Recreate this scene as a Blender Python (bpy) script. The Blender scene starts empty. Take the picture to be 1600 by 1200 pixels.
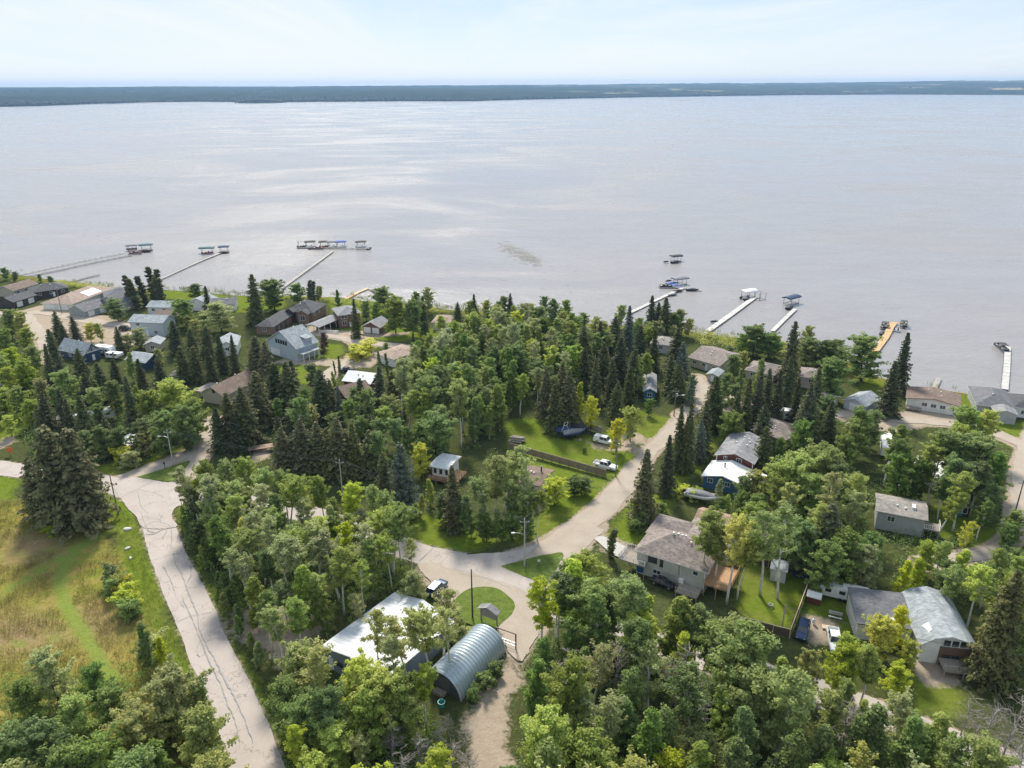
import bpy, bmesh, math, random
import numpy as np
from mathutils import Vector, Matrix

SC = bpy.context.scene
COL = SC.collection
rad = math.radians

# ------------------------------------------------------------------ camera
CAM_H = 86.0            # metres above the yards
FPX = 1180.0            # focal length in pixels of a 1600 px wide frame
PITCH = rad(21.55)
ROLL = rad(0.25)
cam_d = bpy.data.cameras.new('camera')
cam_d.sensor_fit = 'HORIZONTAL'
cam_d.sensor_width = 36.0
cam_d.lens = 36.0 * FPX / 1600.0
cam_d.clip_start = 1.0
cam_d.clip_end = 60000.0
cam = bpy.data.objects.new('camera', cam_d)
COL.objects.link(cam)
cam.location = (0, 0, CAM_H)
cam.rotation_euler = (Matrix.Rotation(math.pi / 2 - PITCH, 3, 'X') @ Matrix.Rotation(-ROLL, 3, 'Z')).to_euler()
SC.camera = cam

# ------------------------------------------------------------------ sky and sun
SUN_EL = rad(44.0)
SUN_AZ = rad(-10.0)      # measured from +Y (away from the camera) towards +X
world = bpy.data.worlds.new('World')
SC.world = world
world.use_nodes = True
wn = world.node_tree
wn.nodes.clear()
w_out = wn.nodes.new('ShaderNodeOutputWorld')
w_bg = wn.nodes.new('ShaderNodeBackground')
w_sky = wn.nodes.new('ShaderNodeTexSky')
w_sky.sky_type = 'NISHITA'
w_sky.sun_disc = False
w_sky.sun_elevation = SUN_EL
w_sky.sun_rotation = SUN_AZ
w_sky.altitude = 600
w_sky.air_density = 1.0
w_sky.dust_density = 0.4
w_sky.ozone_density = 1.6
w_bg.inputs['Strength'].default_value = 0.15
# thin high cloud over the whole sky: long wisps in a plane far overhead
w_tc = wn.nodes.new('ShaderNodeTexCoord')
w_sep = wn.nodes.new('ShaderNodeSeparateXYZ')
wn.links.new(w_tc.outputs['Generated'], w_sep.inputs[0])
w_zc = wn.nodes.new('ShaderNodeMath'); w_zc.operation = 'MAXIMUM'; w_zc.inputs[1].default_value = 0.0
wn.links.new(w_sep.outputs['Z'], w_zc.inputs[0])
w_add = wn.nodes.new('ShaderNodeMath'); w_add.operation = 'ADD'; w_add.inputs[1].default_value = 0.05
wn.links.new(w_zc.outputs[0], w_add.inputs[0])
w_dx = wn.nodes.new('ShaderNodeMath'); w_dx.operation = 'DIVIDE'
w_dy = wn.nodes.new('ShaderNodeMath'); w_dy.operation = 'DIVIDE'
wn.links.new(w_sep.outputs['X'], w_dx.inputs[0]); wn.links.new(w_add.outputs[0], w_dx.inputs[1])
wn.links.new(w_sep.outputs['Y'], w_dy.inputs[0]); wn.links.new(w_add.outputs[0], w_dy.inputs[1])
w_cmb = wn.nodes.new('ShaderNodeCombineXYZ')
wn.links.new(w_dx.outputs[0], w_cmb.inputs[0]); wn.links.new(w_dy.outputs[0], w_cmb.inputs[1])
w_map = wn.nodes.new('ShaderNodeMapping'); w_map.inputs['Rotation'].default_value = (0, 0, rad(24)); w_map.inputs['Scale'].default_value = (0.30, 0.09, 1.0)
wn.links.new(w_cmb.outputs[0], w_map.inputs[0])
w_nz = wn.nodes.new('ShaderNodeTexNoise'); w_nz.inputs['Scale'].default_value = 1.0; w_nz.inputs['Detail'].default_value = 9; w_nz.inputs['Roughness'].default_value = 0.64; w_nz.inputs['Distortion'].default_value = 0.9
wn.links.new(w_map.outputs[0], w_nz.inputs['Vector'])
w_rmp = wn.nodes.new('ShaderNodeValToRGB')
w_rmp.color_ramp.elements[0].position = 0.44; w_rmp.color_ramp.elements[0].color = (0.0, 0.0, 0.0, 1)
w_rmp.color_ramp.elements[1].position = 0.68; w_rmp.color_ramp.elements[1].color = (0.85, 0.85, 0.85, 1)
wn.links.new(w_nz.outputs['Fac'], w_rmp.inputs[0])
w_veil = wn.nodes.new('ShaderNodeMix'); w_veil.data_type = 'RGBA'      # even veil of ice haze over the clear sky
w_veil.inputs['Factor'].default_value = 0.92
w_grad = wn.nodes.new('ShaderNodeValToRGB')                            # the veil whitens towards the horizon all round
w_grad.color_ramp.elements[0].position = 0.0; w_grad.color_ramp.elements[0].color = (.84, .895, .94, 1)
w_grad.color_ramp.elements[1].position = 0.09; w_grad.color_ramp.elements[1].color = (.63, .765, .94, 1)
wn.links.new(w_zc.outputs[0], w_grad.inputs[0])
w_vs = wn.nodes.new('ShaderNodeMix'); w_vs.data_type = 'RGBA'; w_vs.blend_type = 'MULTIPLY'; w_vs.inputs['Factor'].default_value = 1.0
w_vs.inputs['B'].default_value = (2.8, 2.8, 2.8, 1)
wn.links.new(w_grad.outputs[0], w_vs.inputs['A'])
wn.links.new(w_vs.outputs['Result'], w_veil.inputs['B'])
wn.links.new(w_sky.outputs[0], w_veil.inputs['A'])
w_mix = wn.nodes.new('ShaderNodeMix'); w_mix.data_type = 'RGBA'       # brighter wisps
w_mix.inputs['B'].default_value = (3.05, 3.1, 3.15, 1)
wn.links.new(w_rmp.outputs[0], w_mix.inputs['Factor'])
wn.links.new(w_veil.outputs['Result'], w_mix.inputs['A'])
wn.links.new(w_mix.outputs['Result'], w_bg.inputs['Color'])
wn.links.new(w_bg.outputs[0], w_out.inputs['Surface'])

sun_d = bpy.data.lights.new('sun', 'SUN')
sun_d.energy = 2.6
sun_d.angle = rad(11.0)
sun_d.color = (1.0, 0.92, 0.79)
sun = bpy.data.objects.new('sun', sun_d)
COL.objects.link(sun)
sdir = Vector((math.sin(SUN_AZ) * math.cos(SUN_EL), math.cos(SUN_AZ) * math.cos(SUN_EL), math.sin(SUN_EL)))
sun.rotation_euler = sdir.to_track_quat('Z', 'Y').to_euler()
sun.location = (0, 0, 300)

SC.view_settings.view_transform = 'Standard'
SC.view_settings.look = 'None'
SC.view_settings.gamma = 1.0
SC.view_settings.use_curve_mapping = False
SC.view_settings.exposure = 1.13
SC.render.engine = 'CYCLES'
SC.cycles.use_denoising = True
SC.cycles.max_bounces = 6
SC.cycles.diffuse_bounces = 4
SC.cycles.glossy_bounces = 2
SC.cycles.transmission_bounces = 3
SC.cycles.transparent_max_bounces = 4
SC.cycles.volume_bounces = 0
SC.cycles.caustics_reflective = False
SC.cycles.caustics_refractive = False

# ------------------------------------------------------------------ helpers
def P(x, y, z=0.0):
    """survey helper: photo pixel -> point of the real plane at height z"""
    u = (x - 800) / FPX; v = (y - 600) / FPX
    c, s = math.cos(ROLL), math.sin(ROLL)
    u, v = u * c - v * s, u * s + v * c
    cp, sp = math.cos(PITCH), math.sin(PITCH)
    dx, dy, dz = u, cp - v * sp, -sp - v * cp
    t = (z - CAM_H) / dz
    return Vector((dx * t, dy * t, z))

def PXY(x, y, z=0.0):
    p = P(x, y, z); return (p.x, p.y)

def to_px(p):
    """inverse of P: used only to word the labels by what stands near what"""
    cp, sp = math.cos(PITCH), math.sin(PITCH)
    x, y, z = p[0], p[1], p[2] - CAM_H
    d = y * cp - z * sp
    u = x / d; v = (-y * sp - z * cp) / d
    c, s = math.cos(-ROLL), math.sin(-ROLL)
    u, v = u * c - v * s, u * s + v * c
    return (800 + FPX * u, 600 + FPX * v)

MATS = {}
def new_mat(name):
    m = bpy.data.materials.new(name); m.use_nodes = True
    nt = m.node_tree; b = nt.nodes['Principled BSDF']
    MATS[name] = m
    return m, nt, b

def mat(name, col, rough=0.75, var=0.18, scale=3.0, metal=0.0, bump=0.0, stripe=None, spec=None, stain=0.0):
    """plain procedural material: base colour with world-sized mottling, optional fine relief and seams"""
    if name in MATS: return MATS[name]
    m, nt, b = new_mat(name)
    N, L = nt.nodes, nt.links
    tc = N.new('ShaderNodeTexCoord')
    nz = N.new('ShaderNodeTexNoise'); nz.inputs['Scale'].default_value = scale; nz.inputs['Detail'].default_value = 6; nz.inputs['Roughness'].default_value = 0.65
    L.new(tc.outputs['Object'], nz.inputs['Vector'])
    r = N.new('ShaderNodeValToRGB')
    r.color_ramp.elements[0].position = 0.3; r.color_ramp.elements[1].position = 0.7
    r.color_ramp.elements[0].color = tuple(max(0, c * (1 - var)) for c in col) + (1,)
    r.color_ramp.elements[1].color = tuple(min(1, c * (1 + var)) for c in col) + (1,)
    L.new(nz.outputs['Fac'], r.inputs[0])
    out = r.outputs[0]
    if stain:
        n2 = N.new('ShaderNodeTexNoise'); n2.inputs['Scale'].default_value = 0.35; n2.inputs['Detail'].default_value = 5
        L.new(tc.outputs['Object'], n2.inputs['Vector'])
        mx = N.new('ShaderNodeMix'); mx.data_type = 'RGBA'; mx.blend_type = 'MULTIPLY'
        r2 = N.new('ShaderNodeValToRGB'); r2.color_ramp.elements[0].position = 0.44; r2.color_ramp.elements[1].position = 0.66
        r2.color_ramp.elements[0].color = (1 - stain, 1 - stain, 1 - stain * 1.1, 1); r2.color_ramp.elements[1].color = (1, 1, 1, 1)
        L.new(n2.outputs['Fac'], r2.inputs[0]); mx.inputs['Factor'].default_value = 1
        L.new(out, mx.inputs['A']); L.new(r2.outputs[0], mx.inputs['B']); out = mx.outputs['Result']
    L.new(out, b.inputs['Base Color'])
    b.inputs['Roughness'].default_value = rough
    b.inputs['Metallic'].default_value = metal
    if spec is not None: b.inputs['Specular IOR Level'].default_value = spec
    if bump or stripe:
        bp = N.new('ShaderNodeBump'); bp.inputs['Strength'].default_value = bump or 0.4; bp.inputs['Distance'].default_value = 0.03
        if stripe:
            wv = N.new('ShaderNodeTexWave'); wv.bands_direction = stripe[0]; wv.inputs['Scale'].default_value = stripe[1]; wv.inputs['Distortion'].default_value = 0
            wv.wave_profile = 'SAW'
            L.new(tc.outputs['Object'], wv.inputs['Vector']); L.new(wv.outputs['Fac'], bp.inputs['Height'])
        else:
            n3 = N.new('ShaderNodeTexNoise'); n3.inputs['Scale'].default_value = scale * 8; n3.inputs['Detail'].default_value = 3
            L.new(tc.outputs['Object'], n3.inputs['Vector']); L.new(n3.outputs['Fac'], bp.inputs['Height'])
        L.new(bp.outputs[0], b.inputs['Normal'])
    return m

def put(o, label=None, cat=None, group=None, kind=None):
    if label: o['label'] = label
    if cat: o['category'] = cat
    if group: o['group'] = group
    if kind: o['kind'] = kind
    return o

THINGS = []        # (root, label anchor) of every thing that can serve to word another label
def thing(name, label, cat, loc=(0, 0, 0), rz=0.0, group=None):
    o = bpy.data.objects.new(name, None)
    o.empty_display_size = 0.5
    COL.objects.link(o); o.location = loc; o.rotation_euler = (0, 0, rz)
    return put(o, label, cat, group)

class MB:
    """mesh builder: collects boxes, prisms, tubes ... and links them as ONE mesh object"""
    def __init__(s): s.v = []; s.f = []; s.m = []; s.smooth = False
    def add(s, verts, faces, mi=0):
        o = len(s.v); s.v.extend([tuple(q) for q in verts]); s.f.extend([tuple(o + i for i in f) for f in faces]); s.m.extend([mi] * len(faces)); return s
    def box(s, x0, x1, y0, y1, z0, z1, mi=0):
        return s.add([(x0,y0,z0),(x1,y0,z0),(x1,y1,z0),(x0,y1,z0),(x0,y0,z1),(x1,y0,z1),(x1,y1,z1),(x0,y1,z1)],
                     [(3,2,1,0),(4,5,6,7),(0,1,5,4),(1,2,6,5),(2,3,7,6),(3,0,4,7)], mi)
    def hexa(s, b, t, mi=0):
        """b, t: four bottom and four top corners, counter-clockwise from above"""
        return s.add(list(b) + list(t), [(3,2,1,0),(4,5,6,7),(0,1,5,4),(1,2,6,5),(2,3,7,6),(3,0,4,7)], mi)
    def slab(s, pts, th, mi=0):
        """a planar polygon given thickness th downwards"""
        n = len(pts); lo = [(p[0], p[1], p[2] - th) for p in pts]
        return s.add(list(pts) + lo, [tuple(range(n)), tuple(range(2*n-1, n-1, -1))] + [((i+1) % n, i, n + i, n + (i+1) % n) for i in range(n)], mi)
    def prism(s, poly, z0, z1, mi=0):
        return s.slab([(p[0], p[1], z1) for p in poly], z1 - z0, mi)
    def tube(s, pts, r, n=6, r1=None, mi=0, cap=True):
        pts = [Vector(p) for p in pts]; k = len(pts); rings = []
        for i, p in enumerate(pts):
            d = (pts[min(i+1, k-1)] - pts[max(i-1, 0)])
            if d.length < 1e-6: d = Vector((0,0,1))
            d.normalize()
            a = d.cross(Vector((0,0,1)) if abs(d.z) < 0.9 else Vector((1,0,0))).normalized(); b = d.cross(a)
            rr = r if r1 is None else r + (r1 - r) * i / max(1, k-1)
            if isinstance(r, (list, tuple)): rr = r[i]
            rings.append([p + (a * math.cos(2*math.pi*j/n) + b * math.sin(2*math.pi*j/n)) * rr for j in range(n)])
        vs = [q for R_ in rings for q in R_]; fs = []
        for i in range(k-1):
            for j in range(n):
                fs.append((i*n+j, i*n+(j+1) % n, (i+1)*n+(j+1) % n, (i+1)*n+j))
        if cap: fs += [tuple(range(n-1, -1, -1)), tuple((k-1)*n+j for j in range(n))]
        return s.add(vs, fs, mi)
    def lathe(s, prof, n=16, cx=0, cy=0, mi=0):
        vs = [(cx + r*math.cos(2*math.pi*j/n), cy + r*math.sin(2*math.pi*j/n), z) for r, z in prof for j in range(n)]
        fs = [(i*n+j, i*n+(j+1) % n, (i+1)*n+(j+1) % n, (i+1)*n+j) for i in range(len(prof)-1) for j in range(n)]
        fs += [tuple(range(n-1, -1, -1)), tuple((len(prof)-1)*n+j for j in range(n))]
        return s.add(vs, fs, mi)
    def loft(s, secs, mi=0, cap=True):
        """sections: lists of equal length of points, closed loops"""
        n = len(secs[0]); vs = [q for S in secs for q in S]
        fs = [(i*n+j, i*n+(j+1) % n, (i+1)*n+(j+1) % n, (i+1)*n+j) for i in range(len(secs)-1) for j in range(n)]
        if cap: fs += [tuple(range(n-1, -1, -1)), tuple((len(secs)-1)*n+j for j in range(n))]
        return s.add(vs, fs, mi)
    def mesh(s, name, mats, smooth=False):
        me = bpy.data.meshes.new(name); me.from_pydata(s.v, [], s.f)
        for m_ in (mats if isinstance(mats, (list, tuple)) else [mats]): me.materials.append(m_)
        if any(s.m): me.polygons.foreach_set('material_index', s.m)
        if smooth: me.polygons.foreach_set('use_smooth', [True] * len(me.polygons))
        bm = bmesh.new(); bm.from_mesh(me); bmesh.ops.recalc_face_normals(bm, faces=bm.faces); bm.to_mesh(me); bm.free()
        me.update(); return me
    def build(s, name, mats, parent=None, smooth=False, bevel=0):
        o = bpy.data.objects.new(name, s.mesh(name, mats, smooth)); COL.objects.link(o)
        if parent is not None: o.parent = parent
        if bevel:
            b = o.modifiers.new('bevel', 'BEVEL'); b.width = bevel; b.segments = 2; b.limit_method = 'ANGLE'
        return o

def copy_tree(o, parent=None):
    c = o.copy(); COL.objects.link(c); c.parent = parent
    for ch in o.children: copy_tree(ch, c)
    return c

def raw_mesh(name, verts, faces_flat, nper, mats, attrs=None, smooth=False):
    """numpy fast path: verts (N,3), faces_flat (M*nper)"""
    me = bpy.data.meshes.new(name)
    nv = len(verts); nf = len(faces_flat) // nper
    me.vertices.add(nv); me.vertices.foreach_set('co', np.asarray(verts, np.float32).ravel())
    me.loops.add(nf * nper); me.loops.foreach_set('vertex_index', np.asarray(faces_flat, np.int32))
    me.polygons.add(nf)
    me.polygons.foreach_set('loop_start', np.arange(0, nf * nper, nper, dtype=np.int32))
    me.polygons.foreach_set('loop_total', np.full(nf, nper, np.int32))
    if smooth: me.polygons.foreach_set('use_smooth', np.ones(nf, bool))
    for m_ in (mats if isinstance(mats, (list, tuple)) else [mats]): me.materials.append(m_)
    for an, (ty, dom, data) in (attrs or {}).items():
        a = me.attributes.new(an, ty, dom)
        a.data.foreach_set('color' if 'COLOR' in ty else 'value', np.asarray(data, np.float32).ravel())
    me.update(calc_edges=True); me.validate()
    return me

def in_poly(X, Y, poly):
    inside = np.zeros(X.shape, bool); n = len(poly)
    for i in range(n):
        x0, y0 = poly[i]; x1, y1 = poly[(i+1) % n]
        c = ((y0 > Y) != (y1 > Y)) & (X < (x1 - x0) * (Y - y0) / ((y1 - y0) if y1 != y0 else 1e-9) + x0)
        inside ^= c
    return inside

def seg_dist(X, Y, pts, closed=False):
    d = np.full(X.shape, 1e9); n = len(pts)
    for i in range(n if closed else n - 1):
        x0, y0 = pts[i][:2]; x1, y1 = pts[(i+1) % n][:2]
        dx, dy = x1 - x0, y1 - y0; L2 = dx*dx + dy*dy + 1e-9
        t = np.clip(((X - x0) * dx + (Y - y0) * dy) / L2, 0, 1)
        d = np.minimum(d, np.hypot(X - x0 - t*dx, Y - y0 - t*dy))
    return d

def soft_poly(X, Y, poly, w):
    d = seg_dist(X, Y, poly, True); d = np.where(in_poly(X, Y, poly), d, -d)
    return np.clip(d / w * 0.5 + 0.5, 0, 1)

def vnoise(X, Y, s, seed=0):
    """cheap value noise"""
    def h(i, j):
        n = (i * 374761393 + j * 668265263 + seed * 2147483) & 0x7fffffff
        n = ((n ^ (n >> 13)) * 1274126177) & 0x7fffffff
        return ((n ^ (n >> 16)) & 0xffff) / 65535.0
    x, y = X / s, Y / s; xi, yi = np.floor(x).astype(np.int64), np.floor(y).astype(np.int64); fx, fy = x - xi, y - yi
    fx, fy = fx*fx*(3-2*fx), fy*fy*(3-2*fy)
    return (h(xi, yi)*(1-fx) + h(xi+1, yi)*fx)*(1-fy) + (h(xi, yi+1)*(1-fx) + h(xi+1, yi+1)*fx)*fy

def spline(pts, step=1.0):
    """Catmull-Rom through 2D points, resampled"""
    pts = [Vector((p[0], p[1])) for p in pts]; out = []
    for i in range(len(pts) - 1):
        p0, p1, p2, p3 = pts[max(i-1, 0)], pts[i], pts[i+1], pts[min(i+2, len(pts)-1)]
        n = max(2, int((p2 - p1).length / step))
        for k in range(n):
            t = k / n
            out.append(0.5 * ((2*p1) + (p2-p0)*t + (2*p0-5*p1+4*p2-p3)*t*t + (3*p1-p0-3*p2+p3)*t**3))
    out.append(pts[-1]); return out
# ------------------------------------------------------------------ ground, water, far shore
WATER_Z = -1.6
def pxs(lst, z=0.0): return [PXY(x, y, z) for x, y in lst]

SHORE = [(-9000, 2600), (-1500, 620)] + pxs([(-120, 420), (0, 426), (58, 431), (90, 437), (150, 445), (200, 449), (255, 452), (310, 455), (365, 460), (410, 461), (450, 460),
         (505, 463), (550, 464), (575, 469), (620, 470), (655, 475), (700, 482), (760, 486), (810, 490), (870, 497), (930, 505), (1000, 508), (1050, 510), (1085, 517), (1130, 524),
         (1170, 527), (1215, 530), (1262, 540), (1310, 556), (1345, 570), (1380, 588), (1430, 602), (1470, 607), (1530, 616), (1600, 626)], WATER_Z) + [(420, 120), (900, 40), (9000, -1400)]

ROADS = {   # name: centre line (photo survey), width, surface
    'left': ([(440, 1330), (400, 1195), (366, 1100), (331, 1025), (304, 957), (266, 875), (250, 830), (236, 792), (205, 768), (150, 752), (80, 741), (0, 731), (-120, 716)], 6.3),
    'cross': ([(215, 770), (262, 772), (310, 776), (390, 787), (480, 803), (560, 831), (610, 849), (660, 866), (715, 878), (770, 893), (830, 922), (880, 950), (960, 986), (1050, 1013), (1130, 1036), (1230, 1068), (1330, 1100), (1450, 1148), (1600, 1205), (1750, 1262)], 6.2),
    'hill': ([(735, 881), (800, 874), (850, 858), (905, 823), (955, 782), (985, 748), (1000, 728)], 5.3),
    'hill_upper': ([(985, 748), (1002, 725), (1020, 702), (1040, 683), (1058, 662)], 3.6),
    'hill_head': ([(1058, 662), (1078, 640), (1096, 614), (1096, 600), (1088, 588)], 3.8),
    'link': ([(928, 822), (898, 848), (882, 880), (868, 912), (848, 945), (822, 985)], 5.0),
    'branch_a': ([(190, 748), (225, 735), (262, 722), (295, 708), (318, 698), (330, 676), (332, 655)], 4.2),
    'branch_b': ([(262, 772), (282, 752), (300, 728), (316, 704), (322, 694)], 4.6),
    'right': ([(1630, 640), (1600, 715), (1592, 762), (1588, 805), (1580, 840), (1548, 862), (1500, 872), (1440, 880)], 3.4),
    'shore_right': ([(1064, 648), (1120, 622), (1180, 630), (1255, 640), (1320, 648), (1400, 655), (1470, 660), (1540, 672), (1606, 700)], 4.4),
    'shore_left': ([(-60, 470), (5, 494), (60, 488), (110, 496), (160, 504), (205, 512), (222, 532)], 5.2),
    'lane_left': ([(40, 490), (55, 512), (72, 540), (82, 566)], 4.6),
    'lane_mid': ([(478, 520), (520, 525), (548, 532), (562, 544), (556, 558), (536, 570), (516, 584), (505, 602)], 4.2),
    'lane_mid_b': ([(545, 530), (580, 536), (625, 541), (650, 548)], 4.0),
}
ROAD_W = {k: spline(pxs(v[0]), 1.2) for k, v in ROADS.items()}

POLY_DIRT = [[(735, 1062), (770, 1050), (815, 985), (845, 940), (870, 940), (840, 1010), (802, 1070), (795, 1260), (720, 1260), (732, 1130)],
             [(655, 882), (700, 890), (720, 915), (716, 965), (690, 950), (668, 915)],
             [(20, 486), (70, 476), (130, 490), (165, 492), (205, 505), (215, 540), (150, 545), (95, 520), (40, 512)],
             [(1270, 632), (1330, 640), (1400, 648), (1440, 640), (1500, 650), (1490, 668), (1400, 672), (1330, 668)],
             [(1420, 640), (1500, 652), (1495, 668), (1440, 664)],
             [(540, 555), (585, 545), (600, 560), (575, 575), (548, 572)],
             [(900, 685), (950, 690), (985, 668), (1010, 690), (990, 705), (930, 700)],
             [(985, 700), (1015, 690), (1012, 705), (985, 720)],
             [(955, 752), (978, 748), (968, 775), (945, 765)],
             [(1420, 1030), (1480, 1025), (1510, 1070), (1450, 1070)],
             [(640, 520), (560, 516), (520, 515), (480, 505), (475, 520), (540, 535)],
             [(440, 560), (545, 560), (535, 572), (470, 568), (430, 566)],
             [(1260, 965), (1300, 970), (1315, 1010), (1265, 1010)],
             [(930, 828), (985, 850), (975, 880), (945, 862)],
             [(1130, 640), (1180, 632), (1250, 640), (1260, 655), (1180, 650)],
             [(395, 700), (425, 690), (425, 715), (395, 722)],
             [(360, 960), (470, 930), (520, 980), (440, 1040), (380, 1010)],
             [(20, 690), (0, 700), (0, 685), (25, 678)]]
POLY_LAWN = [[(632, 800), (700, 812), (790, 850), (720, 862), (655, 850), (622, 832)],
             [(800, 852), (850, 838), (905, 805), (958, 766), (945, 752), (880, 760), (850, 800)],
             [(795, 655), (850, 652), (935, 685), (1005, 640), (1052, 655), (1005, 722), (965, 750), (795, 705)],
             [(800, 710), (962, 756), (900, 800), (840, 790)],
             [(214, 747), (294, 720), (276, 750), (262, 753)],
             [(783, 886), (878, 864), (868, 893), (846, 908)],
             [(714, 962), (716, 940), (738, 924), (775, 926), (798, 945), (790, 965), (765, 985), (740, 975)],
             [(-60, 640), (0, 625), (50, 608), (62, 640), (20, 690), (-60, 720)],
             [(-100, 740), (0, 742), (30, 748), (20, 780), (-100, 790)],
             [(140, 612), (190, 596), (192, 640), (150, 645)],
             [(476, 532), (535, 538), (540, 550), (520, 562), (476, 560)],
             [(425, 572), (495, 568), (490, 600), (440, 600)],
             [(252, 450), (310, 453), (360, 460), (450, 462), (440, 482), (360, 490), (290, 470), (250, 466)],
             [(510, 462), (560, 466), (640, 472), (640, 490), (590, 495), (520, 490)],
             [(500, 518), (545, 526), (620, 534), (690, 525), (690, 512), (560, 508)],
             [(1345, 590), (1388, 596), (1384, 655), (1340, 655)],
             [(1495, 612), (1535, 620), (1530, 668), (1495, 655)],
             [(1560, 660), (1640, 655), (1640, 710), (1570, 695)],
             [(1160, 878), (1270, 893), (1238, 990), (1155, 968)],
             [(1270, 898), (1362, 930), (1352, 985), (1300, 1000), (1255, 985)],
             [(935, 842), (985, 785), (1060, 760), (1040, 800), (1000, 850), (960, 868)],
             [(1045, 745), (1130, 645), (1185, 652), (1125, 690), (1098, 730), (1060, 768)],
             [(1410, 1040), (1500, 1060), (1510, 1120), (1430, 1110)],
             [(1450, 790), (1540, 790), (1560, 830), (1470, 840)],
             [(1500, 830), (1600, 810), (1600, 900), (1520, 870)],
             [(150, 770), (200, 778), (230, 860), (262, 960), (300, 1040), (350, 1160), (310, 1160), (255, 1040), (205, 940), (182, 860), (170, 810)],
             [(272, 790), (285, 785), (320, 900), (400, 1060), (440, 1160), (420, 1160), (340, 960)],
             [(280, 690), (318, 680), (300, 706), (215, 736), (150, 742), (150, 730)]]
POLY_FIELD = [(-300, 770), (40, 785), (150, 790), (172, 830), (182, 870), (205, 940), (232, 980), (270, 1060), (345, 1250), (200, 1400), (-500, 1400)]
POLY_PINK = [[(125, 945), (160, 935), (185, 960), (180, 995), (150, 1000), (128, 975)], [(-20, 960), (60, 960), (100, 1000), (30, 1020), (-30, 1010)], [(20, 830), (100, 830), (90, 870), (0, 880)]]
TRACKS = [[(205, 822), (150, 838), (100, 866), (50, 898), (-20, 938)], [(140, 843), (108, 870), (95, 905), (103, 945), (128, 985), (150, 1020), (175, 1060)], [(205, 824), (120, 850), (40, 862), (-20, 872)], [(-20, 1010), (60, 1000), (110, 990)]]

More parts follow.
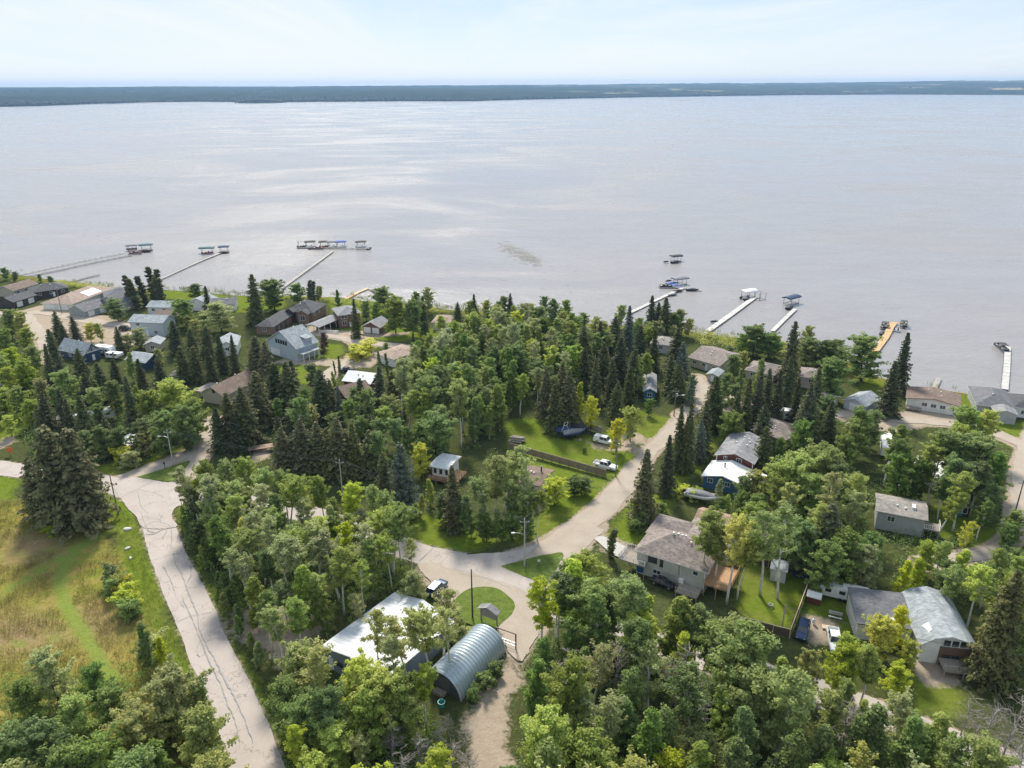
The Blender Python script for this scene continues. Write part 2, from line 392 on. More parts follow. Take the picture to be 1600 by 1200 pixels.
def build_ground():
    xs = np.concatenate([[-9000, -6000, -4000, -2500, -1600, -1100, -800, -600, -480, -400], np.arange(-330, 260.1, 1.25), [300, 360, 440, 560, 750, 1100, 1700, 2600, 4000, 6000, 9000]])
    ys = np.concatenate([[-6000, -3500, -2000, -1200, -700, -400, -200, -90, -20, 20, 45], np.arange(62, 420.1, 1.25), [430, 450, 480, 530, 620, 760, 1000, 1500, 2200, 3000]])
    X, Y = np.meshgrid(xs, ys); shp = X.shape
    shore = SHORE
    sd = seg_dist(X, Y, shore)
    land = in_poly(X, Y, shore + [(9000, -9000), (-9000, -9000)])
    sd = np.where(land, sd, -sd)
    jit = (vnoise(X, Y, 9, 3) - .5) * 5 + (vnoise(X, Y, 3, 5) - .5) * 2.0
    road = np.full(shp, 1e9); paved = np.full(shp, 1e9)
    for k, pts in ROAD_W.items():
        dd = seg_dist(X, Y, [(p.x, p.y) for p in pts[::3]] + [(pts[-1].x, pts[-1].y)]) - ROADS[k][1] / 2; road = np.minimum(road, dd)
        if k in ('left', 'cross'): paved = np.minimum(paved, dd)
    Z = np.where(sd > 9, 0.0, np.where(sd > -14, (sd - 9) / 23 * 4.2, -4.2))
    Z = Z - (0.03 + 0.35 * vnoise(X, Y, 14, 8) * np.clip((road - 1.0) / 8, 0, 1))
    nz = (vnoise(X, Y, 4, 21) - .5) * 0.9
    dirt = np.clip(.95 - (road + 0.2) / 2.4 + nz * 0.35, 0, 1) * np.where(paved < 4, .62, 1)
    for p in POLY_DIRT: dirt = np.maximum(dirt, np.clip(soft_poly(X, Y, pxs(p), 3.0) + nz * 0.55, 0, 1))
    lawn = np.zeros(shp)
    for p in POLY_LAWN: lawn = np.maximum(lawn, np.clip(soft_poly(X, Y, pxs(p), 3.5) + nz * .3, 0, 1))
    field = np.clip(soft_poly(X, Y, pxs(POLY_FIELD), 6) + nz * .3, 0, 1)
    pink = np.zeros(shp)
    for p in POLY_PINK: pink = np.maximum(pink, soft_poly(X, Y, pxs(p), 9))
    track = np.zeros(shp)
    for i, t in enumerate(TRACKS):
        d = seg_dist(X, Y, [(q.x, q.y) for q in spline(pxs(t), 3)])
        track = np.maximum(track, np.clip(1.25 - np.abs(d - (0.7 if i != 1 else 0)) / (0.55 if i != 1 else 1.5), 0, 1) * (1 if i < 2 else .6))
    reed = np.clip(1 - np.abs(sd - 6) / 11 + nz, 0, 1)
    beach = np.clip(1 - np.abs(sd - 1.0) / 2.2 + nz * .5, 0, 1)
    m1 = np.stack([dirt, lawn, field, pink], -1).reshape(-1, 4); m2 = np.stack([track, reed, beach, np.ones(shp)], -1).reshape(-1, 4)
    V = np.stack([X, Y, Z], -1).reshape(-1, 3)
    ny, nx = shp; idx = np.arange(ny * nx).reshape(ny, nx)
    F = np.stack([idx[:-1, :-1], idx[:-1, 1:], idx[1:, 1:], idx[1:, :-1]], -1).reshape(-1)
    m, nt, b = new_mat('ground_cover'); N, L = nt.nodes, nt.links
    def noise(scale, det=6, rough=.62, dist=0):
        n = N.new('ShaderNodeTexNoise'); n.inputs['Scale'].default_value = scale; n.inputs['Detail'].default_value = det; n.inputs['Roughness'].default_value = rough; n.inputs['Distortion'].default_value = dist
        L.new(geo.outputs['Position'], n.inputs['Vector']); return n
    def ramp(src, cols):
        r = N.new('ShaderNodeValToRGB'); e = r.color_ramp.elements
        e[0].position, e[0].color = cols[0][0], cols[0][1] + (1,)
        e[1].position, e[1].color = cols[-1][0], cols[-1][1] + (1,)
        for p_, c_ in cols[1:-1]: q = e.new(p_); q.color = c_ + (1,)
        L.new(src, r.inputs[0]); return r.outputs[0]
    def mix(fac, a, c):
        x = N.new('ShaderNodeMix'); x.data_type = 'RGBA'; L.new(fac, x.inputs['Factor']); L.new(a, x.inputs['A']); L.new(c, x.inputs['B']); return x.outputs['Result']
    geo = N.new('ShaderNodeNewGeometry')
    a1 = N.new('ShaderNodeAttribute'); a1.attribute_name = 'mask'; a2 = N.new('ShaderNodeAttribute'); a2.attribute_name = 'mask2'
    s1 = N.new('ShaderNodeSeparateColor'); L.new(a1.outputs['Color'], s1.inputs[0]); s2 = N.new('ShaderNodeSeparateColor'); L.new(a2.outputs['Color'], s2.inputs[0])
    big, mid, fine = noise(.06), noise(.45), noise(3.2, 4, .75)
    tuft = noise(1.1, 8, .72, .5)
    def sharp(fac, nsrc, lo=.35, hi=.65, k=.55):
        ma = N.new('ShaderNodeMath'); ma.operation = 'MULTIPLY_ADD'; ma.inputs[1].default_value = k; L.new(nsrc, ma.inputs[0]); 
        sb = N.new('ShaderNodeMath'); sb.operation = 'SUBTRACT'; sb.inputs[1].default_value = k / 2; L.new(fac, sb.inputs[0]); L.new(sb.outputs[0], ma.inputs[2])
        mr = N.new('ShaderNodeMapRange'); mr.inputs['From Min'].default_value = lo; mr.inputs['From Max'].default_value = hi; L.new(ma.outputs[0], mr.inputs['Value']); return mr.outputs[0]
    floor = ramp(tuft.outputs['Fac'], [(.28, (.040, .048, .020)), (.5, (.070, .085, .030)), (.72, (.115, .115, .048))])
    lawnc = ramp(tuft.outputs['Fac'], [(.25, (.085, .125, .014)), (.5, (.13, .185, .020)), (.75, (.19, .225, .038))])
    lawnd = ramp(mid.outputs['Fac'], [(.3, (.095, .14, .018)), (.7, (.21, .21, .05))])
    lawnm = mix(ramp(big.outputs['Fac'], [(.42, (0, 0, 0)), (.66, (1, 1, 1))]), lawnc, lawnd)
    fieldc = ramp(tuft.outputs['Fac'], [(.25, (.13, .125, .026)), (.46, (.27, .22, .06)), (.75, (.43, .34, .12))])
    fieldg = ramp(fine.outputs['Fac'], [(.3, (.125, .15, .024)), (.7, (.28, .28, .06))])
    fieldm = mix(ramp(noise(.13, 10, .74, 1.8).outputs['Fac'], [(.42, (0, 0, 0)), (.56, (1, 1, 1))]), fieldc, fieldg)
    dirtc = ramp(mid.outputs['Fac'], [(.25, (.28, .22, .16)), (.5, (.38, .31, .24)), (.75, (.47, .40, .32))])
    dirtf = ramp(fine.outputs['Fac'], [(.3, (.30, .24, .18)), (.7, (.45, .375, .295))])
    xx = N.new('ShaderNodeMix'); xx.data_type = 'RGBA'; xx.inputs['Factor'].default_value = .45; L.new(dirtc, xx.inputs['A']); L.new(dirtf, xx.inputs['B']); dirtm = xx.outputs['Result']
    pinkc = ramp(tuft.outputs['Fac'], [(.3, (.19, .125, .07)), (.7, (.36, .26, .155))])
    trackc = ramp(fine.outputs['Fac'], [(.3, (.15, .20, .035)), (.7, (.25, .30, .07))])
    reedc = ramp(tuft.outputs['Fac'], [(.3, (.09, .11, .022)), (.7, (.21, .20, .05))])
    beachc = ramp(fine.outputs['Fac'], [(.3, (.30, .26, .19)), (.7, (.42, .37, .29))])
    c = mix(sharp(s2.outputs[1], tuft.outputs['Fac']), floor, reedc)
    c = mix(sharp(s1.outputs[1], tuft.outputs['Fac']), c, lawnm)
    c = mix(sharp(s1.outputs[2], tuft.outputs['Fac']), c, fieldm)
    al = a1.outputs['Alpha']
    c = mix(sharp(al, tuft.outputs['Fac'], .3, .8), c, pinkc)
    c = mix(sharp(s2.outputs[0], fine.outputs['Fac'], .3, .8), c, trackc)
    c = mix(sharp(s1.outputs[0], tuft.outputs['Fac'], .4, .6, .9), c, dirtm)
    c = mix(sharp(s2.outputs[2], fine.outputs['Fac'], .45, .75), c, beachc)
    L.new(c, b.inputs['Base Color']); b.inputs['Roughness'].default_value = .95; b.inputs['Specular IOR Level'].default_value = .0
    bp = N.new('ShaderNodeBump'); bp.inputs['Strength'].default_value = .8; bp.inputs['Distance'].default_value = .35; L.new(tuft.outputs['Fac'], bp.inputs['Height']); L.new(bp.outputs[0], b.inputs['Normal'])
    me = raw_mesh('ground', V, F, 4, m, {'mask': ('FLOAT_COLOR', 'POINT', m1), 'mask2': ('FLOAT_COLOR', 'POINT', m2)}, True)
    o = bpy.data.objects.new('ground', me); COL.objects.link(o); put(o, kind='structure')
build_ground()

# roads: sheets with worn, uneven edges
def road_mat(name, cols, grain, cracks):
    m, nt, b = new_mat(name); N, L = nt.nodes, nt.links
    geo = N.new('ShaderNodeNewGeometry')
    def nz(s, d=6, r=.6):
        n = N.new('ShaderNodeTexNoise'); n.inputs['Scale'].default_value = s; n.inputs['Detail'].default_value = d; n.inputs['Roughness'].default_value = r; L.new(geo.outputs['Position'], n.inputs['Vector']); return n.outputs['Fac']
    def rp(src, c0, c1, p0=.3, p1=.7):
        r = N.new('ShaderNodeValToRGB'); r.color_ramp.elements[0].position = p0; r.color_ramp.elements[1].position = p1; r.color_ramp.elements[0].color = c0 + (1,); r.color_ramp.elements[1].color = c1 + (1,); L.new(src, r.inputs[0]); return r.outputs[0]
    def mx(f, a, c, mode='MIX'):
        x = N.new('ShaderNodeMix'); x.data_type = 'RGBA'; x.blend_type = mode
        if isinstance(f, float): x.inputs['Factor'].default_value = f
        else: L.new(f, x.inputs['Factor'])
        L.new(a, x.inputs['A']); L.new(c, x.inputs['B']); return x.outputs['Result']
    c = rp(nz(.25, 7), cols[0], cols[1]); f = rp(nz(grain, 4, .8), cols[2], cols[3]); c = mx(.4, c, f)
    if cracks:
        vo = N.new('ShaderNodeTexVoronoi'); vo.feature = 'DISTANCE_TO_EDGE'; vo.inputs['Scale'].default_value = .16; vo.inputs['Randomness'].default_value = 1
        wob = N.new('ShaderNodeTexNoise'); wob.inputs['Scale'].default_value = .5; wob.inputs['Detail'].default_value = 5
        L.new(geo.outputs['Position'], wob.inputs['Vector'])
        ad = N.new('ShaderNodeMix'); ad.data_type = 'RGBA'; ad.blend_type = 'ADD'; ad.inputs['Factor'].default_value = 1; L.new(geo.outputs['Position'], ad.inputs['A'])
        sc = N.new('ShaderNodeMix'); sc.data_type = 'RGBA'; sc.blend_type = 'MULTIPLY'; sc.inputs['Factor'].default_value = 1; L.new(wob.outputs['Color'], sc.inputs['A']); sc.inputs['B'].default_value = (5, 5, 5, 1)
        L.new(sc.outputs['Result'], ad.inputs['B']); L.new(ad.outputs['Result'], vo.inputs['Vector'])
        cr = rp(vo.outputs['Distance'], (.62, .60, .58), (1, 1, 1), .002, .012)
        c = mx(1.0, c, cr, 'MULTIPLY')
    L.new(c, b.inputs['Base Color']); b.inputs['Roughness'].default_value = .9; b.inputs['Specular IOR Level'].default_value = .2
    bp = N.new('ShaderNodeBump'); bp.inputs['Strength'].default_value = .5; bp.inputs['Distance'].default_value = .05; L.new(nz(grain * 2, 3), bp.inputs['Height']); L.new(bp.outputs[0], b.inputs['Normal'])
    return m
M_ASPH = road_mat('weathered_asphalt', ((.40, .345, .31), (.505, .45, .41), (.365, .32, .288), (.52, .465, .425)), 4.0, True)
M_GRAV = road_mat('gravel', ((.345, .29, .235), (.46, .395, .325), (.31, .26, .205), (.475, .41, .34)), 3.0, False)
M_TAR = mat('crack_sealant', (.21, .215, .22), .6, .3, 2)

def ribbon(name, pts, width, z, material, rough=.25, seed=0, parent=None):
    rnd = random.Random(seed); L_, R_ = [], []; a = b_ = 0
    n = len(pts)
    for i, p in enumerate(pts):
        d = (pts[min(i+1, n-1)] - pts[max(i-1, 0)]).normalized(); nn = Vector((-d.y, d.x))
        a = a * .75 + rnd.uniform(-1, 1) * rough; b_ = b_ * .75 + rnd.uniform(-1, 1) * rough
        L_.append(p + nn * (width / 2 + a)); R_.append(p - nn * (width / 2 + b_))
    vs = [(q.x, q.y, z) for q in L_] + [(q.x, q.y, z) for q in R_]
    fs = [(i + n, i + 1 + n, i + 1, i) for i in range(n - 1)]
    me = bpy.data.meshes.new(name); me.from_pydata(vs, [], fs); me.materials.append(material); me.update()
    o = bpy.data.objects.new(name, me); COL.objects.link(o)
    if parent: o.parent = parent
    return o

road_objs = {}
for i, (k, pts) in enumerate(ROAD_W.items()):
    asph = k in ('left', 'cross')
    o = ribbon('road' if asph else 'gravel_road', pts, ROADS[k][1], .02 + .005 * i, M_ASPH if asph else M_GRAV, .12 if asph else .3, i)
    put(o, kind='structure'); road_objs[k] = o
def patch(name, pix, z, material, rough=.35, seed=1):
    pts = spline(pxs(pix + pix[:1]), .9)[:-1]; rnd = random.Random(seed)
    me = bpy.data.meshes.new(name); me.from_pydata([(p.x + rnd.uniform(-rough, rough), p.y + rnd.uniform(-rough, rough), z) for p in pts], [], [tuple(range(len(pts)))]); me.materials.append(material)
    o = bpy.data.objects.new(name, me); COL.objects.link(o); return put(o, kind='structure')
patch('road_junction', [(212, 746), (190, 748), (172, 752), (196, 790), (212, 806), (226, 825), (275, 824), (268, 808), (276, 792), (292, 786), (296, 770), (276, 753), (262, 754)], .1, M_ASPH, .1, 4)
patch('gravel_lot', [(742, 876), (788, 885), (846, 909), (868, 906), (885, 930), (862, 958), (836, 1000), (815, 1035), (790, 1010), (772, 985), (792, 966), (800, 945), (776, 924), (740, 922), (718, 938), (712, 960), (700, 965), (690, 930), (655, 890), (662, 880)], .105, M_GRAV, .25, 5)
patch('road_apron', [(700, 872), (745, 866), (800, 862), (840, 852), (800, 884), (782, 887), (850, 914), (880, 938), (862, 948), (800, 915), (735, 896), (690, 884)], .11, M_ASPH, .12, 6)
patch('concrete_driveway', [(928, 842), (942, 838), (990, 862), (984, 874), (960, 868)], .12, mat('concrete', (.46, .44, .41), .85, .08, 2), .05, 7)

# tar-sealed cracks, and one thin dark line, on the two paved roads
def cracks():
    rnd = random.Random(5)
    lines = [([(1055, 940), (1085, 998), (1098, 1040), (1150, 1045 + 90), (1190, 1170 + 0)], 0)]
    def z4(lst): return [(x / 4, 800 + y / 4) for x, y in lst]
    zl = [z4([(1130, 380), (1165, 470), (1200, 560), (1235, 650), (1250, 740), (1300, 850), (1350, 940), (1400, 1040), (1450, 1130), (1490, 1210), (1540, 1330), (1580, 1450)]),
          z4([(1020, 340), (1070, 440), (1105, 540), (1150, 598)]), z4([(1140, 545), (1190, 650), (1240, 760), (1290, 890), (1340, 1000), (1390, 1110), (1420, 1200), (1470, 1320), (1500, 1440)]),
          z4([(1110, 690), (1180, 655), (1250, 640), (1322, 628)]), z4([(968, 300), (1040, 275), (1090, 262), (1140, 250)]), z4([(905, 140), (960, 138), (1020, 110), (1090, 95)]),
          z4([(880, 0), (900, 60), (930, 120), (980, 130)]), z4([(920, 20), (950, 90), (1000, 110)]), z4([(1000, 10), (1010, 80), (1050, 100), (1020, 160)]), z4([(890, 30), (960, 40), (1030, 60)]), z4([(900, 95), (970, 60), (1060, 90), (1075, 170), (1065, 240)]),
          z4([(1190, 330), (1195, 400), (1170, 440)]), z4([(1085, 260), (1100, 330), (1140, 380)]), z4([(1230, 870), (1250, 905), (1290, 880)]),
          [(188, 778), (215, 765), (240, 752)], [(215, 768), (218, 780), (222, 795), (232, 803)], [(216, 765), (245, 772), (255, 778)],  # first entry: a thin dark line across the left junction
          [(655, 877), (668, 865), (679, 854)], [(720, 898), (760, 905), (800, 921)], [(500, 815), (508, 806)], [(590, 850), (600, 838)]]
    for i, l in enumerate(zl):
        pts = spline(pxs(l), .7); pts = [p + Vector((rnd.uniform(-.09, .09), rnd.uniform(-.09, .09))) for p in pts]
        o = ribbon('crack_seal_and_line', pts, .10 if i != 0 else .13, .124 if i < 17 else .128, M_TAR, .035, i, road_objs['left' if i < 17 else 'cross'])
cracks()

# ------------------------------------------------------------------ lake
def build_lake():
    m, nt, b = new_mat('lake_water'); N, L = nt.nodes, nt.links
    geo = N.new('ShaderNodeNewGeometry')
    def nz(s, d, r, sc=(1, 1, 1), dist=0):
        mp = N.new('ShaderNodeMapping'); mp.inputs['Scale'].default_value = sc; L.new(geo.outputs['Position'], mp.inputs[0])
        n = N.new('ShaderNodeTexNoise'); n.inputs['Scale'].default_value = s; n.inputs['Detail'].default_value = d; n.inputs['Roughness'].default_value = r; n.inputs['Distortion'].default_value = dist; L.new(mp.outputs[0], n.inputs['Vector']); return n.outputs['Fac']
    # calm slicks and wind-ruffled water differ in ripple height and roughness
    slick = nz(.007, 5, .55, (.7, 1, 1), 1.2)
    mr = N.new('ShaderNodeMapRange'); mr.inputs['From Min'].default_value = .40; mr.inputs['From Max'].default_value = .62; mr.inputs['To Min'].default_value = .13; mr.inputs['To Max'].default_value = .30; L.new(slick, mr.inputs['Value'])
    L.new(mr.outputs[0], b.inputs['Roughness'])
    rc = N.new('ShaderNodeValToRGB'); rc.color_ramp.elements[0].position = .3; rc.color_ramp.elements[1].position = .7
    rc.color_ramp.elements[0].color = (.268, .252, .247, 1); rc.color_ramp.elements[1].color = (.30, .284, .278, 1); L.new(nz(.05, 6, .6, (.5, 1, 1)), rc.inputs[0])
    L.new(rc.outputs[0], b.inputs['Base Color'])
    b.inputs['IOR'].default_value = 1.33
    rip = nz(.55, 5, .6, (.8, 1, 1)); sw = nz(.10, 3, .5, (.8, 1, 1), .4)
    ad = N.new('ShaderNodeMath'); ad.operation = 'MULTIPLY_ADD'; ad.inputs[1].default_value = 2.2; L.new(sw, ad.inputs[0]); L.new(rip, ad.inputs[2])
    bp = N.new('ShaderNodeBump'); bp.inputs['Strength'].default_value = .5; bp.inputs['Distance'].default_value = .55; L.new(ad.outputs[0], bp.inputs['Height']); L.new(bp.outputs[0], b.inputs['Normal'])
    mb = MB(); mb.add([(-30000, -300, WATER_Z), (30000, -300, WATER_Z), (30000, 15000, WATER_Z), (-30000, 15000, WATER_Z)], [(0, 1, 2, 3)])
    mb2 = MB(); xs = [-30000, -8000, -2500, -900, -300, 0, 300, 900, 2500, 8000, 30000]; ys = [-300, 150, 300, 450, 700, 1200, 2200, 4000, 8000, 15000]
    vs = [(x, y, WATER_Z) for y in ys for x in xs]; n = len(xs)
    mb2.add(vs, [(j*n+i, j*n+i+1, (j+1)*n+i+1, (j+1)*n+i) for j in range(len(ys)-1) for i in range(n-1)])
    o = mb2.build('lake', m); put(o, kind='structure')
build_lake()

# ------------------------------------------------------------------ far shore: rising wooded land with fields, 4 to 16 km away
FAR_EDGE = [(-9000, 3000)] + pxs([(-150, 174), (0, 167), (70, 165.5), (130, 163), (230, 160), (300, 159), (450, 159.5), (600, 158.5), (740, 158), (830, 155.5), (900, 154), (1000, 152), (1120, 150.2), (1250, 148.4), (1400, 147.6), (1600, 148.3), (1750, 149)], WATER_Z) + [(16000, 7200)]
def far_height(X, Y):
    d = seg_dist(X, Y, FAR_EDGE); land = in_poly(X, Y, FAR_EDGE + [(30000, 40000), (-30000, 40000)])
    az = X / np.maximum(Y, 1)
    top = 72 + 36 * np.clip((az + .1) / .8, 0, 1) + (vnoise(X, Y, 900, 2) - .5) * 16
    z = top * np.clip(d / 4200, 0, 1) ** .75 + (vnoise(X, Y, 500, 9) - .5) * 10 * np.clip(d / 600, 0, 1)
    return np.where(land, np.maximum(z, 0) - 1.0, -8), np.where(land, d, -d)
def build_far():
    xs = np.concatenate([np.arange(-14000, -5000, 350), np.arange(-5000, 8000, 45), np.arange(8000, 18001, 350)])
    ys = np.concatenate([np.arange(2900, 9000, 45), np.arange(9000, 15001, 400)])
    X, Y = np.meshgrid(xs, ys); Z, d = far_height(X, Y)
    woods = vnoise(X, Y, 420, 4) * .6 + vnoise(X * .5, Y, 160, 6) * .4
    Z = Z + np.where((d > 15) & (woods > .41), 8 + 9 * vnoise(X, Y, 60, 7) + 6 * vnoise(X, Y, 46, 17), 0)
    fld = np.clip((.41 - woods) * 14, 0, 1) * np.clip((d - 250) / 200, 0, 1) * np.clip((X - 200) / 900 + .12, 0.05, 1)
    V = np.stack([X, Y, Z], -1).reshape(-1, 3); ny, nx = X.shape; idx = np.arange(ny*nx).reshape(ny, nx)
    F = np.stack([idx[:-1, :-1], idx[:-1, 1:], idx[1:, 1:], idx[1:, :-1]], -1).reshape(-1)
    m, nt, b = new_mat('far_land'); N, L = nt.nodes, nt.links
    geo = N.new('ShaderNodeNewGeometry'); at = N.new('ShaderNodeAttribute'); at.attribute_name = 'field'
    n1 = N.new('ShaderNodeTexNoise'); n1.inputs['Scale'].default_value = .012; n1.inputs['Detail'].default_value = 8; L.new(geo.outputs['Position'], n1.inputs['Vector'])
    r1 = N.new('ShaderNodeValToRGB'); r1.color_ramp.elements[0].position = .35; r1.color_ramp.elements[1].position = .68; r1.color_ramp.elements[0].color = (.016, .026, .016, 1); r1.color_ramp.elements[1].color = (.040, .056, .026, 1); L.new(n1.outputs['Fac'], r1.inputs[0])
    n2 = N.new('ShaderNodeTexNoise'); n2.inputs['Scale'].default_value = .0016; n2.inputs['Detail'].default_value = 2; L.new(geo.outputs['Position'], n2.inputs['Vector'])
    r2 = N.new('ShaderNodeValToRGB'); r2.color_ramp.elements[0].position = .42; r2.color_ramp.elements[1].position = .58; r2.color_ramp.elements[0].color = (.13, .16, .05, 1); r2.color_ramp.elements[1].color = (.42, .34, .18, 1); L.new(n2.outputs['Fac'], r2.inputs[0])
    x = N.new('ShaderNodeMix'); x.data_type = 'RGBA'; L.new(at.outputs['Fac'], x.inputs['Factor']); L.new(r1.outputs[0], x.inputs['A']); L.new(r2.outputs[0], x.inputs['B']); L.new(x.outputs['Result'], b.inputs['Base Color'])
    b.inputs['Roughness'].default_value = 1; b.inputs['Specular IOR Level'].default_value = 0
    me = raw_mesh('far_shore', V, F, 4, m, {'field': ('FLOAT', 'POINT', fld.reshape(-1))}, False)
    o = bpy.data.objects.new('far_shore', me); COL.objects.link(o); put(o, kind='structure')
    return m
M_FAR = build_far()

def build_haze():
    m = bpy.data.materials.new('haze'); m.use_nodes = True; nt = m.node_tree; nt.nodes.clear()
    out = nt.nodes.new('ShaderNodeOutputMaterial'); v = nt.nodes.new('ShaderNodeVolumePrincipled')
    v.inputs['Color'].default_value = (.40, .64, 1.0, 1); v.inputs['Density'].default_value = HAZE; v.inputs['Anisotropy'].default_value = .2
    nt.links.new(v.outputs[0], out.inputs['Volume'])
    mb = MB(); mb.box(-31000, 31000, -6500, 15200, -12, 165)
    o = mb.build('haze', m); put(o, kind='stuff', label='thin blue summer haze over the lake and shores', cat='haze')
HAZE = 6.5e-5
build_haze()
# ------------------------------------------------------------------ grass islands in the junctions
M_LAWN = None
def lawn_mat():
    m, nt, b = new_mat('island_grass'); N, L = nt.nodes, nt.links
    geo = N.new('ShaderNodeNewGeometry'); n = N.new('ShaderNodeTexNoise'); n.inputs['Scale'].default_value = .9; n.inputs['Detail'].default_value = 8; n.inputs['Roughness'].default_value = .7; L.new(geo.outputs['Position'], n.inputs['Vector'])
    r = N.new('ShaderNodeValToRGB'); e = r.color_ramp.elements; e[0].position = .28; e[1].position = .75; e[0].color = (.07, .105, .022, 1); e[1].color = (.19, .215, .06, 1); q = e.new(.5); q.color = (.115, .165, .03, 1)
    L.new(n.outputs['Fac'], r.inputs[0]); L.new(r.outputs[0], b.inputs['Base Color']); b.inputs['Roughness'].default_value = .95; b.inputs['Specular IOR Level'].default_value = .1
    bp = N.new('ShaderNodeBump'); bp.inputs['Strength'].default_value = .8; bp.inputs['Distance'].default_value = .3; L.new(n.outputs['Fac'], bp.inputs['Height']); L.new(bp.outputs[0], b.inputs['Normal'])
    return m
M_LAWN = lawn_mat()
patch('grass_island', [(213, 746), (255, 734), (296, 720), (287, 735), (276, 750), (268, 753), (255, 752)], .14, M_LAWN, .06, 11)
patch('grass_island', [(782, 885), (810, 878), (845, 869), (879, 864), (876, 876), (866, 894), (848, 909), (820, 902)], .14, M_LAWN, .06, 12)
patch('grass_island', [(709, 964), (711, 938), (736, 920), (776, 920), (803, 942), (800, 960), (782, 976), (770, 989), (742, 980)], .14, M_LAWN, .06, 13)

# ------------------------------------------------------------------ trees
def leaf_mat(name, c0, c1, c2, hue=.03, val=.28, transl=.5, rough=.6):
    """leaves: colour from a per-clump attribute, a little different on every tree"""
    m, nt, b = new_mat(name); N, L = nt.nodes, nt.links
    at = N.new('ShaderNodeAttribute'); at.attribute_name = 'tone'
    r = N.new('ShaderNodeValToRGB'); e = r.color_ramp.elements; e[0].position = 0; e[1].position = 1; e[0].color = c0 + (1,); e[1].color = c2 + (1,); q = e.new(.5); q.color = c1 + (1,)
    L.new(at.outputs['Fac'], r.inputs[0])
    oi = N.new('ShaderNodeObjectInfo')
    hs = N.new('ShaderNodeHueSaturation')
    def mr(lo, hi, src):
        k = N.new('ShaderNodeMapRange'); k.inputs['To Min'].default_value = lo; k.inputs['To Max'].default_value = hi; L.new(src, k.inputs['Value']); return k.outputs[0]
    L.new(mr(.5 - hue * .35, .5 + hue * .9, oi.outputs['Random']), hs.inputs['Hue'])
    m2 = N.new('ShaderNodeMath'); m2.operation = 'MULTIPLY'; m2.inputs[1].default_value = 7.31; L.new(oi.outputs['Random'], m2.inputs[0]); fr = N.new('ShaderNodeMath'); fr.operation = 'FRACT'; L.new(m2.outputs[0], fr.inputs[0])
    L.new(mr(1 - val, 1 + val, fr.outputs[0]), hs.inputs['Value'])
    m3 = N.new('ShaderNodeMath'); m3.operation = 'MULTIPLY'; m3.inputs[1].default_value = 13.7; L.new(oi.outputs['Random'], m3.inputs[0]); f3 = N.new('ShaderNodeMath'); f3.operation = 'FRACT'; L.new(m3.outputs[0], f3.inputs[0])
    L.new(mr(.82, 1.08, f3.outputs[0]), hs.inputs['Saturation'])
    L.new(r.outputs[0], hs.inputs['Color'])
    L.new(hs.outputs[0], b.inputs['Base Color']); b.inputs['Roughness'].default_value = rough; b.inputs['Specular IOR Level'].default_value = .25
    tr = N.new('ShaderNodeBsdfTranslucent'); L.new(hs.outputs[0], tr.inputs['Color'])
    mx = N.new('ShaderNodeMixShader'); mx.inputs[0].default_value = transl; L.new(b.outputs[0], mx.inputs[1]); L.new(tr.outputs[0], mx.inputs[2])
    L.new(mx.outputs[0], nt.nodes['Material Output'].inputs['Surface'])
    return m
LEAF = {
    'aspen': leaf_mat('aspen_leaves', (0.275, 0.350, 0.082), (0.390, 0.465, 0.110), (0.500, 0.560, 0.152), .022, .22),
    'lime': leaf_mat('fresh_leaves', (0.396, 0.468, 0.054), (0.558, 0.624, 0.079), (0.720, 0.744, 0.126), .02, .16),
    'dark': leaf_mat('deep_green_leaves', (0.158, 0.228, 0.062), (0.240, 0.328, 0.086), (0.360, 0.445, 0.124), .02, .22),
    'grey': leaf_mat('silvery_leaves', (0.372, 0.414, 0.168), (0.470, 0.510, 0.210), (0.580, 0.600, 0.280), .015, .16),
    'yellow': leaf_mat('yellowing_leaves', (0.516, 0.528, 0.054), (0.696, 0.672, 0.079), (0.750, 0.750, 0.120), .008, .12),
    'olive': leaf_mat('olive_leaves', (0.330, 0.354, 0.102), (0.474, 0.492, 0.150), (0.642, 0.636, 0.228), .02, .18),
    'red': leaf_mat('purple_leaves', (.095, .055, .052), (.160, .095, .08), (.22, .14, .115), .01, .1, .2),
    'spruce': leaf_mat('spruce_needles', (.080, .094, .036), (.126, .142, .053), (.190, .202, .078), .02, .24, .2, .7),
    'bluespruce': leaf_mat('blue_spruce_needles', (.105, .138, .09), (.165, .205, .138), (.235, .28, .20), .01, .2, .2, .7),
    'tan': leaf_mat('tawny_spruce_needles', (.115, .122, .046), (.180, .182, .069), (.265, .255, .102), .015, .16, .2, .7),  # tan-green needle colour of the tawny spruces
}
M_BARK_W = mat('aspen_bark', (.66, .63, .55), .85, .35, 2.5)
M_BARK_D = mat('dark_bark', (.10, .08, .06), .9, .3, 2.0)
M_BARK_G = mat('dead_wood', (.30, .27, .24), .9, .25, 2.0)

rng = np.random.default_rng(11)
def leaves_mesh(name, C, out, tone, size, material, flat=.35):
    """C (n,3) leaf positions, out (n,3) preferred normals; each leaf a rhombus folded along its midrib"""
    n = len(C)
    nr = out * .8 + rng.normal(0, .55, (n, 3)) + np.array([0, 0, flat]); nr /= np.linalg.norm(nr, axis=1, keepdims=True) + 1e-9
    t = rng.normal(0, 1, (n, 3)); t -= nr * (t * nr).sum(1, keepdims=True); t /= np.linalg.norm(t, axis=1, keepdims=True) + 1e-9
    bt = np.cross(nr, t)
    s = (size * rng.uniform(.65, 1.35, n))[:, None]
    v = np.stack([C - t*s, C - bt*s*.62 + nr*s*.12, C + t*s, C + bt*s*.62 + nr*s*.12], 1).reshape(-1, 3)
    F = np.arange(n*4)
    return raw_mesh(name, v, F, 4, material, {'tone': ('FLOAT', 'POINT', np.repeat(np.clip(tone, 0, 1), 4))})

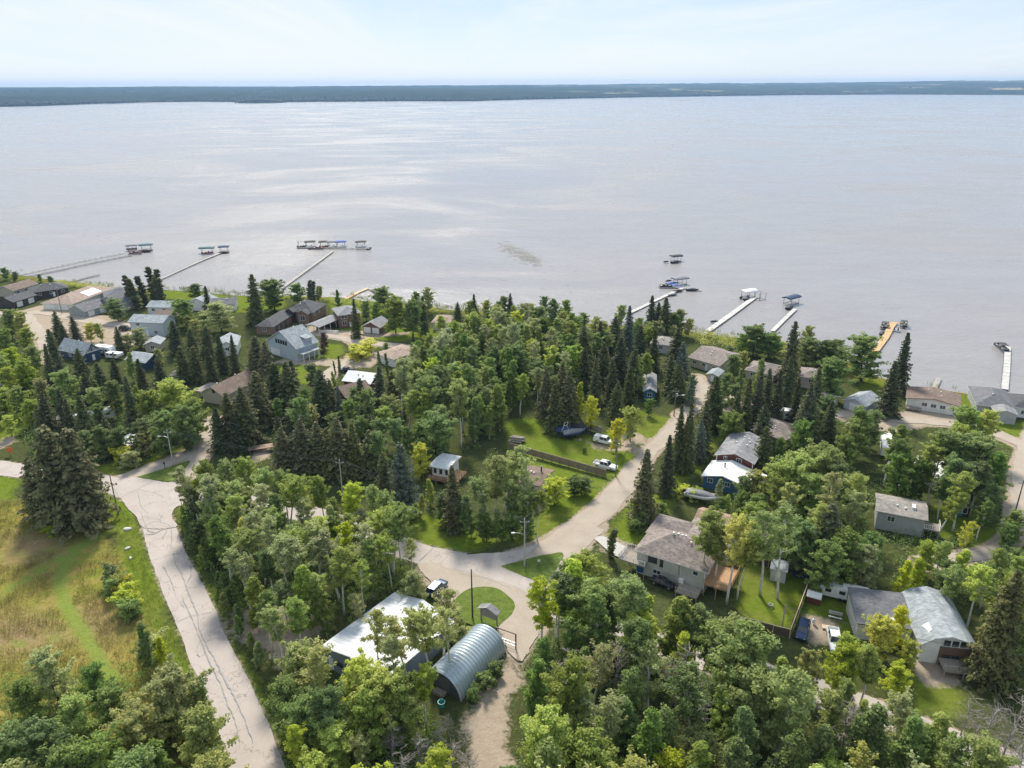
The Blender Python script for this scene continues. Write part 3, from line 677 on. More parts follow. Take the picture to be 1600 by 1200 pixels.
def branch_pts(p0, d, L, n=4, sag=0, wig=.12):
    pts = [Vector(p0)]; d = Vector(d).normalized()
    for i in range(n):
        d = (d + Vector((rng.normal(0, wig), rng.normal(0, wig), rng.normal(0, wig) - sag))).normalized(); pts.append(pts[-1] + d * (L / n))
    return pts

def make_broadleaf(kind, seed, H, crown0, R, nclump, nleaf, lsize, shape, lean=.02, csz=.75, bark=None, trunks=1, asc=(.25, .75)):
    """trunk with limbs, leaf clumps at the limb ends and along them, spread through the crown's volume.
    shape(t) -> relative crown radius at t = 0..1 from crown base to top"""
    global rng
    rng = np.random.default_rng(seed)
    mb = MB(); clumps = []
    for tk in range(trunks):
        off = Vector((rng.normal(0, .25 * (trunks > 1)), rng.normal(0, .25 * (trunks > 1)), 0)); leanv = Vector((rng.normal(0, lean + .06*(trunks > 1)), rng.normal(0, lean + .06*(trunks > 1)), 1))
        tp = branch_pts(off + Vector((0, 0, -.3)), leanv, H * .96, 9, 0, .035)
        r0 = .0125 * H + .03
        mb.tube(tp, r0 / trunks ** .5, 6, .02)
        nb = int(nclump / 5 / trunks)
        for i in range(nb):
            t = (i + rng.random()) / nb; z = H * (crown0 + (.98 - crown0) * t * .96)
            k = min(int(z / (H * .96) * 9), 8); fr = z / (H * .96) * 9 - k; base = tp[k].lerp(tp[k+1], min(max(fr, 0), 1))
            a = rng.random() * 2 * math.pi; rr = R * shape(t) * rng.uniform(.42, 1.28)
            up = asc[0] + asc[1] * t + rng.normal(0, .14)
            bl = branch_pts(base, (math.cos(a), math.sin(a), up), rr * math.sqrt(1 + up*up) * .9, 4, 0.02)
            mb.tube(bl, .035 + .012 * rr, 4, .012, cap=False)
            for q in range(5):
                f = .35 + .65 * (q + rng.random()) / 5; j = min(int(f * 4), 3); c = bl[j].lerp(bl[j+1], f * 4 - j)
                clumps.append((c.x + rng.normal(0, .22*csz), c.y + rng.normal(0, .22*csz), c.z + rng.normal(0, .2*csz)))
    K = np.array(clumps); nk = len(K)
    per = max(4, int(nleaf / nk)); ctr = np.array([0, 0, H * (crown0 + 1) / 2])
    C = []; O = []; T = []
    for k in range(nk):
        m_ = int(per * rng.uniform(.5, 1.5)); s = csz * rng.uniform(.6, 1.15)
        d = rng.normal(0, 1, (m_, 3)); d /= np.linalg.norm(d, axis=1, keepdims=True); rr = s * rng.random((m_, 1)) ** .45
        C.append(K[k] + d * rr * np.array([1, 1, .7])); o_ = (K[k] - ctr) / np.array([R, R, H * (1 - crown0) / 2]); O.append(d * .7 + o_ * .5)
        T.append(np.clip(rng.normal(.5, .2) + rng.normal(0, .14, m_), 0, 1))
    C = np.concatenate(C); O = np.concatenate(O); T = np.concatenate(T)
    tm = mb.mesh(kind + '_trunk', bark or M_BARK_W, True)
    return tm, (C, O, T, lsize)

def make_spruce(seed, H, R, dens=1.0, droop=.28, gap=.05):
    global rng
    rng = np.random.default_rng(seed); mb = MB()
    mb.tube([(0, 0, -.3), (.03*rng.normal(), .03*rng.normal(), H*.5), (0, 0, H * .99)], [.016*H, .010*H, .015], 6)
    C = []; O = []; T = []; z = H * gap
    while z < H * .985:
        t = z / H; r = R * (1 - t) ** .6 * (1 if t > .12 else .75 + 2 * t) * (1 - .25 * t) + .1
        nb = max(4, int((5 + 6 * (1 - t)) * dens)); a0 = rng.random() * 6.28
        for i in range(nb):
            a = a0 + i * 6.283 / nb + rng.normal(0, .18); L_ = r * rng.uniform(.55, 1.2); ca, sa = math.cos(a), math.sin(a); ton = rng.normal(.42, .16)
            zz = z + rng.normal(0, .12); up = .28 * t + .1
            ns = max(3, int(L_ / .2))
            f = (np.arange(ns) + .5 + rng.normal(0, .25, ns)) / ns; f = np.clip(f, .08, 1.05)
            bz = zz + L_ * (up * f - droop * f * f * (1.6 - t))
            wid = (.42 * L_ * (1 - f) + .16) 
            for s in (-1, 0, 1):
                w = s * wid * rng.uniform(.5, 1, ns)
                px = ca * f * L_ - sa * w; py = sa * f * L_ + ca * w; pz = bz - abs(s) * .12 * wid + rng.normal(0, .05, ns)
                C.append(np.stack([px, py, pz], 1)); O.append(np.stack([np.full(ns, ca * .7), np.full(ns, sa * .7), np.full(ns, .5)], 1)); T.append(np.clip(ton + .22 * (f - .5) + rng.normal(0, .1, ns), 0, 1))
        z += (.34 + .32 * (1 - t)) * rng.uniform(.85, 1.2) * (H / 16) ** .4
    C = np.concatenate(C); O = np.concatenate(O); T = np.concatenate(T)
    return mb.mesh('spruce_trunk', M_BARK_D, True), (C, O, T, .25)

def make_bare(seed, H, R):
    global rng
    rng = np.random.default_rng(seed); mb = MB()
    tp = branch_pts((0, 0, -.3), (rng.normal(0, .05), rng.normal(0, .05), 1), H, 8, 0, .05); mb.tube(tp, .012*H + .02, 6, .02)
    for i in range(34):
        t = .2 + .78 * rng.random(); k = min(int(t*8), 7); b0 = tp[k].lerp(tp[k+1], t*8-k); a = rng.random()*6.28; L_ = R * (1.15 - t) * rng.uniform(.6, 1.2) + .5
        bl = branch_pts(b0, (math.cos(a), math.sin(a), rng.uniform(.1, .9)), L_, 5, 0, .16); mb.tube(bl, .055, 4, .015, cap=False)
        for q in range(6):
            f = rng.uniform(.25, 1); j = min(int(f*5), 4); c = bl[j].lerp(bl[j+1], f*5-j); dd = (bl[-1]-bl[0]).normalized() + Vector(rng.normal(0, .6, 3)); mb.tube(branch_pts(c, dd, L_*.38, 3, 0, .2), .03, 3, .01, cap=False)
    return mb.mesh('bare_branches', M_BARK_G, True)

ovoid = lambda t: (math.sin(math.pi * min(1, t * .86 + .14)) ** .65) * (1.0 if t < .6 else 1.0 - (t - .6) * .35)
cone = lambda t: max(.12, 1.05 * (1 - t) ** .7) * min(1, .55 + 2.2 * t)
ball = lambda t: max(.25, math.sin(math.pi * min(1, t * .8 + .2)) ** .5)
colm = lambda t: max(.18, (min(1, .5 + 1.6 * t)) * (1 - t ** 3) ** .6)

PROTO = {}
def proto(key, tm, leaf, mats):
    """one trunk mesh plus one crown mesh for each leaf colour"""
    C, O, T, s = leaf
    PROTO[key] = {'trunk': tm, 'crown': {}, 'leaf': leaf}
    base = leaves_mesh(key + '_crown', C, O, T, s, LEAF[mats[0]])
    PROTO[key]['crown'][mats[0]] = base
    for m_ in mats[1:]:
        c = base.copy(); c.materials.clear(); c.materials.append(LEAF[m_]); PROTO[key]['crown'][m_] = c
ALLM = ['aspen', 'lime', 'dark', 'grey', 'yellow', 'olive', 'red']
for i in range(5):   # tall narrow aspens, unit height 14 m
    proto('aspen%d' % i, *make_broadleaf('aspen', 100+i, 14, .40 + .07*(i % 3), 1.9 + .3*(i % 3), 360, 9600, .14, ovoid, .03, .46, None, 1, (.6, .7)), ALLM)
for i in range(2):   # airy, thin aspens
    proto('thin%d' % i, *make_broadleaf('aspen', 140+i, 14, .44, 2.2, 220, 4000, .145, ovoid, .02, .46, None, 1, (.6, .7)), ALLM)
for i in range(4):   # fuller leafy trees, 11 m
    proto('round%d' % i, *make_broadleaf('maple', 200+i, 11, .14, 3.0 + .35*(i % 2), 460, 13500, .16, ball, .03, .56, M_BARK_D, 1, (.35, .75)), ALLM)
for i in range(3):   # cone-shaped young aspens and poplars, 11 m
    proto('cone%d' % i, *make_broadleaf('poplar', 300+i, 11, .10, 2.1, 360, 10000, .145, cone, .02, .44, None, 1, (.65, .6)), ALLM)
for i in range(2):   # columnar poplars, 15 m
    proto('column%d' % i, *make_broadleaf('poplar', 350+i, 15, .04, 1.05, 330, 9000, .19, colm, .01, .45, M_BARK_D), ['dark', 'spruce', 'aspen'])
for i in range(4):   # shrubs, 3 m
    proto('shrub%d' % i, *make_broadleaf('shrub', 400+i, 3, .02, 1.7, 130, 3400, .15, ball, .05, .5, M_BARK_D, 3), ALLM)
for i in range(4):   # spruces, 16 m
    proto('spruce%d' % i, *make_spruce(500+i, 16, [3.5, 4.1, 4.6, 3.1][i]), ['spruce', 'bluespruce', 'tan'])
for i in range(2):   # spreading pines and old spruces, 15 m
    proto('pine%d' % i, *make_spruce(560+i, 15, 4.7, .95, .18, .08), ['spruce', 'bluespruce', 'tan'])
BARE = [make_bare(600+i, 11, 3.0) for i in range(3)]
UNIT = {'aspen': 14, 'thin': 14, 'round': 11, 'cone': 11, 'column': 15, 'shrub': 3, 'spruce': 16, 'pine': 15}
NVAR = {'aspen': 5, 'thin': 2, 'round': 4, 'cone': 3, 'column': 2, 'shrub': 4, 'spruce': 4, 'pine': 2}
TNAME = {'aspen': 'aspen_tree', 'thin': 'aspen_tree', 'round': 'broadleaf_tree', 'cone': 'poplar_tree', 'column': 'poplar_tree', 'shrub': 'shrub', 'spruce': 'spruce_tree', 'pine': 'pine_tree', 'bare': 'bare_tree'}
TREES = []   # root, kind, colour, height, label or None
trnd = random.Random(77)
def plant(kind, colour, x, y, h, wide=1.0, label=None, group=None, z=-.05, tilt=0.013):
    root = bpy.data.objects.new(TNAME[kind], None); COL.objects.link(root); root.empty_display_size = .3
    root.location = (x, y, z); root.rotation_euler = (trnd.gauss(0, tilt), trnd.gauss(0, tilt), trnd.random() * 6.283)
    if kind == 'bare':
        o = bpy.data.objects.new('branches', trnd.choice(BARE)); COL.objects.link(o); o.parent = root; s = h / 11.0
    else:
        p = PROTO[kind + str(trnd.randrange(NVAR[kind]))]; s = h / UNIT[kind]
        o = bpy.data.objects.new('trunk' if kind != 'shrub' else 'stems', p['trunk']); COL.objects.link(o); o.parent = root
        o = bpy.data.objects.new('crown' if kind != 'shrub' else 'foliage', p['crown'][colour]); COL.objects.link(o); o.parent = root
    k = wide * trnd.uniform(.92, 1.1)
    root.scale = (s * k * trnd.uniform(.95, 1.05), s * k, s)
    TREES.append([root, kind, colour, h, label, group]); return root
def tree(kind, colour, px, py, h, wide=1.0, label=None, group=None):
    """px, py: photo pixel of the crown's tip; the tip stands h metres above the ground"""
    p = P(px, py, h); return plant(kind, colour, p.x, p.y, h, wide, label, group)
# ------------------------------------------------------------------ buildings
def shingle(name, col, var=.22):
    if name in MATS: return MATS[name]
    m, nt, b = new_mat(name); N, L = nt.nodes, nt.links
    tc = N.new('ShaderNodeTexCoord')
    br = N.new('ShaderNodeTexBrick'); br.inputs['Scale'].default_value = 1.0; br.inputs['Brick Width'].default_value = .55; br.inputs['Row Height'].default_value = .28; br.inputs['Mortar Size'].default_value = .012; br.offset = .5
    c = col
    br.inputs['Color1'].default_value = tuple(q * (1 - var) for q in c) + (1,); br.inputs['Color2'].default_value = tuple(min(1, q * (1 + var)) for q in c) + (1,); br.inputs['Mortar'].default_value = tuple(q * .55 for q in c) + (1,)
    L.new(tc.outputs['Object'], br.inputs['Vector'])
    nz = N.new('ShaderNodeTexNoise'); nz.inputs['Scale'].default_value = .7; nz.inputs['Detail'].default_value = 7; L.new(tc.outputs['Object'], nz.inputs['Vector'])
    r = N.new('ShaderNodeValToRGB'); r.color_ramp.elements[0].position = .3; r.color_ramp.elements[1].position = .7; r.color_ramp.elements[0].color = (.74, .74, .74, 1); r.color_ramp.elements[1].color = (1.12, 1.1, 1.08, 1); L.new(nz.outputs['Fac'], r.inputs[0])
    x = N.new('ShaderNodeMix'); x.data_type = 'RGBA'; x.blend_type = 'MULTIPLY'; x.inputs['Factor'].default_value = 1; L.new(br.outputs[0], x.inputs['A']); L.new(r.outputs[0], x.inputs['B']); L.new(x.outputs['Result'], b.inputs['Base Color'])
    b.inputs['Roughness'].default_value = .88
    return m
def siding(name, col, vertical=False, pitch_m=.22):
    if name in MATS: return MATS[name]
    m, nt, b = new_mat(name); N, L = nt.nodes, nt.links
    tc = N.new('ShaderNodeTexCoord'); sp = N.new('ShaderNodeSeparateXYZ'); L.new(tc.outputs['Object'], sp.inputs[0])
    if vertical:
        ad = N.new('ShaderNodeMath'); ad.operation = 'ADD'; L.new(sp.outputs['X'], ad.inputs[0]); L.new(sp.outputs['Y'], ad.inputs[1]); src = ad.outputs[0]
    else: src = sp.outputs['Z']
    d = N.new('ShaderNodeMath'); d.operation = 'DIVIDE'; d.inputs[1].default_value = pitch_m; L.new(src, d.inputs[0]); f = N.new('ShaderNodeMath'); f.operation = 'FRACT'; L.new(d.outputs[0], f.inputs[0])
    nz = N.new('ShaderNodeTexNoise'); nz.inputs['Scale'].default_value = .8; nz.inputs['Detail'].default_value = 6; L.new(tc.outputs['Object'], nz.inputs['Vector'])
    r = N.new('ShaderNodeValToRGB'); r.color_ramp.elements[0].position = .3; r.color_ramp.elements[1].position = .75; r.color_ramp.elements[0].color = tuple(q * .86 for q in col) + (1,); r.color_ramp.elements[1].color = tuple(min(1, q * 1.08) for q in col) + (1,); L.new(nz.outputs['Fac'], r.inputs[0])
    L.new(r.outputs[0], b.inputs['Base Color']); b.inputs['Roughness'].default_value = .65
    bp = N.new('ShaderNodeBump'); bp.inputs['Strength'].default_value = .6; bp.inputs['Distance'].default_value = .03; L.new(f.outputs[0], bp.inputs['Height']); L.new(bp.outputs[0], b.inputs['Normal'])
    return m
R_ = dict(brown=shingle('brown_shingles', (.20, .145, .115)), tanpink=shingle('tan_shingles', (.36, .275, .225)), grey=shingle('grey_shingles', (.27, .275, .29)), dark=shingle('charcoal_shingles', (.085, .09, .10)),
          midgrey=shingle('slate_shingles', (.16, .165, .18)), taupe=shingle('taupe_shingles', (.255, .215, .195), .3), orange=shingle('orange_tan_shingles', (.40, .27, .20)), lightgrey=mat('pale_metal_roof', (.60, .62, .64), .45, .06, .8, 0, .3, ('X', 1.1)),
          white=mat('white_metal_roof', (.80, .80, .79), .5, .05, .6, 0, .3, ('X', 1.1)), bluegrey=shingle('blue_grey_shingles', (.33, .37, .40)), metalblue=mat('grey_blue_metal_roof', (.42, .47, .52), .4, .08, .6, .1, .3, ('X', 1.0)), warm=shingle('weathered_shingles', (.31, .285, .26)))
W_ = dict(white=siding('white_siding', (.82, .81, .78)), cream=siding('cream_siding', (.74, .70, .60)), beige=siding('sage_beige_siding', (.50, .50, .44)), blue=siding('blue_siding', (.045, .13, .24)), navy=siding('navy_siding', (.03, .055, .11)), red=siding('dark_red_siding', (.14, .04, .03)),
          grey=siding('grey_siding', (.42, .43, .44)), lightblue=siding('pale_blue_siding', (.50, .56, .61)), paleblue=siding('powder_blue_siding', (.48, .54, .60)), brick=mat('brown_brick', (.22, .14, .09), .85, .35, 6), wood=siding('brown_wood_siding', (.17, .10, .065), True, .3), tan=siding('tan_stucco', (.50, .44, .35)), steel=siding('steel_blue_cladding', (.22, .25, .30), True, .3), dark=siding('dark_wood_cladding', (.06, .05, .045)), pinkish=siding('pink_beige_siding', (.50, .40, .35)), greengrey=siding('green_grey_siding', (.30, .34, .33)))
M_TRIM = mat('white_trim', (.76, .76, .74), .5, .05, 2)
M_DTRIM = mat('dark_trim', (.06, .055, .05), .5, .1, 2)
M_BTRIM = mat('brown_trim', (.13, .09, .07), .6, .1, 2)
M_GLASS = mat('window_glass', (.035, .045, .055), .08, .2, 1.0, 0, 0, None, .8)
M_GDOOR = mat('garage_door_white', (.74, .74, .73), .5, .05, 2, 0, .5, ('Z', 1.0))
M_WOOD = mat('cedar_boards', (.42, .25, .13), .75, .25, 3, 0, .4)
M_GWOOD = mat('weathered_boards', (.30, .26, .22), .85, .25, 3, 0, .4)
M_CONC = MATS['concrete']
M_WMETAL = mat('white_painted_metal', (.78, .78, .77), .35, .06, 1.5)
M_GMETAL = mat('galvanised_metal', (.45, .46, .47), .35, .12, 3, .6)
M_BLACK = mat('black_plastic', (.03, .03, .032), .5, .2, 3)
FOOT = []          # ground plans, kept clear of trees

def roof_z(L, D, h, typ, ridge, pitch):
    if typ == 'shed': return lambda x, y: h + pitch * y
    if typ == 'flat': return lambda x, y: h
    if typ == 'hip': return lambda x, y: h + pitch * min(x, L - x, y, D - y)
    if typ == 'gambrel': return lambda x, y: h + (pitch * 2.2 * min(x, L - x) if min(x, L - x) < .2 * L else pitch * 2.2 * .2 * L + pitch * .75 * (min(x, L - x) - .2 * L))
    if ridge == 'x': return lambda x, y: h + pitch * min(y, D - y)
    return lambda x, y: h + pitch * min(x, L - x)

def block(root, x0, y0, L, D, h, typ='gable', ridge='x', pitch=.4, oh=.5, wall=None, roof=None, trim=None, z0=0.0, t=.16, open_sides=False):
    """one volume of a building: a wall part and a roof part"""
    trim = trim or M_TRIM
    zf = roof_z(L, D, h, typ, ridge, pitch); e = .03
    mb = MB(); X = lambda x: x0 + x; Y = lambda y: y0 + y
    if not open_sides:
        if typ in ('hip', 'flat'): mb.box(X(0), X(L), Y(0), Y(D), z0 - .3, h - e)
        elif typ == 'shed': mb.hexa([(X(0), Y(0), z0 - .3), (X(L), Y(0), z0 - .3), (X(L), Y(D), z0 - .3), (X(0), Y(D), z0 - .3)], [(X(0), Y(0), h - e), (X(L), Y(0), h - e), (X(L), Y(D), h + pitch * D - e), (X(0), Y(D), h + pitch * D - e)])
        elif typ == 'gambrel' or ridge == 'y':
            xs = [0, L] if False else ([L, .8 * L, .5 * L, .2 * L, 0] if typ == 'gambrel' else [L, .5 * L, 0])
            prof = [(0, z0 - .3), (L, z0 - .3)] + [(x, zf(x, 0) - e) for x in xs]
            mb.loft([[(X(a), Y(0), b) for a, b in prof], [(X(a), Y(D), b) for a, b in prof]])
        else:
            prof = [(0, z0 - .3), (D, z0 - .3), (D, h - e), (D / 2, zf(0, D / 2) - e), (0, h - e)]
            mb.loft([[(X(0), Y(a), b) for a, b in prof], [(X(L), Y(a), b) for a, b in prof]])
        mb.build('wall', wall, root)
    rb = MB()
    def slab(pts):
        n = len(pts); top = [(X(p[0]), Y(p[1]), p[2] + t) for p in pts]; lo = [(X(p[0]), Y(p[1]), p[2]) for p in pts]
        rb.add(top, [tuple(range(n))], 0)
        o = len(rb.v); rb.add(lo + top, [tuple(range(n - 1, -1, -1))] + [(i, (i+1) % n, n + (i+1) % n, n + i) for i in range(n)], 1)
    lo = h - pitch * oh
    if typ == 'flat': slab([(-oh, -oh, h), (L + oh, -oh, h), (L + oh, D + oh, h), (-oh, D + oh, h)])
    elif typ == 'shed': slab([(-oh, -oh, h - pitch * oh), (L + oh, -oh, h - pitch * oh), (L + oh, D + oh, h + pitch * (D + oh)), (-oh, D + oh, h + pitch * (D + oh))])
    elif typ == 'hip':
        w = min(L, D) / 2 + oh; top = lo + pitch * w
        a, b, c, d = (-oh, -oh, lo), (L + oh, -oh, lo), (L + oh, D + oh, lo), (-oh, D + oh, lo)
        if L >= D: r0, r1 = (w - oh, D / 2, top), (L + oh - w, D / 2, top); fs = [[a, b, r1, r0], [b, c, r1], [c, d, r0, r1], [d, a, r0]]
        else: r0, r1 = (L / 2, w - oh, top), (L / 2, D + oh - w, top); fs = [[a, b, r0], [b, c, r1, r0], [c, d, r1], [d, a, r0, r1]]
        for f in fs: rb.add([(X(p[0]), Y(p[1]), p[2] + t) for p in f], [tuple(range(len(f)))], 0)
        q = [a, b, c, d]; rb.add([(X(p[0]), Y(p[1]), p[2]) for p in q] + [(X(p[0]), Y(p[1]), p[2] + t) for p in q], [(3, 2, 1, 0), (0, 1, 5, 4), (1, 2, 6, 5), (2, 3, 7, 6), (3, 0, 4, 7)], 1)
    elif typ == 'gambrel':
        z1, z2 = zf(.2 * L, 0), zf(.5 * L, 0); ee = h - pitch * 2.2 * oh
        for s in (0, 1):
            f = (lambda x: x) if s == 0 else (lambda x: L - x)
            for p0, p1 in (((-oh, ee), (.2 * L, z1)), ((.2 * L, z1), (.5 * L, z2))):
                q = [(f(p0[0]), -oh, p0[1]), (f(p1[0]), -oh, p1[1]), (f(p1[0]), D + oh, p1[1]), (f(p0[0]), D + oh, p0[1])]; slab(q if s == 1 else q[::-1])
    elif ridge == 'x':
        zt = zf(0, D / 2); slab([(-oh, -oh, lo), (L + oh, -oh, lo), (L + oh, D / 2, zt), (-oh, D / 2, zt)]); slab([(-oh, D / 2, zt), (L + oh, D / 2, zt), (L + oh, D + oh, lo), (-oh, D + oh, lo)])
    else:
        zt = zf(L / 2, 0); slab([(-oh, -oh, lo), (L / 2, -oh, zt), (L / 2, D + oh, zt), (-oh, D + oh, lo)]); slab([(L / 2, -oh, zt), (L + oh, -oh, lo), (L + oh, D + oh, lo), (L / 2, D + oh, zt)])
    # plain top-face normals point up: fix by recalculation in mesh(); keep trim on the edges
    ro = rb.build('roof', [roof, trim], root)
    return ro, zf, (x0, y0, L, D, h, t)

def face_box(mb, info, face, u, z, w, hh, d0, d1, mi=0):
    """a box on a wall face, u metres along it, standing d0..d1 proud"""
    x0, y0, L, D, h, t = info
    if face == 'f': mb.box(x0 + u, x0 + u + w, y0 - d1, y0 - d0, z, z + hh, mi)
    elif face == 'b': mb.box(x0 + u, x0 + u + w, y0 + D + d0, y0 + D + d1, z, z + hh, mi)
    elif face == 'r': mb.box(x0 + L + d0, x0 + L + d1, y0 + u, y0 + u + w, z, z + hh, mi)
    elif face == 'l': mb.box(x0 - d1, x0 - d0, y0 + u, y0 + u + w, z, z + hh, mi)

def window(root, info, face, u, z, w=1.3, hh=1.1, frame=None, mull=True):
    mb = MB(); b = .09
    for a in ((u - b, z - b, w + 2*b, b), (u - b, z + hh, w + 2*b, b), (u - b, z, b, hh), (u + w, z, b, hh)): face_box(mb, info, face, a[0], a[1], a[2], a[3], -.02, .06)
    if mull: face_box(mb, info, face, u + w/2 - .04, z, .08, hh, -.02, .05)
    o = mb.build('window', frame or M_TRIM, root)
    p = MB(); face_box(p, info, face, u, z, w, hh, -.02, .02); p.build('pane', M_GLASS, o)
    return o
def door(root, info, face, u, z=0.0, w=.95, hh=2.05, m=None, handle=True):
    mb = MB(); face_box(mb, info, face, u, z, w, hh, -.02, .05); o = mb.build('door', m or M_TRIM, root)
    if handle: k = MB(); face_box(k, info, face, u + w - .15, z + hh * .47, .08, .12, .05, .1); k.build('handle', M_DTRIM, o)
    return o
def gdoor(root, info, face, u, w=2.7, hh=2.2, z=0.0, n=4, m=None):
    mb = MB(); face_box(mb, info, face, u, z, w, hh, -.02, .02); o = mb.build('garage_door', M_TRIM, root)
    for i in range(n):
        p = MB(); face_box(p, info, face, u + .06, z + .04 + i * hh / n, w - .12, hh / n - .05, .02, .06); p.build('door_panel', m or M_WMETAL, o)
    return o
def vents(ro, zf, info, pts, m=None):
    x0, y0, L, D, h, t = info
    for (x, y, s, hh) in pts:
        z = zf(x, y) + t; mb = MB(); mb.box(x0 + x - s/2, x0 + x + s/2, y0 + y - s/2, y0 + y + s/2, z - .25, z + hh); mb.build('roof_vent', m or M_TRIM, ro)
def pipe(ro, zf, info, x, y, hh=1.0, r=.14, m=None):
    x0, y0, L, D, h, t = info; z = zf(x, y) + t
    mb = MB(); mb.tube([(x0 + x, y0 + y, z - .3), (x0 + x, y0 + y, z + hh)], r, 10); mb.tube([(x0 + x, y0 + y, z + hh), (x0 + x, y0 + y, z + hh + .12)], r * 1.6, 10); mb.build('chimney', m or M_GMETAL, ro)
def deck(root, x0, x1, y0, y1, z, m=None, rail=None, sides='', name='deck', step=None):
    """raised deck: boards on joists and posts, rails on the given sides"""
    m = m or M_WOOD; mb = MB(); n = max(3, int((y1 - y0) / .3))
    for i in range(n): a = y0 + (y1 - y0) * i / n; mb.box(x0, x1, a, a + (y1 - y0) / n - .02, z - .06, z)
    mb.box(x0 + .02, x1 - .02, y0 + .02, y1 - .02, z - .28, z - .07)
    if z > .4:
        for x in (x0 + .1, (x0 + x1) / 2, x1 - .1):
            for y in (y0 + .1, y1 - .1): mb.box(x - .07, x + .07, y - .07, y + .07, -.3, z - .2)
    o = mb.build(name, m, root)
    if sides:
        rb = MB()
        for s in sides:
            a, b = {'f': ((x0, y0), (x1, y0)), 'b': ((x0, y1), (x1, y1)), 'l': ((x0, y0), (x0, y1)), 'r': ((x1, y0), (x1, y1))}[s]
            L_ = math.hypot(b[0]-a[0], b[1]-a[1]); k = max(2, int(L_ / .35))
            for zz in (z + .12, z + 1.0): rb.tube([(a[0], a[1], zz), (b[0], b[1], zz)], .05, 4)
            for i in range(k + 1): q = i / k; x, y = a[0] + (b[0]-a[0])*q, a[1] + (b[1]-a[1])*q; r = .055 if i % 4 == 0 or i == k else .022; rb.box(x - r, x + r, y - r, y + r, z, z + 1.03)
        rb.build('railing', rail or M_TRIM, o)
    return o

def site(name, label, cat, A, B, zref, az=None, L=None, group=None):
    """a building's frame: A and B are surveyed ends of its front eave (height zref); returns root and front length"""
    a = P(A[0], A[1], zref)
    if B is not None:
        b = P(B[0], B[1], zref); L = math.hypot(b.x - a.x, b.y - a.y); ang = math.atan2(b.y - a.y, b.x - a.x)
    else: ang = rad(az)
    root = thing(name, label, cat, (a.x, a.y, 0), ang, group)
    return root, L
def depth_to(root, C, zref):
    p = P(C[0], C[1], zref); d = p - root.location; a = root.rotation_euler.z
    return abs(-d.x * math.sin(a) + d.y * math.cos(a))
def foot(root, x0, y0, x1, y1, m=.6):
    a = root.rotation_euler.z; c, s = math.cos(a), math.sin(a)
    FOOT.append([(root.location.x + x * c - y * s, root.location.y + x * s + y * c) for x, y in ((x0 - m, y0 - m), (x1 + m, y0 - m), (x1 + m, y1 + m), (x0 - m, y1 + m))])

HOUSES = []
def house(label, A, B, D, h, typ='gable', ridge='x', pitch=.4, wall='white', roof='grey', cat='house', name='house', wins='', doors='', gds='', trim=None, C=None, oh=.5, nv=2, az=None, L=None, frame=None):
    root, L = site(name, label, cat, A, B, h, az, L)
    if C is not None: D = depth_to(root, C, h)
    ro, zf, info = block(root, 0, 0, L, D, h, typ, ridge, pitch, oh, W_[wall], R_[roof], trim)
    foot(root, 0, 0, L, D)
    for face in wins:   # evenly spaced windows on a face
        S = L if face in 'fb' else D; n = max(1, int(S / 3.6))
        for i in range(n):
            window(root, info, face, S * (i + .5) / n - .6, max(.9, h - 1.75), 1.2, 1.0, frame)
            if h > 4.4: window(root, info, face, S * (i + .5) / n - .6, 1.0, 1.2, 1.0, frame)
    for face in doors: S = L if face in 'fb' else D; door(root, info, face, S * .5 - .45 + (.9 if S > 6 else 0), 0, .95, min(2.05, h - .3))
    for face in gds:
        S = L if face in 'fb' else D; n = 2 if S > 6.4 else 1
        for i in range(n): w = min(2.9, S / n - .6); gdoor(root, info, face, S * (i + .5) / n - w / 2, w, min(2.2, h - .35))
    if nv and typ != 'flat':
        rr = random.Random(label); vents(ro, zf, info, [((.3 + .4 * rr.random()) * L, (.25 + .2 * rr.random()) * D if ridge == 'x' or typ == 'hip' else (.2 + .6 * rr.random()) * D, .32, .3) for _ in range(nv)])
    HOUSES.append((root, label)); return root, ro, zf, info, L, D

# --- far left lakeside houses
house('low house with warm brown roof at the left edge by the reeds', (20.6, 453.8), (58, 443), 9, 3, 'gable', 'x', .38, 'tan', 'brown', wins='f', nv=1)
house('charcoal-roofed garage with two white doors at the far left', (20.6, 471.9), (56, 461), 8, 2.7, 'gable', 'x', .4, 'dark', 'dark', 'garage', 'garage', gds='f', nv=1, trim=M_DTRIM)
house('black-roofed lakeside house behind the two-door charcoal garage', (52, 457), (106, 449), 10, 3.1, 'hip', 'x', .42, 'dark', 'dark', wins='f', doors='f', trim=M_DTRIM)
r, ro, zf, inf, L, D = house('sprawling brown hip-roofed house with white skylight panel near the lake', (66, 473), (112, 475), 22, 2.8, 'hip', 'x', .34, 'cream', 'tanpink', C=(113, 447), gds='', trim=M_TRIM)
gdoor(r, inf, 'f', .8, 4.6, 2.2); gdoor(r, inf, 'f', L - 5, 2.6, 2.2); door(r, inf, 'f', L - 6.6)
mb = MB(); mb.add([(L + .2 - q[0], q[1], zf(L - q[0], D / 2) + .24 + 0 * q[1]) for q in ((.6, D * .45), (.6, D * .8), (4.2, D * .8), (4.2, D * .45))], [(0, 1, 2, 3)])
mb2 = MB(); mb2.slab([(L - .6, D * .42, zf(L - .6, D * .5) + .27), (L - .6, D * .72, zf(L - .6, D * .5) + .27), (L - 4.4, D * .72, zf(L - 4.4, D * .5) + .27), (L - 4.4, D * .42, zf(L - 4.4, D * .5) + .27)], .1); mb2.build('skylight', R_['white'], ro)
r, ro, zf, inf, L, D = house('grey-roofed house with green-grey gable and white side garage door', (107, 482.5), (132.5, 486), 11, 2.7, 'gable', 'y', .42, 'greengrey', 'midgrey', gds='r')
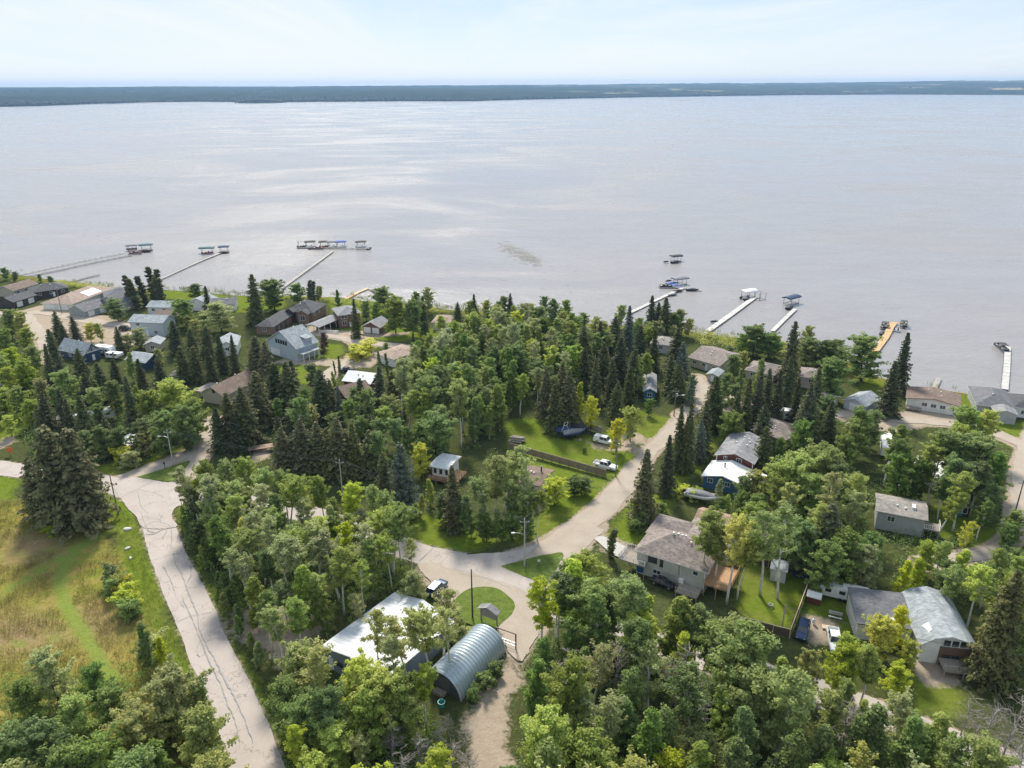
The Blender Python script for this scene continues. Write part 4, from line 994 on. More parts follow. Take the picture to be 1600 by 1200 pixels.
block(r, 3.5, D + .2, L + 3, 9, 3.4, 'gable', 'y', .42, .5, W_['grey'], R_['midgrey']); foot(r, 3.5, D, L + 6.5, D + 9)
house('slate-roofed house half hidden behind the tall poplars', (165, 464), (214, 458), 10, 3, 'hip', 'x', .4, 'grey', 'midgrey', wins='f')
house('pale grey-roofed white house right of the tall poplars', (230, 479), (264, 480), 8, 3, 'gable', 'x', .35, 'white', 'bluegrey', wins='f', doors='f')
house('low dark-roofed shed behind the two-storey pale blue house', (243, 492), (276, 493), 6, 2.5, 'gable', 'x', .35, 'wood', 'brown', 'shed', 'shed', nv=0)
r, ro, zf, inf, L, D = house('tall pale blue two-storey house facing the gravel lot', (202, 502), (254, 504), 8, 5.4, 'gable', 'x', .38, 'lightblue', 'bluegrey', doors='', nv=1)
window(r, inf, 'f', 2.6, 3.9, 1.2, .9); door(r, inf, 'f', L * .45); window(r, inf, 'f', L * .7, 1.0)
house('white cottage with blue-grey roof by the shore lawn', (290, 473), (326, 475), 8, 3, 'gable', 'y', .4, 'white', 'bluegrey', 'cottage', 'cottage', wins='f')
house('grey-roofed lakeside cottage beside the lone round shore tree', (332, 476), (367, 474), 8, 3, 'gable', 'x', .4, 'white', 'midgrey', 'cottage', 'cottage', wins='f')
house('small tan shed with pale roof below the two-storey pale blue house', (226, 538), (249, 537), 6, 2.6, 'gable', 'y', .4, 'tan', 'bluegrey', 'shed', 'shed', wins='f', nv=0)
# blue cottage with steep glazed gable
r, ro, zf, inf, L, D = house('navy blue steep-gabled cottage with white-framed triangular windows', (131, 553), (156, 545), 13, 3.2, 'gable', 'y', .95, 'navy', 'bluegrey', 'cottage', 'cottage', nv=1)
for s in (-1, 1):
    for k in range(3):
        u = L / 2 + s * (.35 + .62 * k) - (.5 if s < 0 else 0); zt = h0 = 3.2 + .95 * (L / 2 - .45 - .62 * (k + .8)) - .25
        if zt > 3.6: window(r, inf, 'f', u, 3.45, .36, zt - 3.45, M_TRIM, False)
mb = MB(); face_box(mb, inf, 'f', -.1, 3.05, L + .2, .22, .02, .12); mb.build('trim_band', M_TRIM, r)
window(r, inf, 'l', 3, 1.1); window(r, inf, 'l', 7, 1.1); door(r, inf, 'f', L * .45)
house('grey-roofed navy outbuilding between the pines on the left', (197, 561), (227, 566), 7, 2.7, 'gable', 'x', .42, 'navy', 'bluegrey', 'outbuilding', 'outbuilding', wins='', nv=0)
house('small grey shed with a white door under the pines', (268, 586), (288, 588), 4, 2.2, 'gable', 'x', .3, 'grey', 'midgrey', 'shed', 'shed', doors='f', nv=0)
r, ro, zf, inf, L, D = house('tan house with long brown roof beside the dark spruces', (316, 612), (349, 618), 15, 3, 'gable', 'y', .55, 'tan', 'brown', wins='')
window(r, inf, 'f', L * .5, 3.3, .9, 1.1, M_DTRIM); deck(r, -4.5, -.1, 1, 8, 2.4, M_GWOOD)
house('white-trimmed grey-roofed house behind the dark pines', (340, 541), (369, 539), 10, 3.6, 'gable', 'y', .45, 'white', 'bluegrey', wins='f')
house('pale metal-roofed shed hidden in trees left of the junction', (178, 692), (202, 696), 7, 2.7, 'gable', 'y', .3, 'grey', 'lightgrey', 'shed', 'shed', nv=0)
house('small dark brown shed at the left edge of the picture', (-14, 610), (15, 616), 5, 2.8, 'gable', 'x', .5, 'dark', 'dark', 'shed', 'shed', nv=0, trim=M_DTRIM)
# --- brick house and neighbours
r, ro, zf, inf, L, D = house('large brown brick house with steep dark hip roof and garage wing', (447, 486), (488, 488), 14, 3.9, 'hip', 'x', .55, 'brick', 'dark', C=(513, 475), trim=M_BTRIM, wins='r', nv=3)
b2 = block(r, L - 5.2, -2.4, 4.2, 3, 3.8, 'gable', 'y', .6, .4, W_['brick'], R_['dark'], M_BTRIM); window(r, b2[2], 'f', 1.2, 1.2, 1.8, 1.8)
b3 = block(r, L - 10.5, -1.6, 3.2, 2.4, 4.2, 'gable', 'y', .7, .4, W_['dark'], R_['dark'], M_BTRIM); door(r, b3[2], 'f', 1.0, 0, 1.2, 2.3, M_DTRIM)
a = r.rotation_euler.z; pA, pC = P(400, 509, 3), P(426, 510, 3); g_ang = math.atan2(pC.y - pA.y, pC.x - pA.x)
loc = Matrix.Rotation(-a, 2) @ Vector((pA.x - r.location.x, pA.y - r.location.y))
w2 = (Vector((pC.x, pC.y)) - Vector((pA.x, pA.y))).length
b4 = block(r, loc.x, loc.y, w2, max(8, -loc.y + 2), 3, 'hip', 'x', .5, .5, W_['brick'], R_['dark'], M_BTRIM)
for k in range(3): gdoor(r, b4[2], 'r', 1.6 + k * 3.6, 2.7, 2.2, 0, 4, M_DTRIM)
window(r, b4[2], 'f', w2 * .5 - .6, 1, 1.2, 1.4); foot(r, loc.x, loc.y, loc.x + w2, 0)
r, ro, zf, inf, L, D = house('powder blue house with tall gable, side porch and grey roof', (418, 531), (463, 544), 12, 4.6, 'gable', 'y', .6, 'paleblue', 'bluegrey', C=(483.5, 530), nv=1)
for k in range(5): window(r, inf, 'f', L * .5 - 3.2 + k * 1.3, 4.6, .8, 1.3, M_DTRIM, False)
gdoor(r, inf, 'f', 1.2, 5.0, 2.3); block(r, L + .05, .6, 2.4, D - 1.5, 2.7, 'shed', 'x', .02, .3, W_['paleblue'], R_['bluegrey'], None, open_sides=True)
for k in range(4):
    mb = MB(); mb.box(L + 2.2, L + 2.38, .7 + k * (D - 2) / 3, .88 + k * (D - 2) / 3, -.2, 2.68); mb.build('porch_post', M_TRIM, r)
mb = MB(); mb.box(L - 2.6, L - .8, D * .55, D * .55 + 2.4, 4.8, 6.6); mb.build('dormer', W_['paleblue'], r)
mb = MB(); mb.slab([(L - 4.2, D * .55 - .3, 7.05), (L - .4, D * .55 - .3, 6.6), (L - .4, D * .55 + 2.7, 6.6), (L - 4.2, D * .55 + 2.7, 7.05)], .14); mb.build('dormer_roof', R_['bluegrey'], r)
r, ro, zf, inf, L, D = house('two-storey brown house with grey hip roof beside the long carport', (529, 492), (562, 488), 10, 5.3, 'hip', 'x', .4, 'wood', 'grey', nv=2)
window(r, inf, 'f', 1.0, 3.6, 2.2, 1.2); window(r, inf, 'f', 1.2, 1.0, 1.6, 1.6); door(r, inf, 'f', 3.9); window(r, inf, 'f', L - 3, 3.6, 1.6, 1.2)
r, L = site('carport', 'long grey-roofed carport left of the two-storey brown house', 'carport', (479, 508), (498, 511), 2.8); D = depth_to(r, (528, 495), 2.8)
block(r, 0, 0, L, D, 2.8, 'gable', 'y', .25, .4, None, R_['grey'], M_TRIM, open_sides=True); foot(r, 0, 0, L, D)
mb = MB(); mb.box(.2, .35, D * .35, D, -.2, 2.7); mb.box(.35, L - .2, D - .2, D - .05, -.2, 2.7); mb.build('wall', W_['grey'], r)
for k in range(5):
    for x in (.15, L - .3): mb = MB(); mb.box(x, x + .16, .1 + k * (D - .4) / 4, .26 + k * (D - .4) / 4, -.2, 2.76 + (0)); mb.build('post', M_TRIM, r)
HOUSES.append((r, 'long grey-roofed carport left of the two-storey brown house'))
house('small brown garage with white door and concrete pad', (567, 509), (593, 511.5), 8, 2.6, 'gable', 'y', .5, 'wood', 'grey', 'garage', 'garage', gds='f', nv=0)
house('long low house with pinkish tan roof beside the forest', (616, 561), (656, 547), 9, 2.7, 'hip', 'x', .25, 'white', 'tanpink', wins='f')
house('red wooden house with broad white roof among the spruces', (537, 594), (578, 599), 8, 3, 'gable', 'x', .4, 'red', 'lightgrey', wins='f')
house('small brown-roofed cabin below the red wooden house', (521, 607), (541, 620), 8, 2.7, 'gable', 'y', .45, 'red', 'brown', 'cabin', 'cabin', nv=0)
house('pinkish-roofed lakeside house at the edge of the forest', (676, 503), (704, 504), 9, 3, 'hip', 'x', .35, 'cream', 'tanpink', wins='f')
# --- right of the forest, along the shore
house('grey-roofed house tucked behind the shoreline spruces', (1018, 536), (1048, 539), 8, 3, 'hip', 'x', .4, 'grey', 'warm', wins='f')
house('broad low taupe-roofed house above the reeds', (1078, 558), (1124, 571), 10, 2.9, 'gable', 'x', .28, 'tan', 'taupe', wins='f', doors='f', C=(1137, 548), nv=3)
house('little grey shed beside the broad taupe-roofed house', (1106, 584), (1121, 587), 5, 2.4, 'gable', 'y', .35, 'grey', 'bluegrey', 'shed', 'shed', doors='f', nv=0)
house('brown-roofed house behind the right-hand pines', (1166, 577), (1209, 585), 9, 3, 'hip', 'x', .4, 'tan', 'taupe', wins='f')
house('tan hip-roofed house beside the dark round tree', (1250, 587), (1286, 592), 8, 3.4, 'hip', 'x', .4, 'pinkish', 'taupe', wins='f')
house('small blue house with a slim grey roof in the spruces', (1007, 610), (1024, 611), 12, 3.2, 'gable', 'y', .5, 'blue', 'grey', C=(1036, 586), wins='f', trim=M_TRIM)
house('brownish-grey hip-roofed cottage in front of the white trailer', (1178, 671), (1226, 687), 9, 2.8, 'hip', 'x', .3, 'tan', 'taupe', 'cottage', 'cottage', wins='f', C=(1243, 665))
house('little pinkish garage behind the dark spruces', (1278, 623), (1294, 628), 6, 2.6, 'gable', 'x', .35, 'pinkish', 'taupe', 'garage', 'garage', gds='r', nv=0)
house('white garage with pale grey gable roof near the shore lawn', (1320, 624), (1352, 634), 7, 2.6, 'gable', 'y', .42, 'lightblue', 'bluegrey', 'garage', 'garage', gds='f', nv=0, C=(1365, 620))
r, ro, zf, inf, L, D = house('long white cottage with brown roof and four front windows', (1418, 622), (1499, 635), 8, 2.8, 'gable', 'y', .16, 'white', 'brown', 'cottage', 'cottage', C=(1502, 618), trim=M_BTRIM, nv=3)
for k in range(4): window(r, inf, 'f', L * (.30 + .175 * k), 1.25, 1.25, .95)
door(r, inf, 'f', L * .16); deck(r, -.2, L * .3, -2.2, -.05, .55, M_GWOOD, M_GWOOD, 'fl')
r, ro, zf, inf, L, D = house('large charcoal hip-roofed house at the right edge by the lake', (1528, 631), (1586, 638), 14, 3, 'hip', 'x', .42, 'grey', 'midgrey', nv=1)
b2 = block(r, L + .05, 1.5, 9, 10, 3, 'hip', 'x', .42, .5, W_['white'], R_['dark']); window(r, b2[2], 'f', 2, 1); door(r, b2[2], 'f', .4)
b3 = block(r, L * .38, -4.5, 5.2, 4.4, 2.9, 'gable', 'y', .3, .3, W_['grey'], R_['grey']); foot(r, L * .38, -4.5, L, 0); foot(r, L, 0, L + 9, 11)
# --- red and blue houses
r, ro, zf, inf, L, D = house('dark red house with grey shingle roof behind the blue one', (1120, 710), (1177, 723), 12, 4.4, 'gable', 'y', .32, 'red', 'grey', C=(1186, 688), nv=5)
window(r, inf, 'f', L * .55, 3.5, 1.1, 1.1); window(r, inf, 'f', L * .2, 3.7, .7, .7); mb = MB(); face_box(mb, inf, 'f', -.02, 0, .18, 4.4, 0, .05); mb.build('corner_trim', M_TRIM, r); mb = MB(); face_box(mb, inf, 'f', L - .16, 0, .18, 4.4, 0, .05); mb.build('corner_trim', M_TRIM, r)
r, ro, zf, inf, L, D = house('bright blue house with a broad white metal roof', (1099.5, 743), (1158, 757), 9, 2.8, 'gable', 'y', .26, 'blue', 'white', C=(1179, 736), nv=0)
window(r, inf, 'f', L * .12, 1.5, 1.1, .95); window(r, inf, 'f', L * .58, 1.5, 1.1, .95); pipe(ro, zf, inf, L * .42, D * .55, .9, .16, M_DTRIM); SEAM = [(ro, inf, 'y', .26, .5)]
block(r, L + .6, 1.0, 3.2, D * .8, 2.5, 'gable', 'y', .2, .3, W_['white'], R_['white']); foot(r, L, 0, L + 4, D)
# --- big sage house above the road junction
r, ro, zf, inf, L, D = house('big sage-beige house with taupe hip roof, balcony and cedar deck', (996, 858), (1102.5, 891), 9.5, 4.9, 'hip', 'x', .46, 'beige', 'taupe', oh=.55, nv=0)
vents(ro, zf, inf, [(L * .40, D * .5, .35, .45), (L * .46, D * .55, .35, .45), (L * .52, D * .55, .3, .4), (L * .56, D * .6, .3, .4), (L * .68, D * .42, .3, .35)])
window(r, inf, 'f', 2.3, 3.0, 1.6, 1.3, M_DTRIM); window(r, inf, 'f', 4.6, 2.7, .5, 1.7, M_DTRIM, False); window(r, inf, 'f', L - 2.2, 3.2, .9, .8, M_TRIM, False); window(r, inf, 'f', 3.4, .9, 1.4, .8)
door(r, inf, 'r', 2.2, 2.5); window(r, inf, 'r', 4.4, 3.2, 2.0, 1.2)
mb = MB(); face_box(mb, inf, 'f', 5.3, 2.0, 2.9, 2.7, 0, .35); mb.build('bay', W_['beige'], r)
mb = MB(); face_box(mb, inf, 'f', 8.5, 0, .1, 4.8, .01, .1); mb.build('downpipe', M_TRIM, r)
mb = MB(); face_box(mb, inf, 'f', L - .14, 0, .18, 4.8, 0, .05); mb.build('corner_trim', M_TRIM, r)
b2 = block(r, -.6, D - 2.2, 6.2, 7.0, 4.6, 'hip', 'x', .40, .5, W_['beige'], R_['taupe']); foot(r, -.6, 6, 5.6, 15); window(r, b2[2], 'l', 2.0, 2.9, 1.8, 1.2); gdoor(r, b2[2], 'l', 1.5, 3.6, 2.2)
b3 = block(r, 5.7, D + .1, 8.4, 7.2, 4.2, 'gable', 'y', .34, .35, W_['beige'], R_['taupe']); b4 = block(r, 5.6, D + 7.4, 8.6, 6.0, 3.6, 'gable', 'x', .42, .4, W_['beige'], R_['orange']); foot(r, 5.6, D, 14.3, D + 13.5)
dk = deck(r, -3.0, 2.2, -1.6, 2.8, 2.7, M_GWOOD, M_TRIM, 'flb', 'balcony')
gdoor(r, (-.0, 0, L, D, 4.9, .16), 'l', .4, 2.6, 2.1)
deck(r, L + .05, L + 4.6, -.6, 6.5, 2.45, M_WOOD, M_WOOD, 'frb'); foot(r, L, -1, L + 4.6, 6.5); foot(r, -3, -2, 4, 3)
deck(r, L - 4.2, L - .2, -3.4, -.05, .9, M_GWOOD, M_GWOOD, 'f')
mb = MB(); face_box(mb, inf, 'f', L - 4.6, .9, .9, .8, .05, .6); mb.build('air_conditioner', M_WMETAL, r)
# --- right-hand middle and bottom houses
r, ro, zf, inf, L, D = house('grey shingle-roofed house deep in the right-hand trees', (1372, 797), (1446, 811), 9, 4.2, 'gable', 'x', .22, 'grey', 'warm', C=(1451, 787), nv=2)
mb = MB(); mb.box(L * .72, L * .72 + .7, 2.0, 3.6, zf(L * .7, 2.0) + .05, zf(L * .7, 3.6) + .3); mb.build('skylight', M_TRIM, ro); window(r, inf, 'f', 2, 2.2); deck(r, L + .1, L + 3, 0, 3, 2.0, M_GWOOD, M_TRIM, 'fr')
r, ro, zf, inf, L, D = house('small glazed garden house with teal door in the right-hand trees', (1487, 788), (1517, 793), 3, 2.3, 'shed', 'x', .06, 'dark', 'brown', 'garden house', 'garden_house', nv=0, oh=.25)
for k in range(3): window(r, inf, 'f', .25 + k * (L - .5) / 3, .7, (L - .5) / 3 - .25, 1.3, M_TRIM, False)
door(r, inf, 'f', L * .42, 0, .8, 1.9, mat('teal_paint', (.06, .24, .28), .5))
house('white-roofed bungalow almost hidden behind the right-hand maples', (1428, 737), (1470, 747), 9, 2.8, 'gable', 'x', .2, 'white', 'white', 'bungalow', 'bungalow', nv=0)
house('little brown shed behind the shingle-roofed house', (1383, 735), (1397, 739), 4, 2.6, 'shed', 'x', .1, 'wood', 'warm', 'shed', 'shed', nv=0)
r, L = site('house', 'white house with blue-grey curved barn roof and glazed brown front', 'house', (1441, 1004), (1526, 1014), 3.6); D = depth_to(r, (1512, 941), 3.6)
ro, zf, inf = block(r, 0, 0, L, D, 3.6, 'gambrel', 'y', .36, .45, W_['white'], R_['bluegrey']); foot(r, 0, 0, L, D)
HOUSES.append((r, 'white house with blue-grey curved barn roof and glazed brown front'))
mb = MB(); face_box(mb, inf, 'f', L * .34, 0, L * .66 + .02, 3.4, .02, .14); mb.build('front_cladding', W_['wood'], r)
for k in range(4): window(r, inf, 'f', L * .38 + k * L * .152, 3.6, L * .13, 1.15, M_TRIM, False).location.y = -.14
for k in range(3): window(r, inf, 'f', L * .42 + k * L * .17, .9, L * .13, .9, M_DTRIM).location.y = -.14
w = depth_to(r, (1441, 921), 3.2)
b2 = block(r, -8.6, D * .32, 8.4, D * .62, 3.0, 'shed', 'x', .16, .3, W_['white'], R_['midgrey'], M_DTRIM); foot(r, -8.6, D * .3, 0, D)
window(r, b2[2], 'f', 2.6, 1.3, .6, 1.0, M_DTRIM, False); mb = MB(); mb.box(-3.6, -2.4, D * .32 + 1.1, D * .32 + 1.7, 3.2, 3.55); mb.build('skylight', M_TRIM, b2[0])
mb = MB(); mb.add([(1.0, 1.4, 4.5), (.2, 1.4, 3.8), (.2, 3.4, 3.8), (1.6, 3.4, 5.2), (1.6, 1.4, 5.2)], [(0, 1, 2), (0, 2, 3, 4)]); mb.build('dormer', M_TRIM, r)
deck(r, L * .34, L + .6, -3.2, -.2, 1.3, M_GWOOD, M_GWOOD, 'fr', 'porch')
# --- sheds and trailers beside the fenced yard
house('pale grey garden shed inside the fenced yard', (1205, 888), (1229, 893.5), 2.6, 2.4, 'shed', 'x', .12, 'lightblue', 'bluegrey', 'shed', 'shed', doors='f', nv=0, oh=.2)
house('miniature red shed with white roof outside the fence corner', (1261.5, 931), (1282, 936.5), 1.9, 1.3, 'gable', 'x', .5, 'red', 'white', 'shed', 'shed', nv=0, oh=.15)
# --- white cabin and brown-roofed bungalow
r, ro, zf, inf, L, D = house('white cabin on stilts with pale metal roof and brown deck', (675, 727.5), (698.5, 732), 9, 3.7, 'gable', 'x', .1, 'white', 'lightgrey', 'cabin', 'cabin', C=(724, 716), nv=1, oh=.6)
SEAM.append((ro, inf, 'x', .1, .6))
for k in range(3): window(r, inf, 'f', .5 + k * 1.5, 2.0, .5, 1.1, M_DTRIM, False)
window(r, inf, 'r', 1.2, 2.0, .6, 1.2, M_DTRIM, False); door(r, inf, 'r', 4.0, 1.25)
deck(r, -.8, L + .2, -1.6, -.05, 1.2, M_WOOD, M_BTRIM, 'f'); deck(r, L + .05, L + 3.0, -1.4, D - 1.5, 1.2, M_WOOD, M_BTRIM, 'fr'); foot(r, -1, -2, L + 3.6, D)
r, ro, zf, inf, L, D = house('brown-roofed bungalow with a stovepipe south of the long fence', (797, 748), (843, 758.5), 9, 2.8, 'gable', 'x', .24, 'cream', 'brown', 'bungalow', 'bungalow', C=(869, 737), wins='fr', trim=M_BTRIM)
pipe(ro, zf, inf, L * .78, D * .62, 1.3, .17, M_DTRIM)
# --- metal building by the road
r, ro, zf, inf, L, D = house('large steel building with pale metal roof left of the quonset', (505, 1010), None, 16.2, 3.6, 'gable', 'y', .2, 'steel', 'lightgrey', 'workshop', 'workshop', az=-35.6, L=13.0, nv=0, oh=.3)
door(r, inf, 'f', 1.0, 0, 1.1, 2.2); window(r, inf, 'f', 3.0, 1.4, 1.2, .8, M_DTRIM); gdoor(r, inf, 'b', 2, 4, 3.0); gdoor(r, inf, 'f', 7.5, 3.6, 3.0, 0, 5)

# standing seams on the larger metal roofs
def seams(ro, info, ridge, pitch, oh, step=.9, slope=None):
    x0, y0, L, D, h, t = info; mb = MB(); w = .025
    n = int((D if ridge == 'y' else L) / step)
    for i in range(n + 1):
        u = -oh + .15 + i * ((D if ridge == 'y' else L) + 2 * oh - .3) / n
        for s in (0, 1):
            half = (L if ridge == 'y' else D) / 2; f = (lambda q: q) if s == 0 else (lambda q: 2 * half - q)
            a, b = f(-oh + .02), f(half - .03); za, zb = h - pitch * oh + t, h + pitch * half + t
            if ridge == 'y': pts = [(x0 + a, y0 + u - w, za), (x0 + b, y0 + u - w, zb), (x0 + b, y0 + u + w, zb), (x0 + a, y0 + u + w, za)]
            else: pts = [(x0 + u - w, y0 + a, za), (x0 + u + w, y0 + a, za), (x0 + u + w, y0 + b, zb), (x0 + u - w, y0 + b, zb)]
            mb.slab([(p[0], p[1], p[2] + .035) for p in pts], .05)
    mb.build('seam_ribs', R_['lightgrey'], ro)
seams(ro, inf, 'y', .2, .3)
for q in SEAM: seams(*q)
# --- quonset hut: every arch panel is a piece of its own
def quonset():
    p0, p1 = P(719, 1096), P(791, 1017); L = (p1 - p0).length; ang = math.atan2(p1.y - p0.y, p1.x - p0.x); W = 7.0; Hh = 3.75
    # local x along the axis, y to the left
    root = thing('quonset_hut', 'corrugated blue-grey quonset hut beside the dirt track', 'quonset hut', (p0.x, p0.y, 0), ang)
    HOUSES.append((root, root['label'])); foot(root, 0, 0, L, W)
    m = mat('galvanised_arch', (.55, .64, .71), .38, .12, 1.2, .35, 0, None, None, .25)
    n = 19; pw = L / n; K = 18
    def arch(t, k): a = math.pi * t; return (W / 2 - math.cos(a) * (W / 2 + k), math.sin(a) * (Hh + k))
    mb = MB(); prof = [(0, 0), (.22, .07), (.42, .16), (.58, .16), (.78, .07), (.985, 0)]
    vs = []; fs = []
    for i in range(K + 1):
        for (u, k) in prof: y, z = arch(i / K, k); vs.append((u * pw, y, z - .1))
    q = len(prof)
    for i in range(K):
        for j in range(q - 1): fs.append((i*q+j, i*q+j+1, (i+1)*q+j+1, (i+1)*q+j))
    mb.add(vs, fs); me = mb.mesh('arch_panel', m, True)
    for k in range(n):
        o = bpy.data.objects.new('arch_panel', me); COL.objects.link(o); o.parent = root; o.location.x = k * pw
    dm = siding('dark_corrugated_end', (.085, .09, .10), True, .25)
    for x, nm in ((.35, 'end_wall'), (L - .35, 'end_wall')):
        e = MB(); pts = [arch(i / K, -.04) for i in range(K + 1)]; e.loft([[(x, y, z - .1) for y, z in pts], [(x + .08, y, z - .1) for y, z in pts]]); e.build(nm, dm, root)
    d = MB(); d.box(.26, .34, W * .3, W * .72, 0, 2.7); d.build('door', mat('old_steel_door', (.13, .13, .135), .6), root)
    c_, s_ = math.cos(ang), math.sin(ang); pr = thing('pallet_stack', 'grey pallet stack leaning at the quonset hut door', 'pallets', (p0.x - .5 * c_ - W * .5 * s_, p0.y - .5 * s_ + W * .5 * c_, 0), ang)
    for i in range(4):
        b = MB()
        for j in range(6): b.box(-.55, .55, -1.0 + j * .34, -.76 + j * .34, .1 + .16 * i, .13 + .16 * i)
        for x in (-.5, 0, .42): b.box(x, x + .08, -1.0, .94, .0 + .16 * i, .1 + .16 * i)
        b.build('pallet', M_GWOOD, pr)
quonset()

# --- roofed notice board on the round grass island
def notice_board():
    a, b = P(752, 968), P(770, 975); ang = math.atan2(b.y - a.y, b.x - a.x); L = 3.2
    root = thing('notice_board', 'roofed community notice board on the round grass island', 'notice board', (a.x, a.y, .14), ang); HOUSES.append((root, root['label']))
    for x in (0, L): mb = MB(); mb.box(x - .09, x + .09, -.09, .09, -.3, 2.7); mb.build('post', M_GWOOD, root)
    mb = MB(); mb.box(.09, L - .09, -.05, .05, .9, 2.6); mb.add([(.09, -.05, 2.6), (L - .09, -.05, 2.6), (L / 2, -.05, 3.3), (.09, .05, 2.6), (L - .09, .05, 2.6), (L / 2, .05, 3.3)], [(0, 1, 2), (5, 4, 3), (0, 3, 4, 1), (1, 4, 5, 2), (2, 5, 3, 0)]); mb.build('board', mat('notice_paint', (.42, .38, .37), .7, .25, 4), root)
    rb = MB(); rb.slab([(-.4, -.7, 2.55), (L / 2, -.7, 3.45), (L / 2, .7, 3.45), (-.4, .7, 2.55)], .1); rb.slab([(L / 2, -.7, 3.45), (L + .4, -.7, 2.55), (L + .4, .7, 2.55), (L / 2, .7, 3.45)], .1); rb.build('roof', R_['grey'], root)
notice_board()
# ------------------------------------------------------------------ docks and boats
DECK_Z = -1.0
M_DOCKG = mat('grey_dock_boards', (.34, .325, .30), .8, .18, 1.5)
M_DOCKW = mat('white_dock_panels', (.50, .485, .46), .7, .2, .6)
M_DOCKO = mat('new_cedar_dock', (.58, .36, .17), .7, .15, 1.5)
M_DOCKD = mat('dark_dock_boards', (.17, .16, .15), .8, .2, 1.5)
M_ALU = mat('aluminium', (.55, .56, .57), .35, .1, 2, .7)
M_TEAL = mat('teal_canvas', (.02, .11, .13), .7, .15, 1.0)
M_BLUEC = mat('blue_canvas', (.02, .05, .12), .7, .15, 1.0)
M_ROYAL = mat('royal_blue_canvas', (.03, .10, .38), .7, .12, 1.0)
M_GREYC = mat('grey_canvas', (.20, .20, .215), .7, .15, 1.0)
M_BLACKC = mat('black_canvas', (.04, .042, .05), .7, .2, 1.0)
M_HULLW = mat('white_gelcoat', (.74, .74, .72), .25, .05, 1.0)
M_HULLR = mat('maroon_gelcoat', (.20, .05, .04), .3, .1, 1.0)
M_HULLB = mat('navy_gelcoat', (.03, .05, .14), .25, .1, 1.0)
M_HULLK = mat('black_gelcoat', (.03, .03, .035), .25, .1, 1.0)
M_LIFT = mat('dull_lift_frame', (.14, .14, .145), .5, .15, 2, .3)
M_SEAT = mat('vinyl_seat', (.45, .42, .38), .6, .15, 2.0)

def dock(label, pts, width, m, posts=True, z=DECK_Z, sec=3.0, group=None):
    W = [P(x, y, z) for x, y in pts]
    root = thing('dock', label, 'dock', (W[0].x, W[0].y, 0))
    pm = MB()
    for i in range(len(W) - 1):
        a, b = W[i] - W[0], W[i+1] - W[0]; d = (b - a); L = d.length; d.normalize(); n = Vector((-d.y, d.x, 0)); k = max(1, int(L / sec))
        for j in range(k):
            s0, s1 = a + d * (L * j / k + .06), a + d * (L * (j+1) / k - .06); q = MB(); dz = random.Random(j * 7 + i).uniform(-.04, .04)
            hz = z + dz + (0.006 * i)
            def c(p, w, zz): v = p + n * w; return (v.x, v.y, zz)
            q.hexa([c(s0, -width/2, hz - .14), c(s1, -width/2, hz - .14), c(s1, width/2, hz - .14), c(s0, width/2, hz - .14)], [c(s0, -width/2, hz), c(s1, -width/2, hz), c(s1, width/2, hz), c(s0, width/2, hz)])
            q.build('deck_section', m, root)
            if posts:
                for w in (-width/2 - .06, width/2 + .06): v = s0 + n * w; pm.tube([(v.x, v.y, -3.6), (v.x, v.y, hz + (.75 if (j % 2 == 0) else .25))], .045, 5)
    if posts: pm.build('posts', M_ALU, root)
    return root

